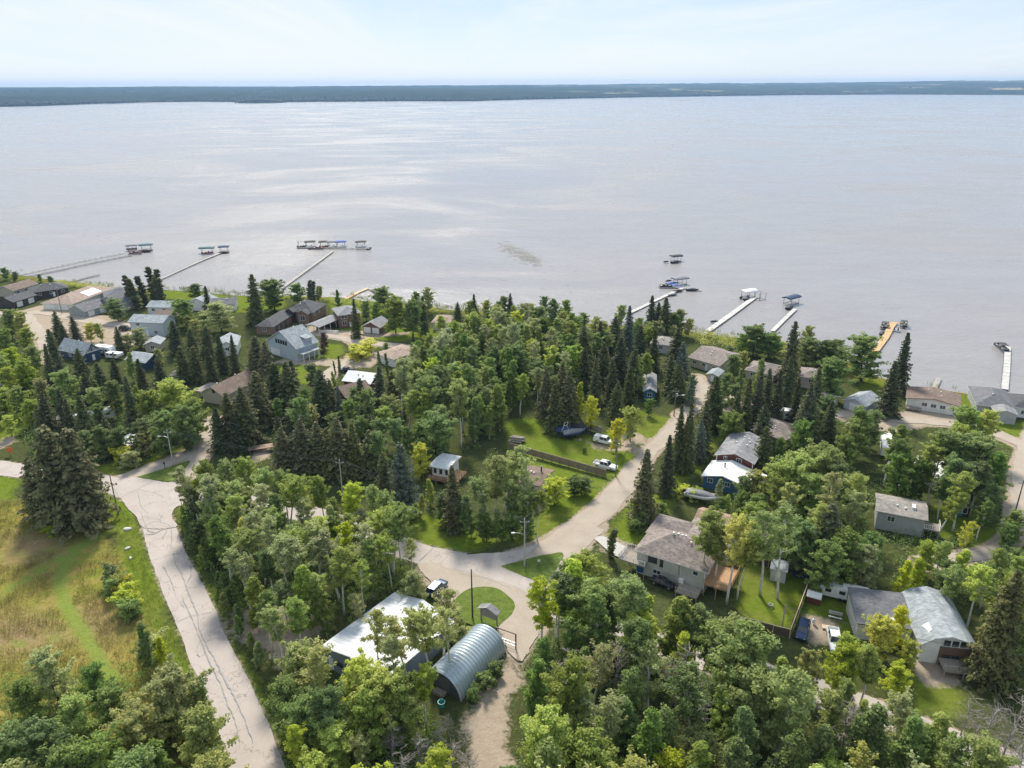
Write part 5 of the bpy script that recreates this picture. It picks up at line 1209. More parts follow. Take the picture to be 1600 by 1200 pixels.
def hull_mb(L, W, H, z0=0.0, n=9):
    secs = []
    for i in range(n):
        t = i / (n - 1); x = -L/2 + L * t; w = W/2 * (1 - max(0, (t - .45) / .55) ** 2.2) * (.88 + .12 * min(1, t * 4)) + .02; k = z0 + .12 * H + .55 * H * max(0, (t - .6) / .4) ** 2; top = z0 + H * (1 + .22 * max(0, (t - .5) / .5) ** 1.6)
        secs.append([(x, -w, top), (x, -w * .82, k + (top - k) * .3), (x, 0, k), (x, w * .82, k + (top - k) * .3), (x, w, top), (x, w * .8, top), (x, w * .78, top - .35 * H), (x, -w * .78, top - .35 * H), (x, -w * .8, top)])
    m = MB(); m.loft(secs); return m
def motorboat(label, p, rz, L=6.2, hull=None, cover=None, cat='boat', z=WATER_Z - .15, tower=False, group=None):
    root = thing('motorboat', label, cat, (p.x, p.y, z), rz, group); hull_mb(L, L * .38, L * .17).build('hull', hull or M_HULLW, root, True)
    H = L * .17
    if cover:
        c = MB(); secs = []
        for i in range(9):
            t = i / 8; x = -L/2 * .97 + L * .95 * t; w = L * .19 * (1 - max(0, (t - .45) / .55) ** 2.2) * .98 + .02; top = H * (1 + .22 * max(0, (t - .5) / .5) ** 1.6) + .02; bump = .10 * L * math.sin(math.pi * min(1, t * 1.15)) ** .8
            secs.append([(x, -w, top - .1), (x, -w * .6, top + bump * .6), (x, 0, top + bump), (x, w * .6, top + bump * .6), (x, w, top - .1), (x, 0, top - .15)])
        c.loft(secs); c.build('cover', cover, root, True)
    else:
        s = MB(); s.box(-L*.4, -L*.28, -L*.14, L*.14, H*.55, H*.95); s.box(-L*.08, L*.0, -L*.13, -L*.03, H*.55, H*1.15); s.box(-L*.08, L*.0, L*.03, L*.13, H*.55, H*1.15); s.build('seats', M_SEAT, root)
        w = MB(); w.hexa([(L*.08, -L*.16, H), (L*.14, -L*.15, H), (L*.14, L*.15, H), (L*.08, L*.16, H)], [(L*.03, -L*.14, H*1.6), (L*.05, -L*.14, H*1.6), (L*.05, L*.14, H*1.6), (L*.03, L*.14, H*1.6)]); w.build('windshield', M_GLASS, root)
    e = MB(); e.box(-L*.56, -L*.48, -.22, .22, H*.3, H*1.25); e.build('outboard_motor', M_BLACK, root)
    if tower:
        t = MB()
        for s in (-1, 1): t.tube([(L*.02, s*L*.18, H), (-L*.06, s*L*.15, H + 1.5), (-L*.16, s*L*.15, H + 1.6), (-L*.26, s*L*.18, H)], .06, 5)
        t.tube([(-L*.06, -L*.15, H + 1.5), (-L*.06, L*.15, H + 1.5)], .06, 5); t.tube([(-L*.16, -L*.15, H + 1.6), (-L*.16, L*.15, H + 1.6)], .06, 5); t.build('tower', M_WMETAL, root)
    return root
def pontoon_boat(label, p, rz, L=7.0, bim=None, rail=None, z=WATER_Z, group=None):
    root = thing('pontoon_boat', label, 'pontoon boat', (p.x, p.y, z), rz, group)
    for s in (-1, 1): t = MB(); t.tube([(-L/2, s*.85, .18), (L*.38, s*.85, .18), (L*.52, s*.85, .36)], [.32, .32, .06], 10); t.build('pontoon', M_ALU, root, True)
    d = MB(); d.box(-L*.48, L*.47, -1.22, 1.22, .48, .58); d.build('deck', mat('pontoon_carpet', (.16, .15, .15), .9), root)
    r = MB(); r.box(-L*.40, L*.44, -1.2, -1.15, .6, 1.25); r.box(-L*.40, L*.44, 1.15, 1.2, .6, 1.25); r.box(L*.42, L*.44, -1.15, 1.15, .6, 1.25); r.box(-L*.40, -L*.39, -1.15, .4, .6, 1.25); r.build('fence_panels', rail or M_HULLK, root)
    s = MB(); s.box(-L*.36, -L*.24, -1.1, 1.1, .6, 1.1); s.box(L*.18, L*.38, -1.1, -.5, .6, 1.05); s.box(L*.18, L*.38, .5, 1.1, .6, 1.05); s.box(-L*.02, L*.06, .1, .9, .6, 1.5); s.build('seats', M_SEAT, root)
    if bim:
        c = MB(); c.box(-L*.30, L*.10, -1.2, 1.2, 2.3, 2.38); c.build('bimini_top', bim, root, False, .04)
        f = MB()
        for x in (-L*.28, L*.08):
            for y in (-1.12, 1.12): f.tube([(x, y, 1.2), (x, y, 2.3)], .03, 5)
        f.build('bimini_frame', M_ALU, root)
    return root
def boat_lift(label, p, rz, canopy, L=7.0, W=3.2, group=None):
    root = thing('boat_lift', label, 'boat lift', (p.x, p.y, WATER_Z), rz, group); f = MB()
    for x in (-L*.32, L*.32):
        for y in (-W/2, W/2): f.tube([(x, y, -2.2), (x, y, 3.0)], .09, 5)
        f.tube([(x, -W/2, .25), (x, W/2, .25)], .07, 5)
    for y in (-W/2, W/2): f.tube([(-L*.36, y, .1), (L*.36, y, .1)], .07, 5); f.tube([(-L*.45, y, 2.95), (L*.45, y, 2.95)], .05, 5)
    f.build('frame', M_LIFT, root)
    if canopy:
        c = MB(); secs = []
        for i in range(9):
            t = i / 8; x = -L/2 + L * t; e = 1 - .3 * abs(2 * t - 1) ** 4
            secs.append([(x, -W*.56, 2.55), (x, -W*.54, 3.0), (x, -W*.3, 3.0 + .42 * e), (x, 0, 3.0 + .6 * e), (x, W*.3, 3.0 + .42 * e), (x, W*.54, 3.0), (x, W*.56, 2.55), (x, 0, 2.95)])
        c.loft(secs); c.build('canopy', canopy, root)
    return root
def pwc(label, p, rz, m, group=None):
    root = thing('jet_ski', label, 'jet ski', (p.x, p.y, WATER_Z + .25), rz, group); hull_mb(3.1, 1.15, .6).build('hull', m, root, True)
    s = MB(); s.loft([[(-1.2, -.22, .5), (-1.2, .22, .5), (-1.2, .16, .95), (-1.2, -.16, .95)], [(.1, -.22, .5), (.1, .22, .5), (.1, .16, .88), (.1, -.16, .88)], [(.7, -.3, .5), (.7, .3, .5), (.5, .2, 1.15), (.5, -.2, 1.15)]]); s.build('seat', M_BLACK, root)
    h = MB(); h.tube([(.45, -.38, 1.2), (.5, 0, 1.15), (.45, .38, 1.2)], .04, 5); h.build('handlebar', M_BLACK, root)
    return root
def W(x, y, z=WATER_Z): return P(x, y, z)

dock('long dark dock at the far left running to the boat cluster', [(46, 431), (100, 420), (150, 409), (206, 398)], 1.4, M_DOCKD)
dock('slender pale dock parallel to the long dark one at far left', [(30, 429), (80, 418), (140, 405), (196, 394.5)], .9, M_DOCKG)
dock('short dark dock with chairs behind the sprawling brown-roofed house', [(112, 440), (136, 433), (156, 428.5)], 1.3, M_DOCKD)
dock('pale railed dock ending at the teal and blue lift canopies', [(250, 436), (285, 420), (318, 405.5), (346, 394.5)], 1.5, M_DOCKG)
dock('long straight grey dock leading to the row of boat lifts', [(440, 450), (480, 421), (520, 392)], 1.7, M_DOCKG)
dock('cross dock carrying the row of boat lifts', [(464, 386.5), (500, 387), (540, 387.5), (578, 388.5)], 1.4, M_DOCKD)
dock('tan L-shaped dock behind the tree beside the brick house', [(538, 468), (560, 456), (576, 449.5)], 1.8, M_DOCKO)
dock('low grey end platform of the tan L-shaped dock', [(577, 450), (586, 456), (594, 458)], 1.4, M_DOCKG)
dock('long pale dock below the blue-covered boats', [(985, 488), (1022, 470), (1066, 450)], 1.7, M_DOCKW)
dock('cross dock with blue-covered boats at the pale dock end', [(1033, 446.5), (1064, 449), (1096, 453)], 1.5, M_DOCKG)
dock('broad white dock reaching the white lift canopy', [(1080, 535), (1110, 514), (1145, 489), (1179, 464)], 2.3, M_DOCKW)
dock('narrow white dock below the dark blue lift canopy', [(1207, 517), (1225, 499), (1243, 482)], 1.7, M_DOCKW)
dock('new orange cedar dock with a pontoon boat on either side', [(1366, 550), (1384, 526), (1396, 504.5)], 2.4, M_DOCKO)
dock('small cross end of the orange cedar dock', [(1392, 503.5), (1404, 505)], 1.6, M_DOCKO, True, DECK_Z + .03)
dock('weathered landing below the spreading shore tree', [(1338, 592), (1352, 576)], 2.6, M_DOCKG)
dock('short plank landing behind the long white cottage', [(1460, 606), (1467, 590)], 1.6, M_DOCKG)
dock('bright white dock at the right edge beside a pontoon boat', [(1570, 608), (1573, 577), (1575, 541)], 1.9, M_DOCKW)

# cluster at far left
boat_lift('boat lift with maroon boat at the far left cluster', W(207, 391), rad(15), M_GREYC, 6.4, 3.0); motorboat('maroon runabout under the far left grey canopy', W(207, 391.5), rad(15), 5.6, M_HULLR, None, z=WATER_Z + .3)
boat_lift('dark canopy lift at the right of the far left cluster', W(229, 390), rad(20), M_TEAL, 7.5, 3.2)
motorboat('black covered boat below the far left dark canopy', W(229, 394), rad(12), 7, M_HULLK, M_BLACKC); pontoon_boat('pontoon boat at the near side of the far left cluster', W(212, 397), rad(8), 7.5, None, M_HULLR)
boat_lift('teal canopy lift at the end of the pale railed dock', W(324, 395), rad(12), M_TEAL, 8.5, 3.4); motorboat('red-hulled boat under the teal lift canopy', W(325, 397.5), rad(12), 6.2, M_HULLR, None, z=WATER_Z + .25)
boat_lift('small navy canopy lift beyond the pale railed dock', W(350.5, 393), rad(12), M_BLUEC, 6.0, 3.2); motorboat('dark boat under the small navy canopy', W(351, 396), rad(10), 5.6, M_HULLK, M_BLACKC)
for i, (x, c, lab, hl) in enumerate([(472, None, 'bare frame boat lift at the left end of the row', M_HULLK), (485, M_BLACKC, 'leftmost black canopy lift in the row of lifts', M_HULLW), (507, M_BLACKC, 'second black canopy lift in the row of lifts', M_HULLR), (520, M_GREYC, 'grey canopy lift beside the royal blue one', M_HULLW), (533, M_ROYAL, 'royal blue canopy lift in the row of lifts', M_HULLW), (564, M_BLACKC, 'lone black canopy lift at the right of the row', M_HULLW)]):
    boat_lift(lab, W(x, 385), rad(10 + 5 * (i % 2)), c, 6.5, 3.0)
    motorboat({0: 'black open boat on the bare lift frame', 1: 'white boat under the leftmost black canopy of the row', 2: 'maroon boat under the second black canopy', 3: 'white boat under the grey canopy in the row', 4: 'white boat under the royal blue canopy', 5: 'white boat under the lone black canopy'}[i], W(x + 1, 387), rad(10), 5.8, hl, None, z=WATER_Z + .1)
pontoon_boat('pontoon boat moored between the first two canopy lifts', W(497, 389.5), rad(0), 7.0, None, M_HULLR); motorboat('small dark boat at the right tip of the cross dock', W(577, 389), rad(60), 4.2, M_HULLK, M_BLACKC)
motorboat('dark skiff on the near side of the row of lifts', W(489, 389.5), rad(5), 5, M_HULLK, M_BLACKC)
# right-hand docks
boat_lift('offshore lift with black canopy standing alone in the lake', W(1056, 408), rad(20), M_BLACKC, 6.6, 3.2); motorboat('dark boat hanging in the offshore lift', W(1056, 411), rad(18), 5.8, M_HULLK, M_BLACKC); pwc('jet ski moored beside the offshore lift', W(1041, 411), rad(20), M_HULLK)
boat_lift('beige canopy lift at the end of the pale dock', W(1062, 444), rad(24), M_GREYC, 8.0, 3.4); motorboat('royal blue covered boat left of the beige canopy', W(1051, 446), rad(20), 7.2, M_HULLW, M_ROYAL); motorboat('second blue covered boat near the dock crossing', W(1058, 449.5), rad(-20), 5.6, M_HULLW, M_ROYAL)
pontoon_boat('grey pontoon boat left end of the blue boats cross dock', W(1040, 449.5), rad(-4), 6.6, None, M_HULLK); motorboat('dark boat moored at the cross dock right arm', W(1082, 454.5), rad(-6), 5.5, M_HULLK, M_BLACKC); motorboat('black skiff moored below the pale dock end', W(1060, 456), rad(25), 5.2, M_HULLK, M_BLACKC); motorboat('small dark boat halfway down the pale dock', W(1051, 462), rad(20), 4.5, M_HULLK, M_GREYC); pwc('jet ski at the far side of the blue boats', W(1045, 441), rad(10), M_HULLB)
boat_lift('white canopy lift at the end of the broad white dock', W(1169, 464), rad(28), R_['white'], 7.5, 3.4); motorboat('dark boat under the white lift canopy', W(1167, 468), rad(60), 6, M_HULLK, M_BLACKC); pwc('jet ski left of the white lift canopy', W(1158, 467), rad(60), M_HULLK); boat_lift('empty lift frame right of the broad white dock', W(1187, 468), rad(30), None, 6, 3.0)
boat_lift('dark blue canopy lift beside the narrow white dock', W(1236, 474), rad(36), M_BLUEC, 8.0, 3.8); motorboat('dark boat under the dark blue lift canopy', W(1234, 482), rad(50), 6, M_HULLK, M_BLACKC); pwc('jet ski moored at mid length of the broad white dock', W(1116, 505), rad(10), M_HULLK)
pontoon_boat('dark pontoon boat left of the orange cedar dock', W(1382, 512), rad(58), 7.2, M_BLACKC, M_HULLK); pontoon_boat('dark pontoon boat right of the orange cedar dock', W(1411.5, 510), rad(65), 7.2, M_BLACKC, M_HULLK); pwc('white jet ski nearest the orange cedar dock', W(1397, 517), rad(60), M_HULLW); pwc('white jet ski between its twin and the right pontoon boat', W(1403, 518), rad(60), M_HULLW); motorboat('small dark boat below the left pontoon boat', W(1378, 522), rad(58), 4.5, M_HULLK, M_BLACKC)
pontoon_boat('large dark pontoon boat beside the bright white dock', W(1564, 546), rad(78), 9.0, M_BLACKC, M_HULLK)

# ------------------------------------------------------------------ vehicles
M_TYRE = mat('tyre_rubber', (.025, .025, .026), .8, .1, 4)
M_CARW = mat('white_car_paint', (.76, .76, .75), .25, .03, 1, 0, 0, None, .6)
M_CARB = mat('dark_blue_car_paint', (.015, .035, .10), .2, .06, 1, .2, 0, None, .7)
M_CARK = mat('black_car_paint', (.02, .021, .024), .2, .05, 1, 0, 0, None, .7)
M_CARG = mat('steel_blue_car_paint', (.06, .10, .16), .22, .05, 1, .2, 0, None, .7)
M_LAMPW = mat('headlight_glass', (.75, .75, .72), .1, .02, 1); M_LAMPR = mat('tail_light', (.35, .02, .02), .2, .05, 1)
def car(label, p, rz, kind, paint, name=None, cat=None, z=.0):
    root = thing(name or {'pickup': 'pickup_truck', 'suv': 'suv', 'sedan': 'car'}[kind], label, cat or {'pickup': 'pickup truck', 'suv': 'suv', 'sedan': 'car'}[kind], (p.x, p.y, z), rz)
    L, Wd, H = {'pickup': (5.9, 2.0, 1.9), 'suv': (4.9, 1.95, 1.8), 'sedan': (4.7, 1.85, 1.45)}[kind]; h = Wd / 2
    bz, tz = .38, {'pickup': 1.12, 'suv': 1.08, 'sedan': .92}[kind]
    b = MB(); secs = []
    for x, w, z0, z1 in [(-L/2, .9, bz + .15, tz - .08), (-L/2 + .12, .98, bz, tz), (-L*.2, 1, bz - .05, tz), (L*.12, 1, bz - .05, tz), (L*.36, .98, bz, tz - .06), (L/2 - .12, .92, bz + .02, tz - .16), (L/2, .82, bz + .15, tz - .32)]:
        secs.append([(x, -h*w, z0), (x, -h*w, z0 + .35), (x, -h*w*.97, z1 - .08), (x, -h*w*.88, z1), (x, h*w*.88, z1), (x, h*w*.97, z1 - .08), (x, h*w, z0 + .35), (x, h*w, z0)])
    if kind == 'pickup':
        keep = [s for s in secs if s[0][0] > -L*.21]; b.loft(keep)
        y = h * .98; x0, x1 = -L/2, -L*.2
        b.box(x0, x1, -y, -y + .1, bz, tz); b.box(x0, x1, y - .1, y, bz, tz); b.box(x0, x0 + .08, -y + .1, y - .1, bz, tz); b.box(x0 + .08, x1, -y + .1, y - .1, bz, bz + .25)
    else: b.loft(secs)
    b.build('body', paint, root)
    c0, c1 = {'pickup': (-L*.21, L*.20), 'suv': (-L*.47, L*.20), 'sedan': (-L*.33, L*.18)}[kind]
    cb = MB(); rr = {'pickup': (.12, .55), 'suv': (.25, .6), 'sedan': (.65, .75)}[kind]
    cb.hexa([(c0, -h*.9, tz - .02), (c1, -h*.9, tz - .02), (c1, h*.9, tz - .02), (c0, h*.9, tz - .02)], [(c0 + rr[0], -h*.74, H - .05), (c1 - rr[1], -h*.74, H - .05), (c1 - rr[1], h*.74, H - .05), (c0 + rr[0], h*.74, H - .05)]); g = cb.build('window_glass', M_GLASS, root)
    rf = MB(); rf.hexa([(c0 + rr[0] - .05, -h*.76, H - .06), (c1 - rr[1] + .05, -h*.76, H - .06), (c1 - rr[1] + .05, h*.76, H - .06), (c0 + rr[0] - .05, h*.76, H - .06)], [(c0 + rr[0] + .05, -h*.68, H), (c1 - rr[1] - .05, -h*.68, H), (c1 - rr[1] - .05, h*.68, H), (c0 + rr[0] + .05, h*.68, H)])
    for fx in (.0, .5, 1.0):
        for s in (-1, 1):
            xb = c0 + (c1 - c0) * fx; xt = c0 + rr[0] + (c1 - rr[1] - c0 - rr[0]) * fx; rf.tube([(xb, s*h*.905, tz - .02), (xt, s*h*.75, H - .05)], .055, 4)
    rf.build('roof', paint, root)
    for x in (-L*.31, L*.31):
        for s in (-1, 1):
            t = MB(); n = 14; r = .37; y0, y1 = s*h*.80, s*h*1.0
            t.tube([(x, y0, r), (x, y1, r)], r, n); o = t.build('wheel', M_TYRE, root); q = MB(); q.tube([(x, y1, r), (x, y1 + s*.02, r)], r * .62, n); q.build('rim', M_ALU, o)
    for s in (-1, 1):
        q = MB(); q.box(L/2 - .16, L/2 - .02, s*h*.62 - .17, s*h*.62 + .17, tz - .42, tz - .25); q.build('headlight', M_LAMPW, root)
        q = MB(); q.box(-L/2 - .02, -L/2 + .05, s*h*.8 - .1, s*h*.8 + .1, tz - .4, tz - .1); q.build('tail_light', M_LAMPR, root)
    FOOT.append([(p.x + math.cos(rz + a) * 3.2, p.y + math.sin(rz + a) * 3.2) for a in (.4, math.pi - .4, math.pi + .4, -.4)]); HOUSES.append((root, label))
    return root
t = car('white pickup truck parked at the end of the long fence', P(946, 731), rad(-30), 'pickup', M_CARW)
q = MB(); q.box(.1, .65, -.35, .35, 1.9, 1.92); q.build('sunroof', M_GLASS, t)
t = car('older white pickup with box topper by the yellow tree', P(945, 692), rad(-30), 'pickup', M_CARW)
q = MB(); q.hexa([(-2.9, -.95, 1.12), (-1.25, -.95, 1.12), (-1.25, .95, 1.12), (-2.9, .95, 1.12)], [(-2.75, -.8, 1.85), (-1.3, -.8, 1.85), (-1.3, .8, 1.85), (-2.75, .8, 1.85)]); q.build('topper', M_CARW, t)
car('dark blue suv outside the cedar fence corner', P(1253.5, 990), rad(-118), 'suv', M_CARB, 'suv')
car('white pickup half hidden by the yellowing maple', P(1303, 1005), rad(-105), 'pickup', M_CARW)
car('steel blue suv parked behind the steel building', P(683, 923), rad(62), 'suv', M_CARG)
car('white car beside the white trailer near the shore', P(1253, 663), rad(-12), 'sedan', M_CARW)
car('black suv on the gravel lot by the two-storey pale blue house', P(197, 516), rad(8), 'suv', M_CARK)
car('dark car at the garage of the sprawling brown-roofed house', P(86, 482), rad(12), 'sedan', M_CARK)
car('dark car parked beside the red wooden house', P(543, 580), rad(10), 'sedan', M_CARK)
car('grey-blue car tucked beside the big sage-beige house', P(1036, 914), rad(-35), 'sedan', M_CARK)

def trailer(label, p, rz, L=9.0, m=None, H=3.0, name='camper_trailer', cat='camper trailer'):
    root = thing(name, label, cat, (p.x, p.y, 0), rz); m = m or M_WMETAL
    b = MB(); pr = [(-L/2, .55), (L/2 - .8, .55), (L/2, 1.3), (L/2 - .1, 2.2), (L/2 - .7, H), (-L/2 + .2, H), (-L/2, H - .3)]
    b.loft([[(x, -1.25, z) for x, z in pr], [(x, 1.25, z) for x, z in pr]]); b.build('body', m, root, False, .06)
    for x in (-L*.32, -L*.05, L*.25):
        for s in (-1, 1): q = MB(); q.box(x - .5, x + .5, s*1.25 - .02, s*1.25 + .02, 1.5, 2.2); q.build('window', M_GLASS, root)
    q = MB(); q.box(L*.05, L*.05 + .7, -1.28, -1.24, .7, 2.6); q.build('door', M_GMETAL, root)
    q = MB(); q.box(-.5, .5, -.4, .4, H - .02, H + .3); q.build('air_conditioner', M_TRIM, root); q = MB(); q.box(L*.28, L*.34, -.25, .25, H - .02, H + .12); q.build('roof_vent', M_TRIM, root)
    for x in (-L*.08, L*.02):
        for s in (-1, 1): t = MB(); t.tube([(x, s*1.05, .36), (x, s*1.27, .36)], .36, 12); t.build('wheel', M_TYRE, root)
    q = MB(); q.tube([(L/2 - .5, -.7, .55), (L/2 + 1.1, 0, .5), (L/2 - .5, .7, .55)], .06, 5); q.tube([(L/2 + .9, 0, .5), (L/2 + .9, 0, -.1)], .05, 5); q.build('hitch', M_BLACK, root)
    c, s = math.cos(rz), math.sin(rz); FOOT.append([(p.x + x*c - y*s, p.y + x*s + y*c) for x, y in ((-L/2, -1.6), (L/2, -1.6), (L/2, 1.6), (-L/2, 1.6))]); HOUSES.append((root, label)); return root
trailer('long white camper trailer behind the brownish-grey hip-roofed cottage', P(1212, 654), rad(-12), 10.5)
trailer('white camper trailer seen between the right-hand maples', P(1383, 703), rad(66), 10)
trailer('white camper trailer in trees behind the junction pines', P(118, 664), rad(25), 8.5)
trailer('second white camper under the tall spruce near the left junction', P(157, 656), rad(35), 8.0)
trailer('white camper beside the navy steep-gabled cottage', P(165, 553), rad(-20), 7.5)
trailer('white boat-like camper right of the navy steep-gabled cottage', P(180, 560), rad(-15), 5.5, None, 2.2)
trailer('old white camper with patched side near the miniature red shed', P(1318, 935), rad(-24), 8.6, None, 2.6)

def boat_trailer(boat, L):
    q = MB()
    for s in (-1, 1): q.tube([(-L*.45, s*.6, .5), (L*.3, s*.6, .5), (L*.66, 0, .5)], .06, 5)
    q.tube([(-L*.2, -1.1, .35), (-L*.2, 1.1, .35)], .06, 5)
    q.tube([(-L*.2, -1.05, .33), (-L*.2, -1.25, .33)], .33, 12); q.tube([(-L*.2, 1.05, .33), (-L*.2, 1.25, .33)], .33, 12)
    o = q.build('trailer', M_BLACK, boat); o.location.z = -.55; return o
b = motorboat('grey covered boat on a trailer near the blue house', P(1096, 783), rad(-26), 7.6, M_HULLW, M_GREYC, z=.55); boat_trailer(b, 7.6)
b = motorboat('dark blue covered boat with white tower on the lawn', P(879, 680), rad(170), 7.4, M_HULLB, M_BLUEC, z=.55, tower=True); boat_trailer(b, 7.4)
b = motorboat('dark blue boat with grey cover beside the towered one', P(897, 683), rad(20), 7.0, M_HULLB, M_GREYC, z=.55); boat_trailer(b, 7.0)
b = motorboat('black covered runabout behind the two dark blue boats', P(905, 674), rad(-30), 6.0, M_HULLK, M_BLACKC, z=.55); boat_trailer(b, 6.0)
for p in ((879, 680), (897, 683), (905, 674), (1096, 783)): c = P(*p); FOOT.append([(c.x + math.cos(a) * 4, c.y + math.sin(a) * 4) for a in (.8, 2.4, 4, 5.5)])

# ------------------------------------------------------------------ fences
def fence(label, A, B, hgt, m, sec=2.4, rail=None, boards=8, gaps=.015):
    a, b = P(A[0], A[1], hgt), P(B[0], B[1], hgt); d = Vector((b.x - a.x, b.y - a.y)); L = d.length; root = thing('fence', label, 'fence', (a.x, a.y, 0), math.atan2(d.y, d.x)); n = max(1, round(L / sec)); s = L / n
    pm = MB(); pm.box(-.07, .07, -.07, .07, -.3, hgt + .06); pme = pm.mesh('post', rail or m)
    pn = MB(); rnd = random.Random(3)
    for i in range(boards): x0 = .07 + i * (s - .14) / boards; dz = rnd.uniform(-.03, .03); pn.box(x0 + gaps, x0 + (s - .14) / boards - gaps, .02 + rnd.uniform(-.01, .01), .05, .05, hgt - .06 + dz)
    pn.box(.07, s - .07, -.03, .018, .3, .4); pn.box(.07, s - .07, -.03, .018, hgt - .4, hgt - .3); pne = pn.mesh('panel', m)
    cp = MB(); cp.box(0.01, s - .01, -.06, .08, hgt + .065, hgt + .11); cpe = cp.mesh('cap_rail', rail or m)
    for i in range(n + 1):
        o = bpy.data.objects.new('post', pme); COL.objects.link(o); o.parent = root; o.location.x = i * s
        if i < n:
            for nm, me in (('panel', pne), ('cap_rail', cpe)):
                o = bpy.data.objects.new(nm, me); COL.objects.link(o); o.parent = root; o.location.x = i * s
    HOUSES.append((root, label)); return root
M_FENCE = mat('brown_fence_boards', (.23, .175, .135), .85, .3, 2.0)
M_CEDAR = mat('fresh_cedar_rail', (.55, .42, .29), .75, .15, 2.0)
M_DKF = mat('dark_fence_boards', (.10, .07, .055), .85, .25, 2.0)
fence('long brown board fence across the lawn to the parked pickup', (795, 692), (947, 734.5), 1.8, M_FENCE)
fence('dark fence with pale cap rail along the front of the yard', (1158, 964), (1235, 984), 1.7, M_DKF, 2.4, M_CEDAR)
fence('dark fence with pale cap rail on the right side of the yard', (1235.6, 984), (1270, 891), 1.7, M_DKF, 2.4, M_CEDAR)
fence('dark fence with pale cap rail behind the garden shed', (1180, 868), (1269.6, 891), 1.7, M_DKF, 2.4, M_CEDAR)
fence('short grey board fence behind the yellow tree', (908, 657), (940, 668), 1.8, M_GWOOD)
fence('low white picket fence in front of the long carport', (500, 516), (528, 517), 1.0, M_TRIM, 2.0, None, 12, .03)

# ------------------------------------------------------------------ poles, lamps and wires
M_POLE = mat('weathered_pole', (.22, .19, .16), .85, .2, 1.0); M_POLEG = mat('grey_pole', (.42, .41, .38), .7, .12, 1.0); M_WIRE = mat('power_wire', (.10, .10, .10), .5, .1, 1.0)
POLES = {}
def pole(key, label, top, base, arm=None, cross=True, tr=False, m=None, lampside=-1):
    b = P(base[0], base[1]); lo, hi = 3.0, 20.0
    for _ in range(30):
        h = (lo + hi) / 2
        if to_px((b.x, b.y, h))[1] > top[1]: lo = h
        else: hi = h
    root = thing('utility_pole' if (cross or tr) else 'pole', label, 'utility pole' if (cross or tr) else 'pole', (b.x, b.y, 0)); POLES[key] = (b, h)
    q = MB(); q.tube([(0, 0, -.5), (0, 0, h)], .17, 8, .10); q.build('shaft', m or M_POLE, root)
    if cross:
        q = MB(); q.box(-.9, .9, -.06, .06, h - .75, h - .62); q.build('crossarm', M_POLE, root)
        for x in (-.8, 0, .8): q = MB(); q.lathe([(.03, 0), (.08, .05), (.08, .16), (.04, .24)], 8, x, 0); o = q.build('insulator', M_TRIM, root); o.location.z = h - .62 if x else h - .02
    if tr:
        q = MB(); q.lathe([(.24, 0), (.26, .05), (.26, .8), (.2, .9), (.05, .95)], 12, .42, 0); o = q.build('transformer', M_POLEG, root); o.location.z = h - 2.2
    if arm:
        q = MB(); q.tube([(0, 0, h - arm), (lampside * .9, 0, h - arm + .35), (lampside * 1.9, 0, h - arm + .4)], .045, 6); o = q.build('lamp_arm', M_GMETAL, root)
        q = MB(); q.loft([[(lampside * x, -w, h - arm + .36 + z0), (lampside * x, w, h - arm + .36 + z0), (lampside * x, w * .8, h - arm + .36 + z1), (lampside * x, -w * .8, h - arm + .36 + z1)] for x, w, z0, z1 in ((1.75, .08, 0, .1), (2.1, .18, -.06, .14), (2.5, .1, -.02, .08))]); q.build('lamp_head', M_TRIM, o)
    HOUSES.append((root, label)); return root
pole('a', 'dark leaning-looking pole on the verge of the left junction', (174, 743), (185, 803), None, False)
pole('b', 'pole with street lamp on the left grass triangle', (264.5, 672), (271, 727), 2.0, True, False, M_POLEG)
pole('c', 'grey pole standing against the dark spruce row', (534, 719), (536, 778), None, True, False, M_POLEG)
pole('d', 'utility pole with street lamp on the right grass triangle', (820, 811), (819.5, 886), 3.4, True, False, M_POLEG)
pole('e', 'slim dark pole on the round grass island', (737, 889), (738.5, 966), None, False, False, M_DTRIM)
pole('f', 'utility pole with transformer beside the white pickup', (965, 685), (962, 744), None, True, True)
pole('g', 'utility pole with transformer at the head of the gravel road', (1056, 608), (1053, 650), 2.2, True, True, None, 1)
pole('h', 'utility pole at the right edge beside the gravel lane', (1597, 750), (1584, 808), None, True)
pole('i', 'slim grey pole in the fenced yard', (1227, 945), (1221.5, 984), None, False, False, M_POLEG)
pole('j', 'utility pole in front of the sprawling brown-roofed house', (86, 450), (97, 490), None, True)
pole('k', 'lamp pole buried in the trees below the steel building', (512, 1116), (520, 1178), .3, False, False, M_POLEG)
pole('l', 'tall pole in the yard of the brick house', (470, 482), (469, 510), None, True)
def wire(label, k0, k1, off=(.8, -.8, 0), sag=.9, group=None):
    (a, ha), (b, hb) = POLES[k0], POLES[k1]
    for i, w in enumerate(off):
        pts = []
        for j in range(13): t = j / 12; p = a.lerp(b, t); pts.append((p.x + w, p.y, (ha - .35) * (1 - t) + (hb - .35) * t - sag * 4 * t * (1 - t) + (.55 if w == 0 else 0)))
        q = MB(); q.tube(pts, .022, 4); o = q.build('power_wire', M_WIRE); put(o, {0: 'topmost ', 1: 'right-hand ', -1: 'left-hand '}[(w > 0) - (w < 0)] + label, 'wire', 'overhead wires')
wire('power wire between the two grass triangle poles via the spruce row pole', 'c', 'd'); wire('power wire from the left triangle pole to the spruce row pole', 'b', 'c'); wire('power wire from the right triangle pole to the transformer pole', 'd', 'f'); wire('power wire from the transformer pole up the gravel road', 'f', 'g'); wire('power wire from the left triangle pole to the verge pole', 'b', 'a', (0,))
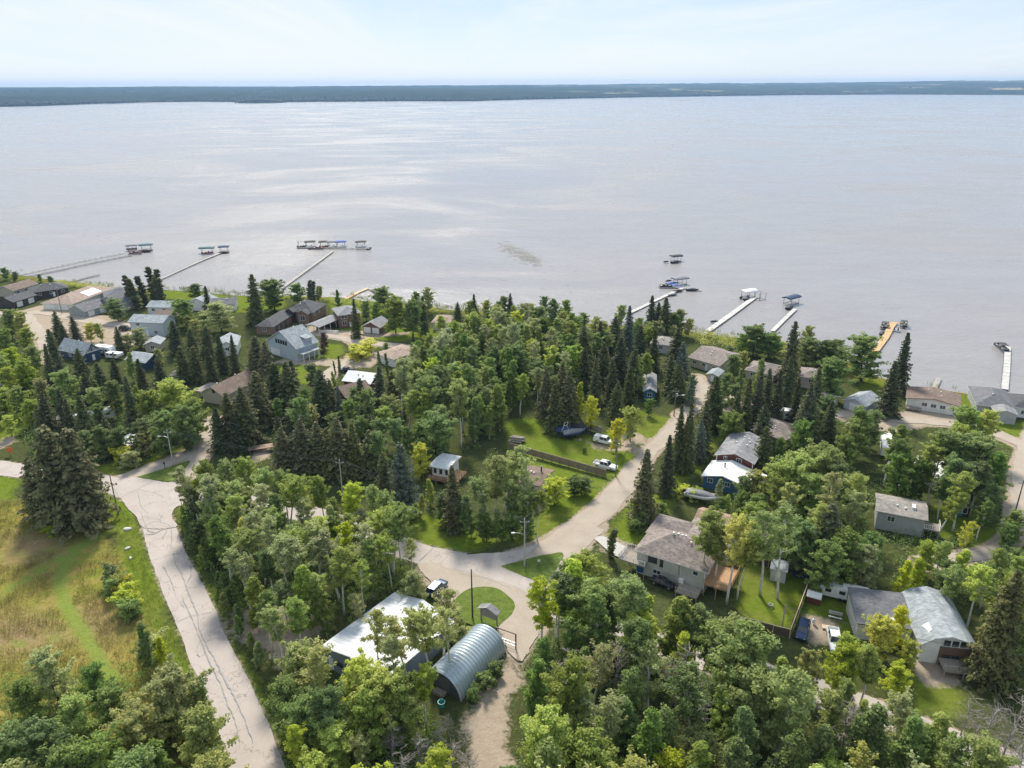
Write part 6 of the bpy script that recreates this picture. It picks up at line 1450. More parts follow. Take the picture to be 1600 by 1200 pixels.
POLES['x1'] = (P(1620, 1098), 8.6); wire('service wire across the fenced yard towards the right edge', 'i', 'x1', (.3, -.3), 1.2)

# ------------------------------------------------------------------ yard things
def simple(name, label, cat, p, rz=0, group=None, z=0.0): return thing(name, label, cat, (p.x, p.y, z), rz, group)
r = simple('bucket', 'turquoise bucket in front of the quonset hut', 'bucket', P(690, 1104)); q = MB(); q.lathe([(.42, 0), (.55, .9), (.58, .95), (.5, .95), (.4, .1)], 14); q.build('shell', mat('turquoise_plastic', (.05, .34, .33), .4), r)
r = simple('gate_frame', 'brown timber gate frame beside the quonset hut', 'gate', P(776, 1003), rad(-28)); 
for x in (0, 3.6): q = MB(); q.box(x - .09, x + .09, -.09, .09, -.3, 2.9); q.build('post', M_BTRIM, r)
q = MB(); q.box(-.1, 3.7, -.08, .08, 2.91, 3.06); q.build('beam', M_BTRIM, r)
q = MB(); q.box(.1, 3.5, -.03, .03, .55, .62); q.box(.1, 3.5, -.03, .03, 1.15, 1.22); q.box(1.7, 1.78, -.025, .025, .3, 1.3); q.build('gate_bar', M_GMETAL, r)
r = simple('propane_tank', 'small white propane tank near the dark blue suv', 'tank', P(1271.5, 974)); q = MB(); q.lathe([(.2, 0), (.3, .1), (.3, .8), (.2, .95), (.06, 1.0)], 12); q.build('tank_body', M_WMETAL, r); q = MB(); q.lathe([(.1, 1.0), (.1, 1.12), (.02, 1.13)], 8); q.build('valve', M_BLACK, r)
r = simple('barrel', 'bright blue barrel at the end of the old camper', 'barrel', P(1324.5, 940)); q = MB(); q.lathe([(.42, 0), (.5, .1), (.5, 1.1), (.42, 1.2)], 14); q.build('drum', mat('blue_plastic', (.02, .12, .42), .4), r)
r = simple('picnic_table', 'grey picnic table on the lawn right of the fence', 'picnic table', P(1305, 964), rad(-25))
q = MB()
for i in range(5): q.box(-1.1, 1.1, -.4 + i * .16, -.26 + i * .16, .74, .79)
q.build('top', M_GWOOD, r)
for y in (-.85, .7): q = MB(); q.box(-1.1, 1.1, y, y + .26, .42, .47); q.build('bench', M_WMETAL, r)
for x in (-.8, .8): q = MB(); q.tube([(x, -.75, 0), (x, -.2, .74)], .05, 4); q.tube([(x, .75, 0), (x, .2, .74)], .05, 4); q.box(x - .04, x + .04, -.8, .8, .36, .42); q.build('leg', M_GWOOD, r)
r = simple('plywood_sheet', 'pale plywood sheet lying on the grass', 'board', P(1296, 981), rad(-15)); q = MB(); q.box(-1.2, 1.2, -.5, .5, .02, .14); q.build('board', M_CEDAR, r)
r = simple('tyre', 'old tyre lying on the fenced lawn', 'tyre', P(1204, 946)); q = MB()
for i in range(16):
    a0, a1 = 2*math.pi*i/16, 2*math.pi*(i+1)/16; q.tube([(math.cos(a0)*.38, math.sin(a0)*.38, .14), (math.cos(a1)*.38, math.sin(a1)*.38, .14)], .13, 6)
q.build('ring', mat('pale_tyre', (.34, .33, .32), .8), r)
r = simple('tarp_pile', 'dark blue tarp pile against the yard back fence', 'tarp', P(1252, 900), rad(-15)); q = MB(); q.loft([[(x, -.8*s, 0), (x, -.5*s, .6*s + .05), (x, .1, .8*s + .05), (x, .6*s, .45*s + .05), (x, .8*s, 0)] for x, s in ((-1.6, .3), (-.9, 1), (0, .8), (.8, 1.05), (1.6, .3))]); q.build('cover', M_BLUEC, r)
for i, (x, y, lb) in enumerate([(199, 827, 'larger pale rock at the mown track end'), (199.5, 857, 'pale culvert rock on the left verge'), (204, 872, 'small pale rock below the culvert rock')]):
    r = simple('rock', lb, 'rock', P(x, y), i); q = MB(); k = [.9, .7, .5][i]; rr = random.Random(i); q.loft([[(k*s*(1+rr.uniform(-.2, .2))*math.cos(a), k*.6*s*(1+rr.uniform(-.2, .2))*math.sin(a), z*k) for a in [j*6.283/8 for j in range(8)]] for s, z in ((1, -.1), (.95, .2), (.6, .38), (.15, .42))]); q.build('stone', mat('pale_rock', (.6, .58, .55), .9, .15, 4), r, True)
r = simple('marker_sign', 'small orange marker sign beside the left road', 'sign', P(17, 712)); q = MB(); q.box(-.04, .04, -.04, .04, -.2, 1.6); q.build('post', M_GWOOD, r); q = MB(); q.hexa([(-.9, -.03, 1.0), (.9, -.03, 1.0), (.9, .03, 1.0), (-.9, .03, 1.0)], [(-.7, -.03, 2.3), (.7, -.03, 2.3), (.7, .03, 2.3), (-.7, .03, 2.3)]); q.build('panel', mat('orange_paint', (.65, .14, .03), .6), r)
for i, (x, y, lb) in enumerate([(284, 790, 'small dark mailbox at the corner of the left junction'), (258, 732, 'small dark sign post on the left grass triangle'), (842, 886, 'thin sign post with white base on the right grass triangle')]):
    r = simple('sign_post', lb, 'sign post', P(x, y)); q = MB(); q.box(-.05, .05, -.05, .05, -.1, 1.7); q.build('post', M_DTRIM, r); q = MB(); q.box(-.25, .25, -.06, -.052, 1.2, 1.75); q.build('panel', M_DTRIM if i < 2 else M_TRIM, r)
r = simple('bin', 'blue wheeled bin at the garage corner of the sage-beige house', 'bin', P(1001, 893), rad(-20)); q = MB(); q.hexa([(-.6, -.4, .1), (.6, -.4, .1), (.6, .4, .1), (-.6, .4, .1)], [(-.75, -.5, 1.3), (.75, -.5, 1.3), (.75, .5, 1.3), (-.75, .5, 1.3)]); q.build('bin_body', mat('blue_bin', (.03, .11, .25), .5), r); q = MB(); q.box(-.8, .8, -.55, .55, 1.3, 1.38); q.build('lid', mat('blue_bin', (.03, .11, .25), .5), r)
r = simple('picnic_table', 'brown picnic shelter table among the dark spruces', 'picnic table', P(408, 704), rad(20)); q = MB(); q.box(-3, 3, -1.2, 1.2, 1.0, 1.1); q.build('top', mat('brown_boards', (.30, .20, .15), .8), r)
for x in (-2.6, 2.6): q = MB(); q.box(x - .1, x + .1, -1, 1, 0, 1.0); q.build('leg', M_BTRIM, r)
for k, (dx, dz) in enumerate(((0, 0), (.5, 0), (1.0, 0), (.25, .34), (.75, .34))):
    pass
r = simple('log_pile', 'weathered log pile at the corner of the long fence', 'log pile', P(806, 692), rad(-20))
rr = random.Random(4)
for k in range(12): q = MB(); y = (k % 5) * .55 + (k // 5) * .25; z = .25 + (k // 5) * .45; q.tube([(-1.8 + rr.uniform(-.4, .4), y, z), (1.8 + rr.uniform(-.4, .4), y + rr.uniform(-.2, .2), z)], .25, 7); q.build('log', M_GWOOD, r)
# ------------------------------------------------------------------ planting: surveyed trees first, then the stands
def base_h(x, yt, yb):
    lo, hi = .5, 40.0
    for _ in range(40):
        h = (lo + hi) / 2; p = P(x, yt, h)
        if to_px((p.x, p.y, 0))[1] < yb: lo = h
        else: hi = h
    return lo
def tb(kind, col, x, yt, yb, wide=1.0, label=None): return tree(kind, col, x, yt, base_h(x, yt, yb), wide, label)

# left foreground and field edge
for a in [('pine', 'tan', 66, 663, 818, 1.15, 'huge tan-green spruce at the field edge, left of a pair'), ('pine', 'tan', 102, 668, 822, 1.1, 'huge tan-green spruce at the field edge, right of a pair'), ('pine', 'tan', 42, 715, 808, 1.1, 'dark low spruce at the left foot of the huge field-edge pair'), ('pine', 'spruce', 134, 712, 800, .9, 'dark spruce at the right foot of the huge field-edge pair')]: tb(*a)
for a in [('round', 'grey', 68, 1014, 11, 1.0), ('round', 'dark', 28, 1062, 10, 1.0), ('round', 'dark', 140, 1040, 9, 1.0), ('cone', 'dark', 217, 968, 10, 1.0), ('round', 'olive', 262, 1042, 13, 1.1), ('cone', 'lime', 243, 990, 6, 1.2), ('round', 'olive', 205, 1085, 12, 1.1), ('round', 'aspen', 105, 1090, 11, 1.0), ('round', 'dark', 60, 1125, 12, 1.0), ('round', 'olive', 310, 1110, 12, 1.0), ('cone', 'dark', 250, 1150, 12, 1.1), ('round', 'aspen', 150, 1150, 12, 1.1), ('round', 'dark', 5, 1130, 11, 1.0), ('round', 'dark', 200, 1180, 13, 1.1), ('round', 'olive', 325, 1185, 12, 1.0), ('aspen', 'aspen', 300, 1060, 10, 1.0), ('round', 'dark', 90, 1180, 12, 1.1), ('round', 'olive', 10, 1190, 12, 1.1), ('round', 'aspen', 250, 1090, 9, 1.1), ('round', 'dark', 165, 1080, 8, 1.1)]: tree(*a)
for a in [('shrub', 'dark', 174, 884, 3.6, 1.0), ('shrub', 'olive', 185, 896, 3.6, 1.0), ('shrub', 'dark', 176, 902, 3.4, 1.0), ('shrub', 'yellow', 190, 902, 3.2, 1.0), ('shrub', 'lime', 194, 920, 3.6, 1.1), ('shrub', 'aspen', 196, 938, 3.4, 1.1), ('shrub', 'dark', 203, 942, 3.2, 1.0), ('shrub', 'lime', 92, 812, 2.5, 1.6), ('shrub', 'lime', 75, 818, 2, 1.6), ('shrub', 'yellow', 185, 700, 4, 1.3), ('shrub', 'olive', 200, 705, 4, 1.2), ('shrub', 'dark', 300, 800, 4, 1.2), ('shrub', 'olive', 232, 990, 3.5, 1.2)]: tree(*a)
# behind the left junction
for a in [('spruce', 'spruce', 62, 612, 15), ('spruce', 'spruce', 90, 606, 13), ('spruce', 'spruce', 122, 618, 14), ('spruce', 'spruce', 194, 588, 16, 1.0, 'dark spruce standing above the hidden white campers'), ('pine', 'spruce', 160, 652, 10), ('pine', 'spruce', 136, 660, 9), ('round', 'aspen', 95, 578, 12, 1.1), ('round', 'lime', 40, 572, 9), ('round', 'olive', 62, 590, 10), ('round', 'lime', 265, 592, 14, 1.5, 'broad bright green tree behind the left grass triangle'), ('round', 'aspen', 232, 612, 12, 1.1), ('round', 'dark', 288, 634, 12, 1.1), ('round', 'dark', 252, 640, 12, 1.2), ('round', 'aspen', 300, 622, 12), ('round', 'dark', 215, 655, 9, 1.2), ('round', 'olive', 222, 672, 7, 1.2), ('round', 'dark', 155, 668, 9, 1.2), ('round', 'dark', 128, 672, 8, 1.2), ('round', 'dark', 185, 668, 8, 1.2), ('round', 'dark', 260, 668, 7, 1.3), ('round', 'dark', 290, 665, 7, 1.2), ('round', 'lime', 10, 648, 6, 1.3), ('round', 'lime', 2, 606, 7, 1.3), ('spruce', 'spruce', 55, 632, 10), ('spruce', 'spruce', 100, 622, 12), ('cone', 'aspen', 205, 600, 11), ('cone', 'aspen', 150, 590, 9), ('pine', 'spruce', 130, 580, 12), ('pine', 'spruce', 160, 585, 10), ('spruce', 'spruce', 215, 560, 12), ('pine', 'spruce', 245, 560, 12), ('cone', 'aspen', 200, 548, 10), ('pine', 'spruce', 175, 560, 10)]: tree(*a)
# upper left village
for a in [('pine', 'spruce', 84, 486, 13), ('pine', 'spruce', 112, 494, 10), ('spruce', 'spruce', 75, 514, 15), ('pine', 'spruce', 95, 505, 10), ('pine', 'spruce', 118, 545, 14), ('spruce', 'spruce', 68, 538, 14), ('pine', 'spruce', 150, 565, 12), ('round', 'yellow', 136, 505, 7, 1.2, 'yellowing tree in front of the gravel lot'), ('round', 'olive', 154, 504, 7, 1.0), ('round', 'dark', 178, 467, 9, 1.8, 'dense round tree right of the grey-roofed garage'), ('column', 'spruce', 196, 428, 14, 1.75, 'first dark columnar poplar from the left'), ('column', 'spruce', 205, 431, 14, 1.75, 'second dark columnar poplar from the left'), ('column', 'spruce', 217.5, 427, 14, 1.75, 'third dark columnar poplar from the left'), ('column', 'spruce', 231, 415, 15, 1.75, 'tallest dark columnar poplar'), ('column', 'spruce', 239, 418, 15, 1.75, 'dark columnar poplar just right of the tallest one'), ('column', 'spruce', 247, 430, 13, 1.75, 'rightmost dark columnar poplar'), ('round', 'dark', 302, 443, 7, 1.8, 'lone small round tree on the shore lawn'), ('spruce', 'spruce', 320, 446, 12, .9, 'slim spruce in front of the lakeside cottages'), ('round', 'dark', 284, 466, 11, 1.5), ('round', 'grey', 340, 474, 11, 1.9, 'silvery willow-like tree in the upper left village'), ('round', 'aspen', 318, 486, 7, 1.2), ('round', 'olive', 302, 500, 7, 1.2), ('round', 'grey', 216, 514, 7, 1.8), ('spruce', 'spruce', 181, 510, 9), ('round', 'grey', 196, 522, 6, 1.2), ('pine', 'spruce', 268, 500, 12), ('pine', 'spruce', 296, 512, 12), ('pine', 'spruce', 318, 508, 12), ('spruce', 'spruce', 340, 522, 13), ('spruce', 'spruce', 360, 524, 13), ('pine', 'spruce', 300, 540, 12), ('spruce', 'spruce', 325, 542, 13), ('cone', 'aspen', 266, 500, 8), ('pine', 'spruce', 280, 540, 12), ('round', 'olive', 245, 545, 6), ('round', 'olive', 292, 492, 6, 1.2), ('round', 'aspen', 270, 487, 7)]: tree(*a)
for a in [('round', 'aspen', 8, 484, 11), ('round', 'lime', 28, 488, 10), ('round', 'aspen', 2, 515, 11), ('round', 'aspen', 38, 512, 10), ('round', 'lime', 18, 540, 11), ('round', 'aspen', 46, 540, 10), ('round', 'aspen', -8, 550, 12), ('round', 'lime', 8, 574, 10), ('round', 'aspen', 30, 560, 11), ('round', 'dark', -20, 500, 12), ('round', 'dark', -30, 590, 12), ('round', 'dark', 5, 418, 6, 1.3), ('round', 'dark', 20, 424, 5, 1.3), ('round', 'dark', 60, 428, 4, 1.2), ('round', 'dark', 78, 431, 4, 1.4)]: tree(*a)
# brick house surroundings
for a in [('spruce', 'spruce', 392, 428, 506, 1.15, 'tall shapely spruce left of the brick house'), ('round', 'dark', 424, 435, 485, 1.7, 'spreading tree on the shore lawn beside the brick house'), ('spruce', 'spruce', 552, 467, 528, .9, 'slim dark spruce before the two-storey brown house'), ('spruce', 'bluespruce', 527, 604, 665, .8), ('round', 'red', 505, 520, 545, 1.0, 'purple-leaved tree on the drive lawn'), ('round', 'red', 503, 536, 556, .9, 'lower purple-leaved bush on the drive lawn')]: tb(*a)
for a in [('round', 'dark', 462, 443, 9, 1.6), ('column', 'spruce', 479, 435, 12, 1.6, 'left of two dark columns behind the brick house'), ('column', 'spruce', 486, 437, 12, 1.6, 'right of two dark columns behind the brick house'), ('round', 'olive', 495, 446, 7, 1.0), ('cone', 'dark', 527, 451, 10, 1.0), ('round', 'dark', 600, 446, 11, 1.6), ('round', 'aspen', 615, 464, 14, 1.4, 'large fresh green tree beside the small brown garage'), ('round', 'dark', 642, 468, 14, 1.1), ('round', 'olive', 667, 447, 11, .9), ('spruce', 'spruce', 660, 462, 14, 1.0), ('round', 'dark', 570, 470, 8, 1.1), ('round', 'dark', 585, 472, 9, 1.0), ('round', 'dark', 650, 455, 9, 1.0), ('shrub', 'yellow', 575, 532, 4.5, 1.5, 'yellow shrub on the drive, right of two'), ('shrub', 'yellow', 562, 541, 4.5, 1.5, 'yellow shrub on the drive, left of two'), ('column', 'dark', 528, 555, 6, 1.2), ('column', 'dark', 522, 562, 5, 1.2), ('column', 'dark', 593, 545, 9), ('column', 'dark', 603, 548, 9), ('round', 'dark', 602, 535, 5), ('cone', 'aspen', 520, 578, 6), ('spruce', 'spruce', 645, 520, 9)]: tree(*a)
# spruces left of the forest and behind the cross road
for x, y, h in [(396, 524, 15), (412, 534, 15), (352, 614, 15), (376, 604, 16), (334, 636, 12), (396, 580, 16), (426, 566, 15), (446, 566, 16), (498, 576, 15), (512, 594, 12), (562, 590, 14), (590, 572, 13), (612, 580, 13), (362, 645, 11), (455, 618, 12)]: tree('spruce' if (x * 7) % 3 else 'pine', 'spruce' if x % 4 else 'tan', x, y, h, 1.25)
for x, y, h, c in [(470, 605, 12, 'dark'), (540, 620, 12, 'dark'), (580, 610, 13, 'aspen'), (600, 630, 13, 'aspen'), (620, 650, 13, 'dark'), (590, 655, 12, 'dark'), (635, 600, 13, 'aspen'), (485, 632, 10, 'olive')]: tree('aspen', c, x, y, h, 1.2)
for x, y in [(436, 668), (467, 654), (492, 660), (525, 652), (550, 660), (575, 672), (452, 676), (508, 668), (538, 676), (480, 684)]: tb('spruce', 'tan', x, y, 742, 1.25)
for a in [('pine', 'bluespruce', 626, 690, 808, .85, 'broad blue-green pine behind the cross road'), ('pine', 'spruce', 598, 706, 796, .8), ('spruce', 'tan', 706, 729, 828, 1.0, 'tawny spruce below the white cabin'), ('round', 'dark', 585, 672, 745, .8)]: tb(*a)
for a in [('round', 'yellow', 655, 694, 9, .9, 'golden tree left of the white cabin'), ('cone', 'lime', 670, 745, 7, 1.0), ('cone', 'lime', 655, 770, 6, 1.1), ('round', 'dark', 690, 770, 7, 1.0), ('aspen', 'grey', 786, 683, 18, 1.25, 'tall grey-green tree above the brown-roofed bungalow'), ('aspen', 'olive', 770, 705, 17, 1.2), ('aspen', 'aspen', 756, 740, 13, 1.1), ('thin', 'grey', 828, 712, 17, 1.0), ('aspen', 'aspen', 800, 752, 13, 1.1), ('aspen', 'aspen', 822, 760, 12, 1.1), ('aspen', 'aspen', 840, 770, 11, 1.0), ('cone', 'dark', 735, 772, 10, 1.1), ('cone', 'dark', 752, 782, 9, 1.1), ('cone', 'dark', 775, 790, 8, 1.2), ('round', 'dark', 800, 795, 7, 1.1), ('round', 'dark', 760, 805, 6, 1.2), ('round', 'dark', 825, 800, 6, 1.1), ('cone', 'dark', 718, 770, 9, 1.0), ('round', 'dark', 785, 812, 5, 1.2), ('round', 'lime', 867, 747, 6.5, 1.7, 'bright bush at the corner of the brown-roofed bungalow'), ('round', 'dark', 898, 747, 4.5, 1.8, 'dark round bush, left of a pair on the fenced lawn'), ('round', 'dark', 915, 745, 4.5, 1.7, 'dark round bush, right of a pair on the fenced lawn'), ('shrub', 'dark', 913, 699, 1.3, .8, 'tiny dark bush in the middle of the boat lawn')]: tree(*a)
# boat lawn and gravel road
for a in [('round', 'yellow', 925, 618, 10, .8, 'yellow-leaved tree behind the boats'), ('cone', 'lime', 907, 594, 13, .8, 'narrow fresh green tree behind the boats'), ('round', 'yellow', 965, 655, 9, .9, 'golden-green tree beside the older white pickup'), ('round', 'olive', 988, 634, 10, 1.0), ('round', 'dark', 1015, 624, 5, 1.2, 'round dark bush beside the gravel road head'), ('cone', 'aspen', 1000, 553, 13, 1.1), ('spruce', 'spruce', 965, 596, 12), ('spruce', 'spruce', 932, 560, 14), ('spruce', 'spruce', 958, 560, 14), ('spruce', 'spruce', 985, 572, 13), ('spruce', 'tan', 855, 575, 15), ('spruce', 'tan', 878, 566, 17), ('spruce', 'tan', 890, 580, 16), ('spruce', 'spruce', 868, 600, 14), ('round', 'olive', 1068, 594, 6), ('spruce', 'bluespruce', 1082, 588, 9), ('round', 'dark', 1083, 585, 7)]: tree(*a)
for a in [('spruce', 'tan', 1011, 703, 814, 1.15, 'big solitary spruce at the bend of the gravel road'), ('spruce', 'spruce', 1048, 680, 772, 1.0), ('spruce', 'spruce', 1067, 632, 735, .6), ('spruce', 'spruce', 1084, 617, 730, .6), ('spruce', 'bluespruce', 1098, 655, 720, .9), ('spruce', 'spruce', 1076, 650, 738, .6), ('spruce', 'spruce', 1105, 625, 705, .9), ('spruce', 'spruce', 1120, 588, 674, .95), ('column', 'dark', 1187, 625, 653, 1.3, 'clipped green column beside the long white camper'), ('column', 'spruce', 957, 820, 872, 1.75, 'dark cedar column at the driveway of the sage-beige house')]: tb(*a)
for a in [('shrub', 'dark', 990, 812, 2.8, 1.1), ('shrub', 'dark', 1006, 792, 3.6, 1.0), ('shrub', 'dark', 1034, 785, 2.2, 1.0), ('shrub', 'red', 988, 852, 2.0, 1.0), ('shrub', 'lime', 1085, 762, 2.4, 1.6), ('shrub', 'lime', 1068, 758, 2, 1.5), ('cone', 'grey', 1124, 747, 6, 1.0, 'feathery pale tree in front of the bright blue house'), ('cone', 'lime', 1138, 770, 5, 1.1), ('round', 'dark', 1165, 742, 8, 1.1), ('round', 'olive', 1190, 738, 9, 1.1), ('round', 'dark', 1128, 778, 5, 1.1), ('round', 'dark', 1160, 765, 7, 1.0), ('pine', 'spruce', 1197, 665, 12, .9), ('round', 'dark', 1222, 683, 6, 1.0), ('shrub', 'olive', 1145, 660, 3, 1.0)]: tree(*a)
# shoreline spruces and the right-hand village
for x, y, h in [(1020, 462, 15), (1031, 472, 12), (1042, 465, 15), (985, 478, 16), (962, 494, 14), (938, 502, 15), (912, 510, 15), (1002, 508, 15), (1024, 516, 14), (1060, 512, 15), (1068, 534, 12), (970, 526, 15), (945, 534, 14), (915, 542, 14), (992, 545, 14), (1050, 552, 13), (1062, 565, 12)]: tree('spruce', 'bluespruce' if x in (985, 1068) else 'spruce', x, y, h, 1.2)
for x, y, h, c in [(905, 495, 14, 'aspen'), (930, 520, 13, 'dark'), (890, 540, 14, 'aspen'), (955, 515, 12, 'dark'), (1012, 548, 12, 'aspen'), (895, 520, 14, 'dark')]: tree('aspen', c, x, y, h, 1.2)
for a in [('round', 'aspen', 1062, 482, 10, 1.1), ('round', 'dark', 1055, 490, 9, 1.1), ('round', 'olive', 1075, 497, 7, 1.1), ('round', 'dark', 1182, 508, 11, 1.7), ('round', 'dark', 1162, 522, 9, 1.1), ('round', 'dark', 1205, 520, 9, 1.6), ('round', 'olive', 1215, 525, 8, 1.1), ('spruce', 'spruce', 1181, 506, 8), ('round', 'dark', 1150, 555, 8, 1.0), ('round', 'olive', 1163, 548, 7, 1.0), ('round', 'dark', 1135, 582, 9, 1.1), ('round', 'dark', 1150, 600, 8, 1.1), ('spruce', 'spruce', 1172, 590, 13, .9), ('spruce', 'spruce', 1190, 575, 16, .9), ('spruce', 'spruce', 1205, 575, 15, .9), ('cone', 'aspen', 1187, 555, 13, .9), ('spruce', 'spruce', 1222, 578, 16, .9), ('spruce', 'spruce', 1243, 502, 20, .9, 'tallest spruce above the tan hip-roofed house'), ('spruce', 'spruce', 1238, 555, 17, .9), ('spruce', 'spruce', 1250, 590, 13, .9), ('spruce', 'spruce', 1271, 598, 17, 1.0, 'dark spruce right of the brownish-grey cottage'), ('spruce', 'spruce', 1303, 626, 14, .95, 'slim dark spruce below the white garage'), ('spruce', 'spruce', 1260, 620, 12), ('round', 'dark', 1305, 560, 13, 1.5, 'dense dark round tree beside the tan hip-roofed house'), ('round', 'dark', 1285, 530, 9, 1.6), ('round', 'dark', 1265, 528, 9, 1.6), ('round', 'dark', 1302, 530, 8, 1.6), ('round', 'tan' if False else 'olive', 1265, 510, 10, .9), ('round', 'dark', 1320, 545, 7, 1.1), ('round', 'dark', 1140, 540, 5, 1.2), ('spruce', 'spruce', 1155, 612, 12), ('spruce', 'spruce', 1170, 605, 12), ('cone', 'dark', 1160, 575, 9)]: tree(*a)
for a in [('round', 'dark', 1358, 527, 597, 1.75, 'spreading tree at the waterline left of the orange dock'), ('spruce', 'spruce', 1421, 520, 610, 1.0, 'taller back spruce of the pair by the orange dock'), ('spruce', 'spruce', 1402, 565, 650, 1.45, 'broad front spruce of the pair by the orange dock')]: tb(*a)
# right-hand broadleaf belt
for a in [('round', 'dark', 1350, 640, 13), ('round', 'aspen', 1335, 655, 12, 1.1), ('round', 'dark', 1322, 680, 11), ('round', 'dark', 1365, 640, 11), ('round', 'aspen', 1250, 704, 14, 1.2), ('round', 'aspen', 1285, 695, 14, 1.2), ('round', 'lime', 1225, 720, 13, 1.1), ('round', 'dark', 1310, 720, 12, 1.1), ('round', 'aspen', 1270, 740, 12, 1.2), ('aspen', 'aspen', 1400, 665, 15, 1.2), ('aspen', 'dark', 1425, 675, 15, 1.2), ('aspen', 'aspen', 1450, 672, 16, 1.2), ('aspen', 'aspen', 1475, 665, 16, 1.2), ('aspen', 'dark', 1490, 680, 15, 1.2), ('round', 'aspen', 1520, 634, 14, 1.0), ('round', 'lime', 1538, 640, 13, 1.0), ('aspen', 'dark', 1515, 682, 16, 1.3), ('round', 'aspen', 1545, 680, 16, 1.2), ('aspen', 'dark', 1565, 700, 15, 1.2), ('aspen', 'dark', 1535, 715, 14, 1.2), ('round', 'dark', 1500, 715, 13, 1.0), ('aspen', 'olive', 1470, 700, 14, 1.1), ('round', 'dark', 1445, 715, 11, 1.0), ('round', 'dark', 1415, 705, 12, 1.0), ('round', 'dark', 1555, 755, 10, 1.0), ('round', 'dark', 1580, 820, 6, 1.2), ('round', 'aspen', 1590, 800, 7, 1.0), ('aspen', 'olive', 1340, 722, 15, 1.1), ('thin', 'olive', 1300, 735, 16, 1.2), ('pine', 'tan', 1300, 785, 15, 1.1), ('aspen', 'olive', 1330, 765, 14, 1.1), ('round', 'grey', 1365, 850, 10, 1.1), ('round', 'dark', 1325, 830, 12, 1.1), ('round', 'dark', 1362, 835, 10, 1.1), ('round', 'dark', 1290, 840, 12, 1.0), ('round', 'dark', 1260, 810, 12, 1.0), ('aspen', 'olive', 1240, 760, 14, 1.1), ('round', 'lime', 1455, 845, 8, 1.0), ('thin', 'yellow', 1510, 805, 11, 1.0), ('aspen', 'aspen', 1475, 830, 10, 1.1), ('aspen', 'aspen', 1500, 880, 12, 1.1), ('aspen', 'lime', 1535, 890, 12, 1.1), ('aspen', 'aspen', 1560, 850, 11, 1.0), ('round', 'dark', 1590, 860, 9, 1.1), ('round', 'aspen', 1595, 900, 11, 1.1), ('aspen', 'dark', 1480, 880, 10, 1.1), ('thin', 'olive', 1270, 780, 15, 1.1), ('round', 'dark', 1185, 775, 9, 1.0), ('round', 'dark', 1205, 800, 9, 1.0), ('round', 'aspen', 1180, 790, 10, 1.0), ('thin', 'grey', 1215, 815, 11, 1.0), ('round', 'dark', 1240, 820, 9, 1.0), ('round', 'dark', 1310, 850, 8, 1.0)]: tree(*a)
# birches around the fenced yard and the sage-beige house
for a in [('thin', 'aspen', 1208, 783, 928, 1.1, 'tall pale-stemmed birch in the fenced yard, left of two'), ('thin', 'aspen', 1236, 790, 934, 1.1, 'tall pale-stemmed birch in the fenced yard, right of two'), ('aspen', 'yellow', 1152, 806, 942, 1.0, 'tall yellowing birch right of the cedar deck'), ('aspen', 'aspen', 1108, 796, 915, 1.2, 'green birch growing over the cedar deck'), ('aspen', 'olive', 1128, 820, 918, 1.0), ('aspen', 'aspen', 1165, 830, 935, .9), ('spruce', 'tan', 1592, 893, 1062, .95, 'great tawny spruce at the right edge beside the barn-roofed house'), ('round', 'yellow', 1385, 962, 1032, 1.0, 'yellowing maple in front of the barn-roofed house'), ('round', 'yellow', 1412, 948, 1015, .7, 'smaller yellow maple against the white wall'), ('round', 'lime', 1425, 1000, 1050, .9)]: tb(*a)
# steel building and quonset surroundings
for a in [('thin', 'olive', 582, 950, 1062, 1.0, 'thin olive aspen before the left slope of the steel building'), ('aspen', 'olive', 666, 940, 1078, 1.1, 'sparse aspen spreading over the steel building roof'), ('thin', 'olive', 700, 948, 1062, 1.0, 'sparse leaning aspen between the steel building and quonset'), ('round', 'grey', 645, 893, 960, .95, 'silvery tree behind the steel building ridge'), ('thin', 'olive', 561, 918, 990, 1.0), ('thin', 'olive', 630, 955, 1065, 1.2), ('thin', 'olive', 688, 930, 1040, 1.2), ('thin', 'grey', 610, 985, 1085, 1.1), ('aspen', 'lime', 660, 1034, 1135, .9, 'bright lime aspen left of the quonset front'), ('round', 'lime', 590, 1042, 1150, 1.0), ('round', 'lime', 555, 1030, 1140, .9), ('round', 'aspen', 620, 1060, 1160, 1.0), ('round', 'aspen', 570, 1085, 1190, 1.0), ('thin', 'olive', 470, 1005, 1130, 1.4), ('round', 'olive', 458, 1012, 1110, .9), ('round', 'dark', 440, 1060, 1150, 1.0), ('round', 'dark', 480, 1080, 1180, 1.0), ('round', 'dark', 520, 1070, 1180, .9), ('shrub', 'dark', 775, 1035, 1052, 1.2), ('shrub', 'dark', 757, 1052, 1072, 1.2), ('shrub', 'olive', 735, 985, 1000, 1.2), ('shrub', 'olive', 722, 985, 1005, 1.3), ('round', 'olive', 718, 965, 1005, .7), ('shrub', 'dark', 740, 1075, 1092, 1.0)]: tb(*a)
for x, y, h in [(700, 1110, 5), (680, 1130, 6), (725, 1128, 5), (650, 1140, 7), (610, 1130, 8), (705, 1150, 6), (735, 1165, 6), (665, 1165, 6), (620, 1175, 8), (1060, 1010, 11), (965, 985, 12), (1520, 1080, 8), (1560, 1085, 9), (1585, 1120, 8), (1335, 1080, 11), (1100, 1050, 12), (880, 1010, 12)]: tree('bare', 'olive', x, y, h, 1.3)

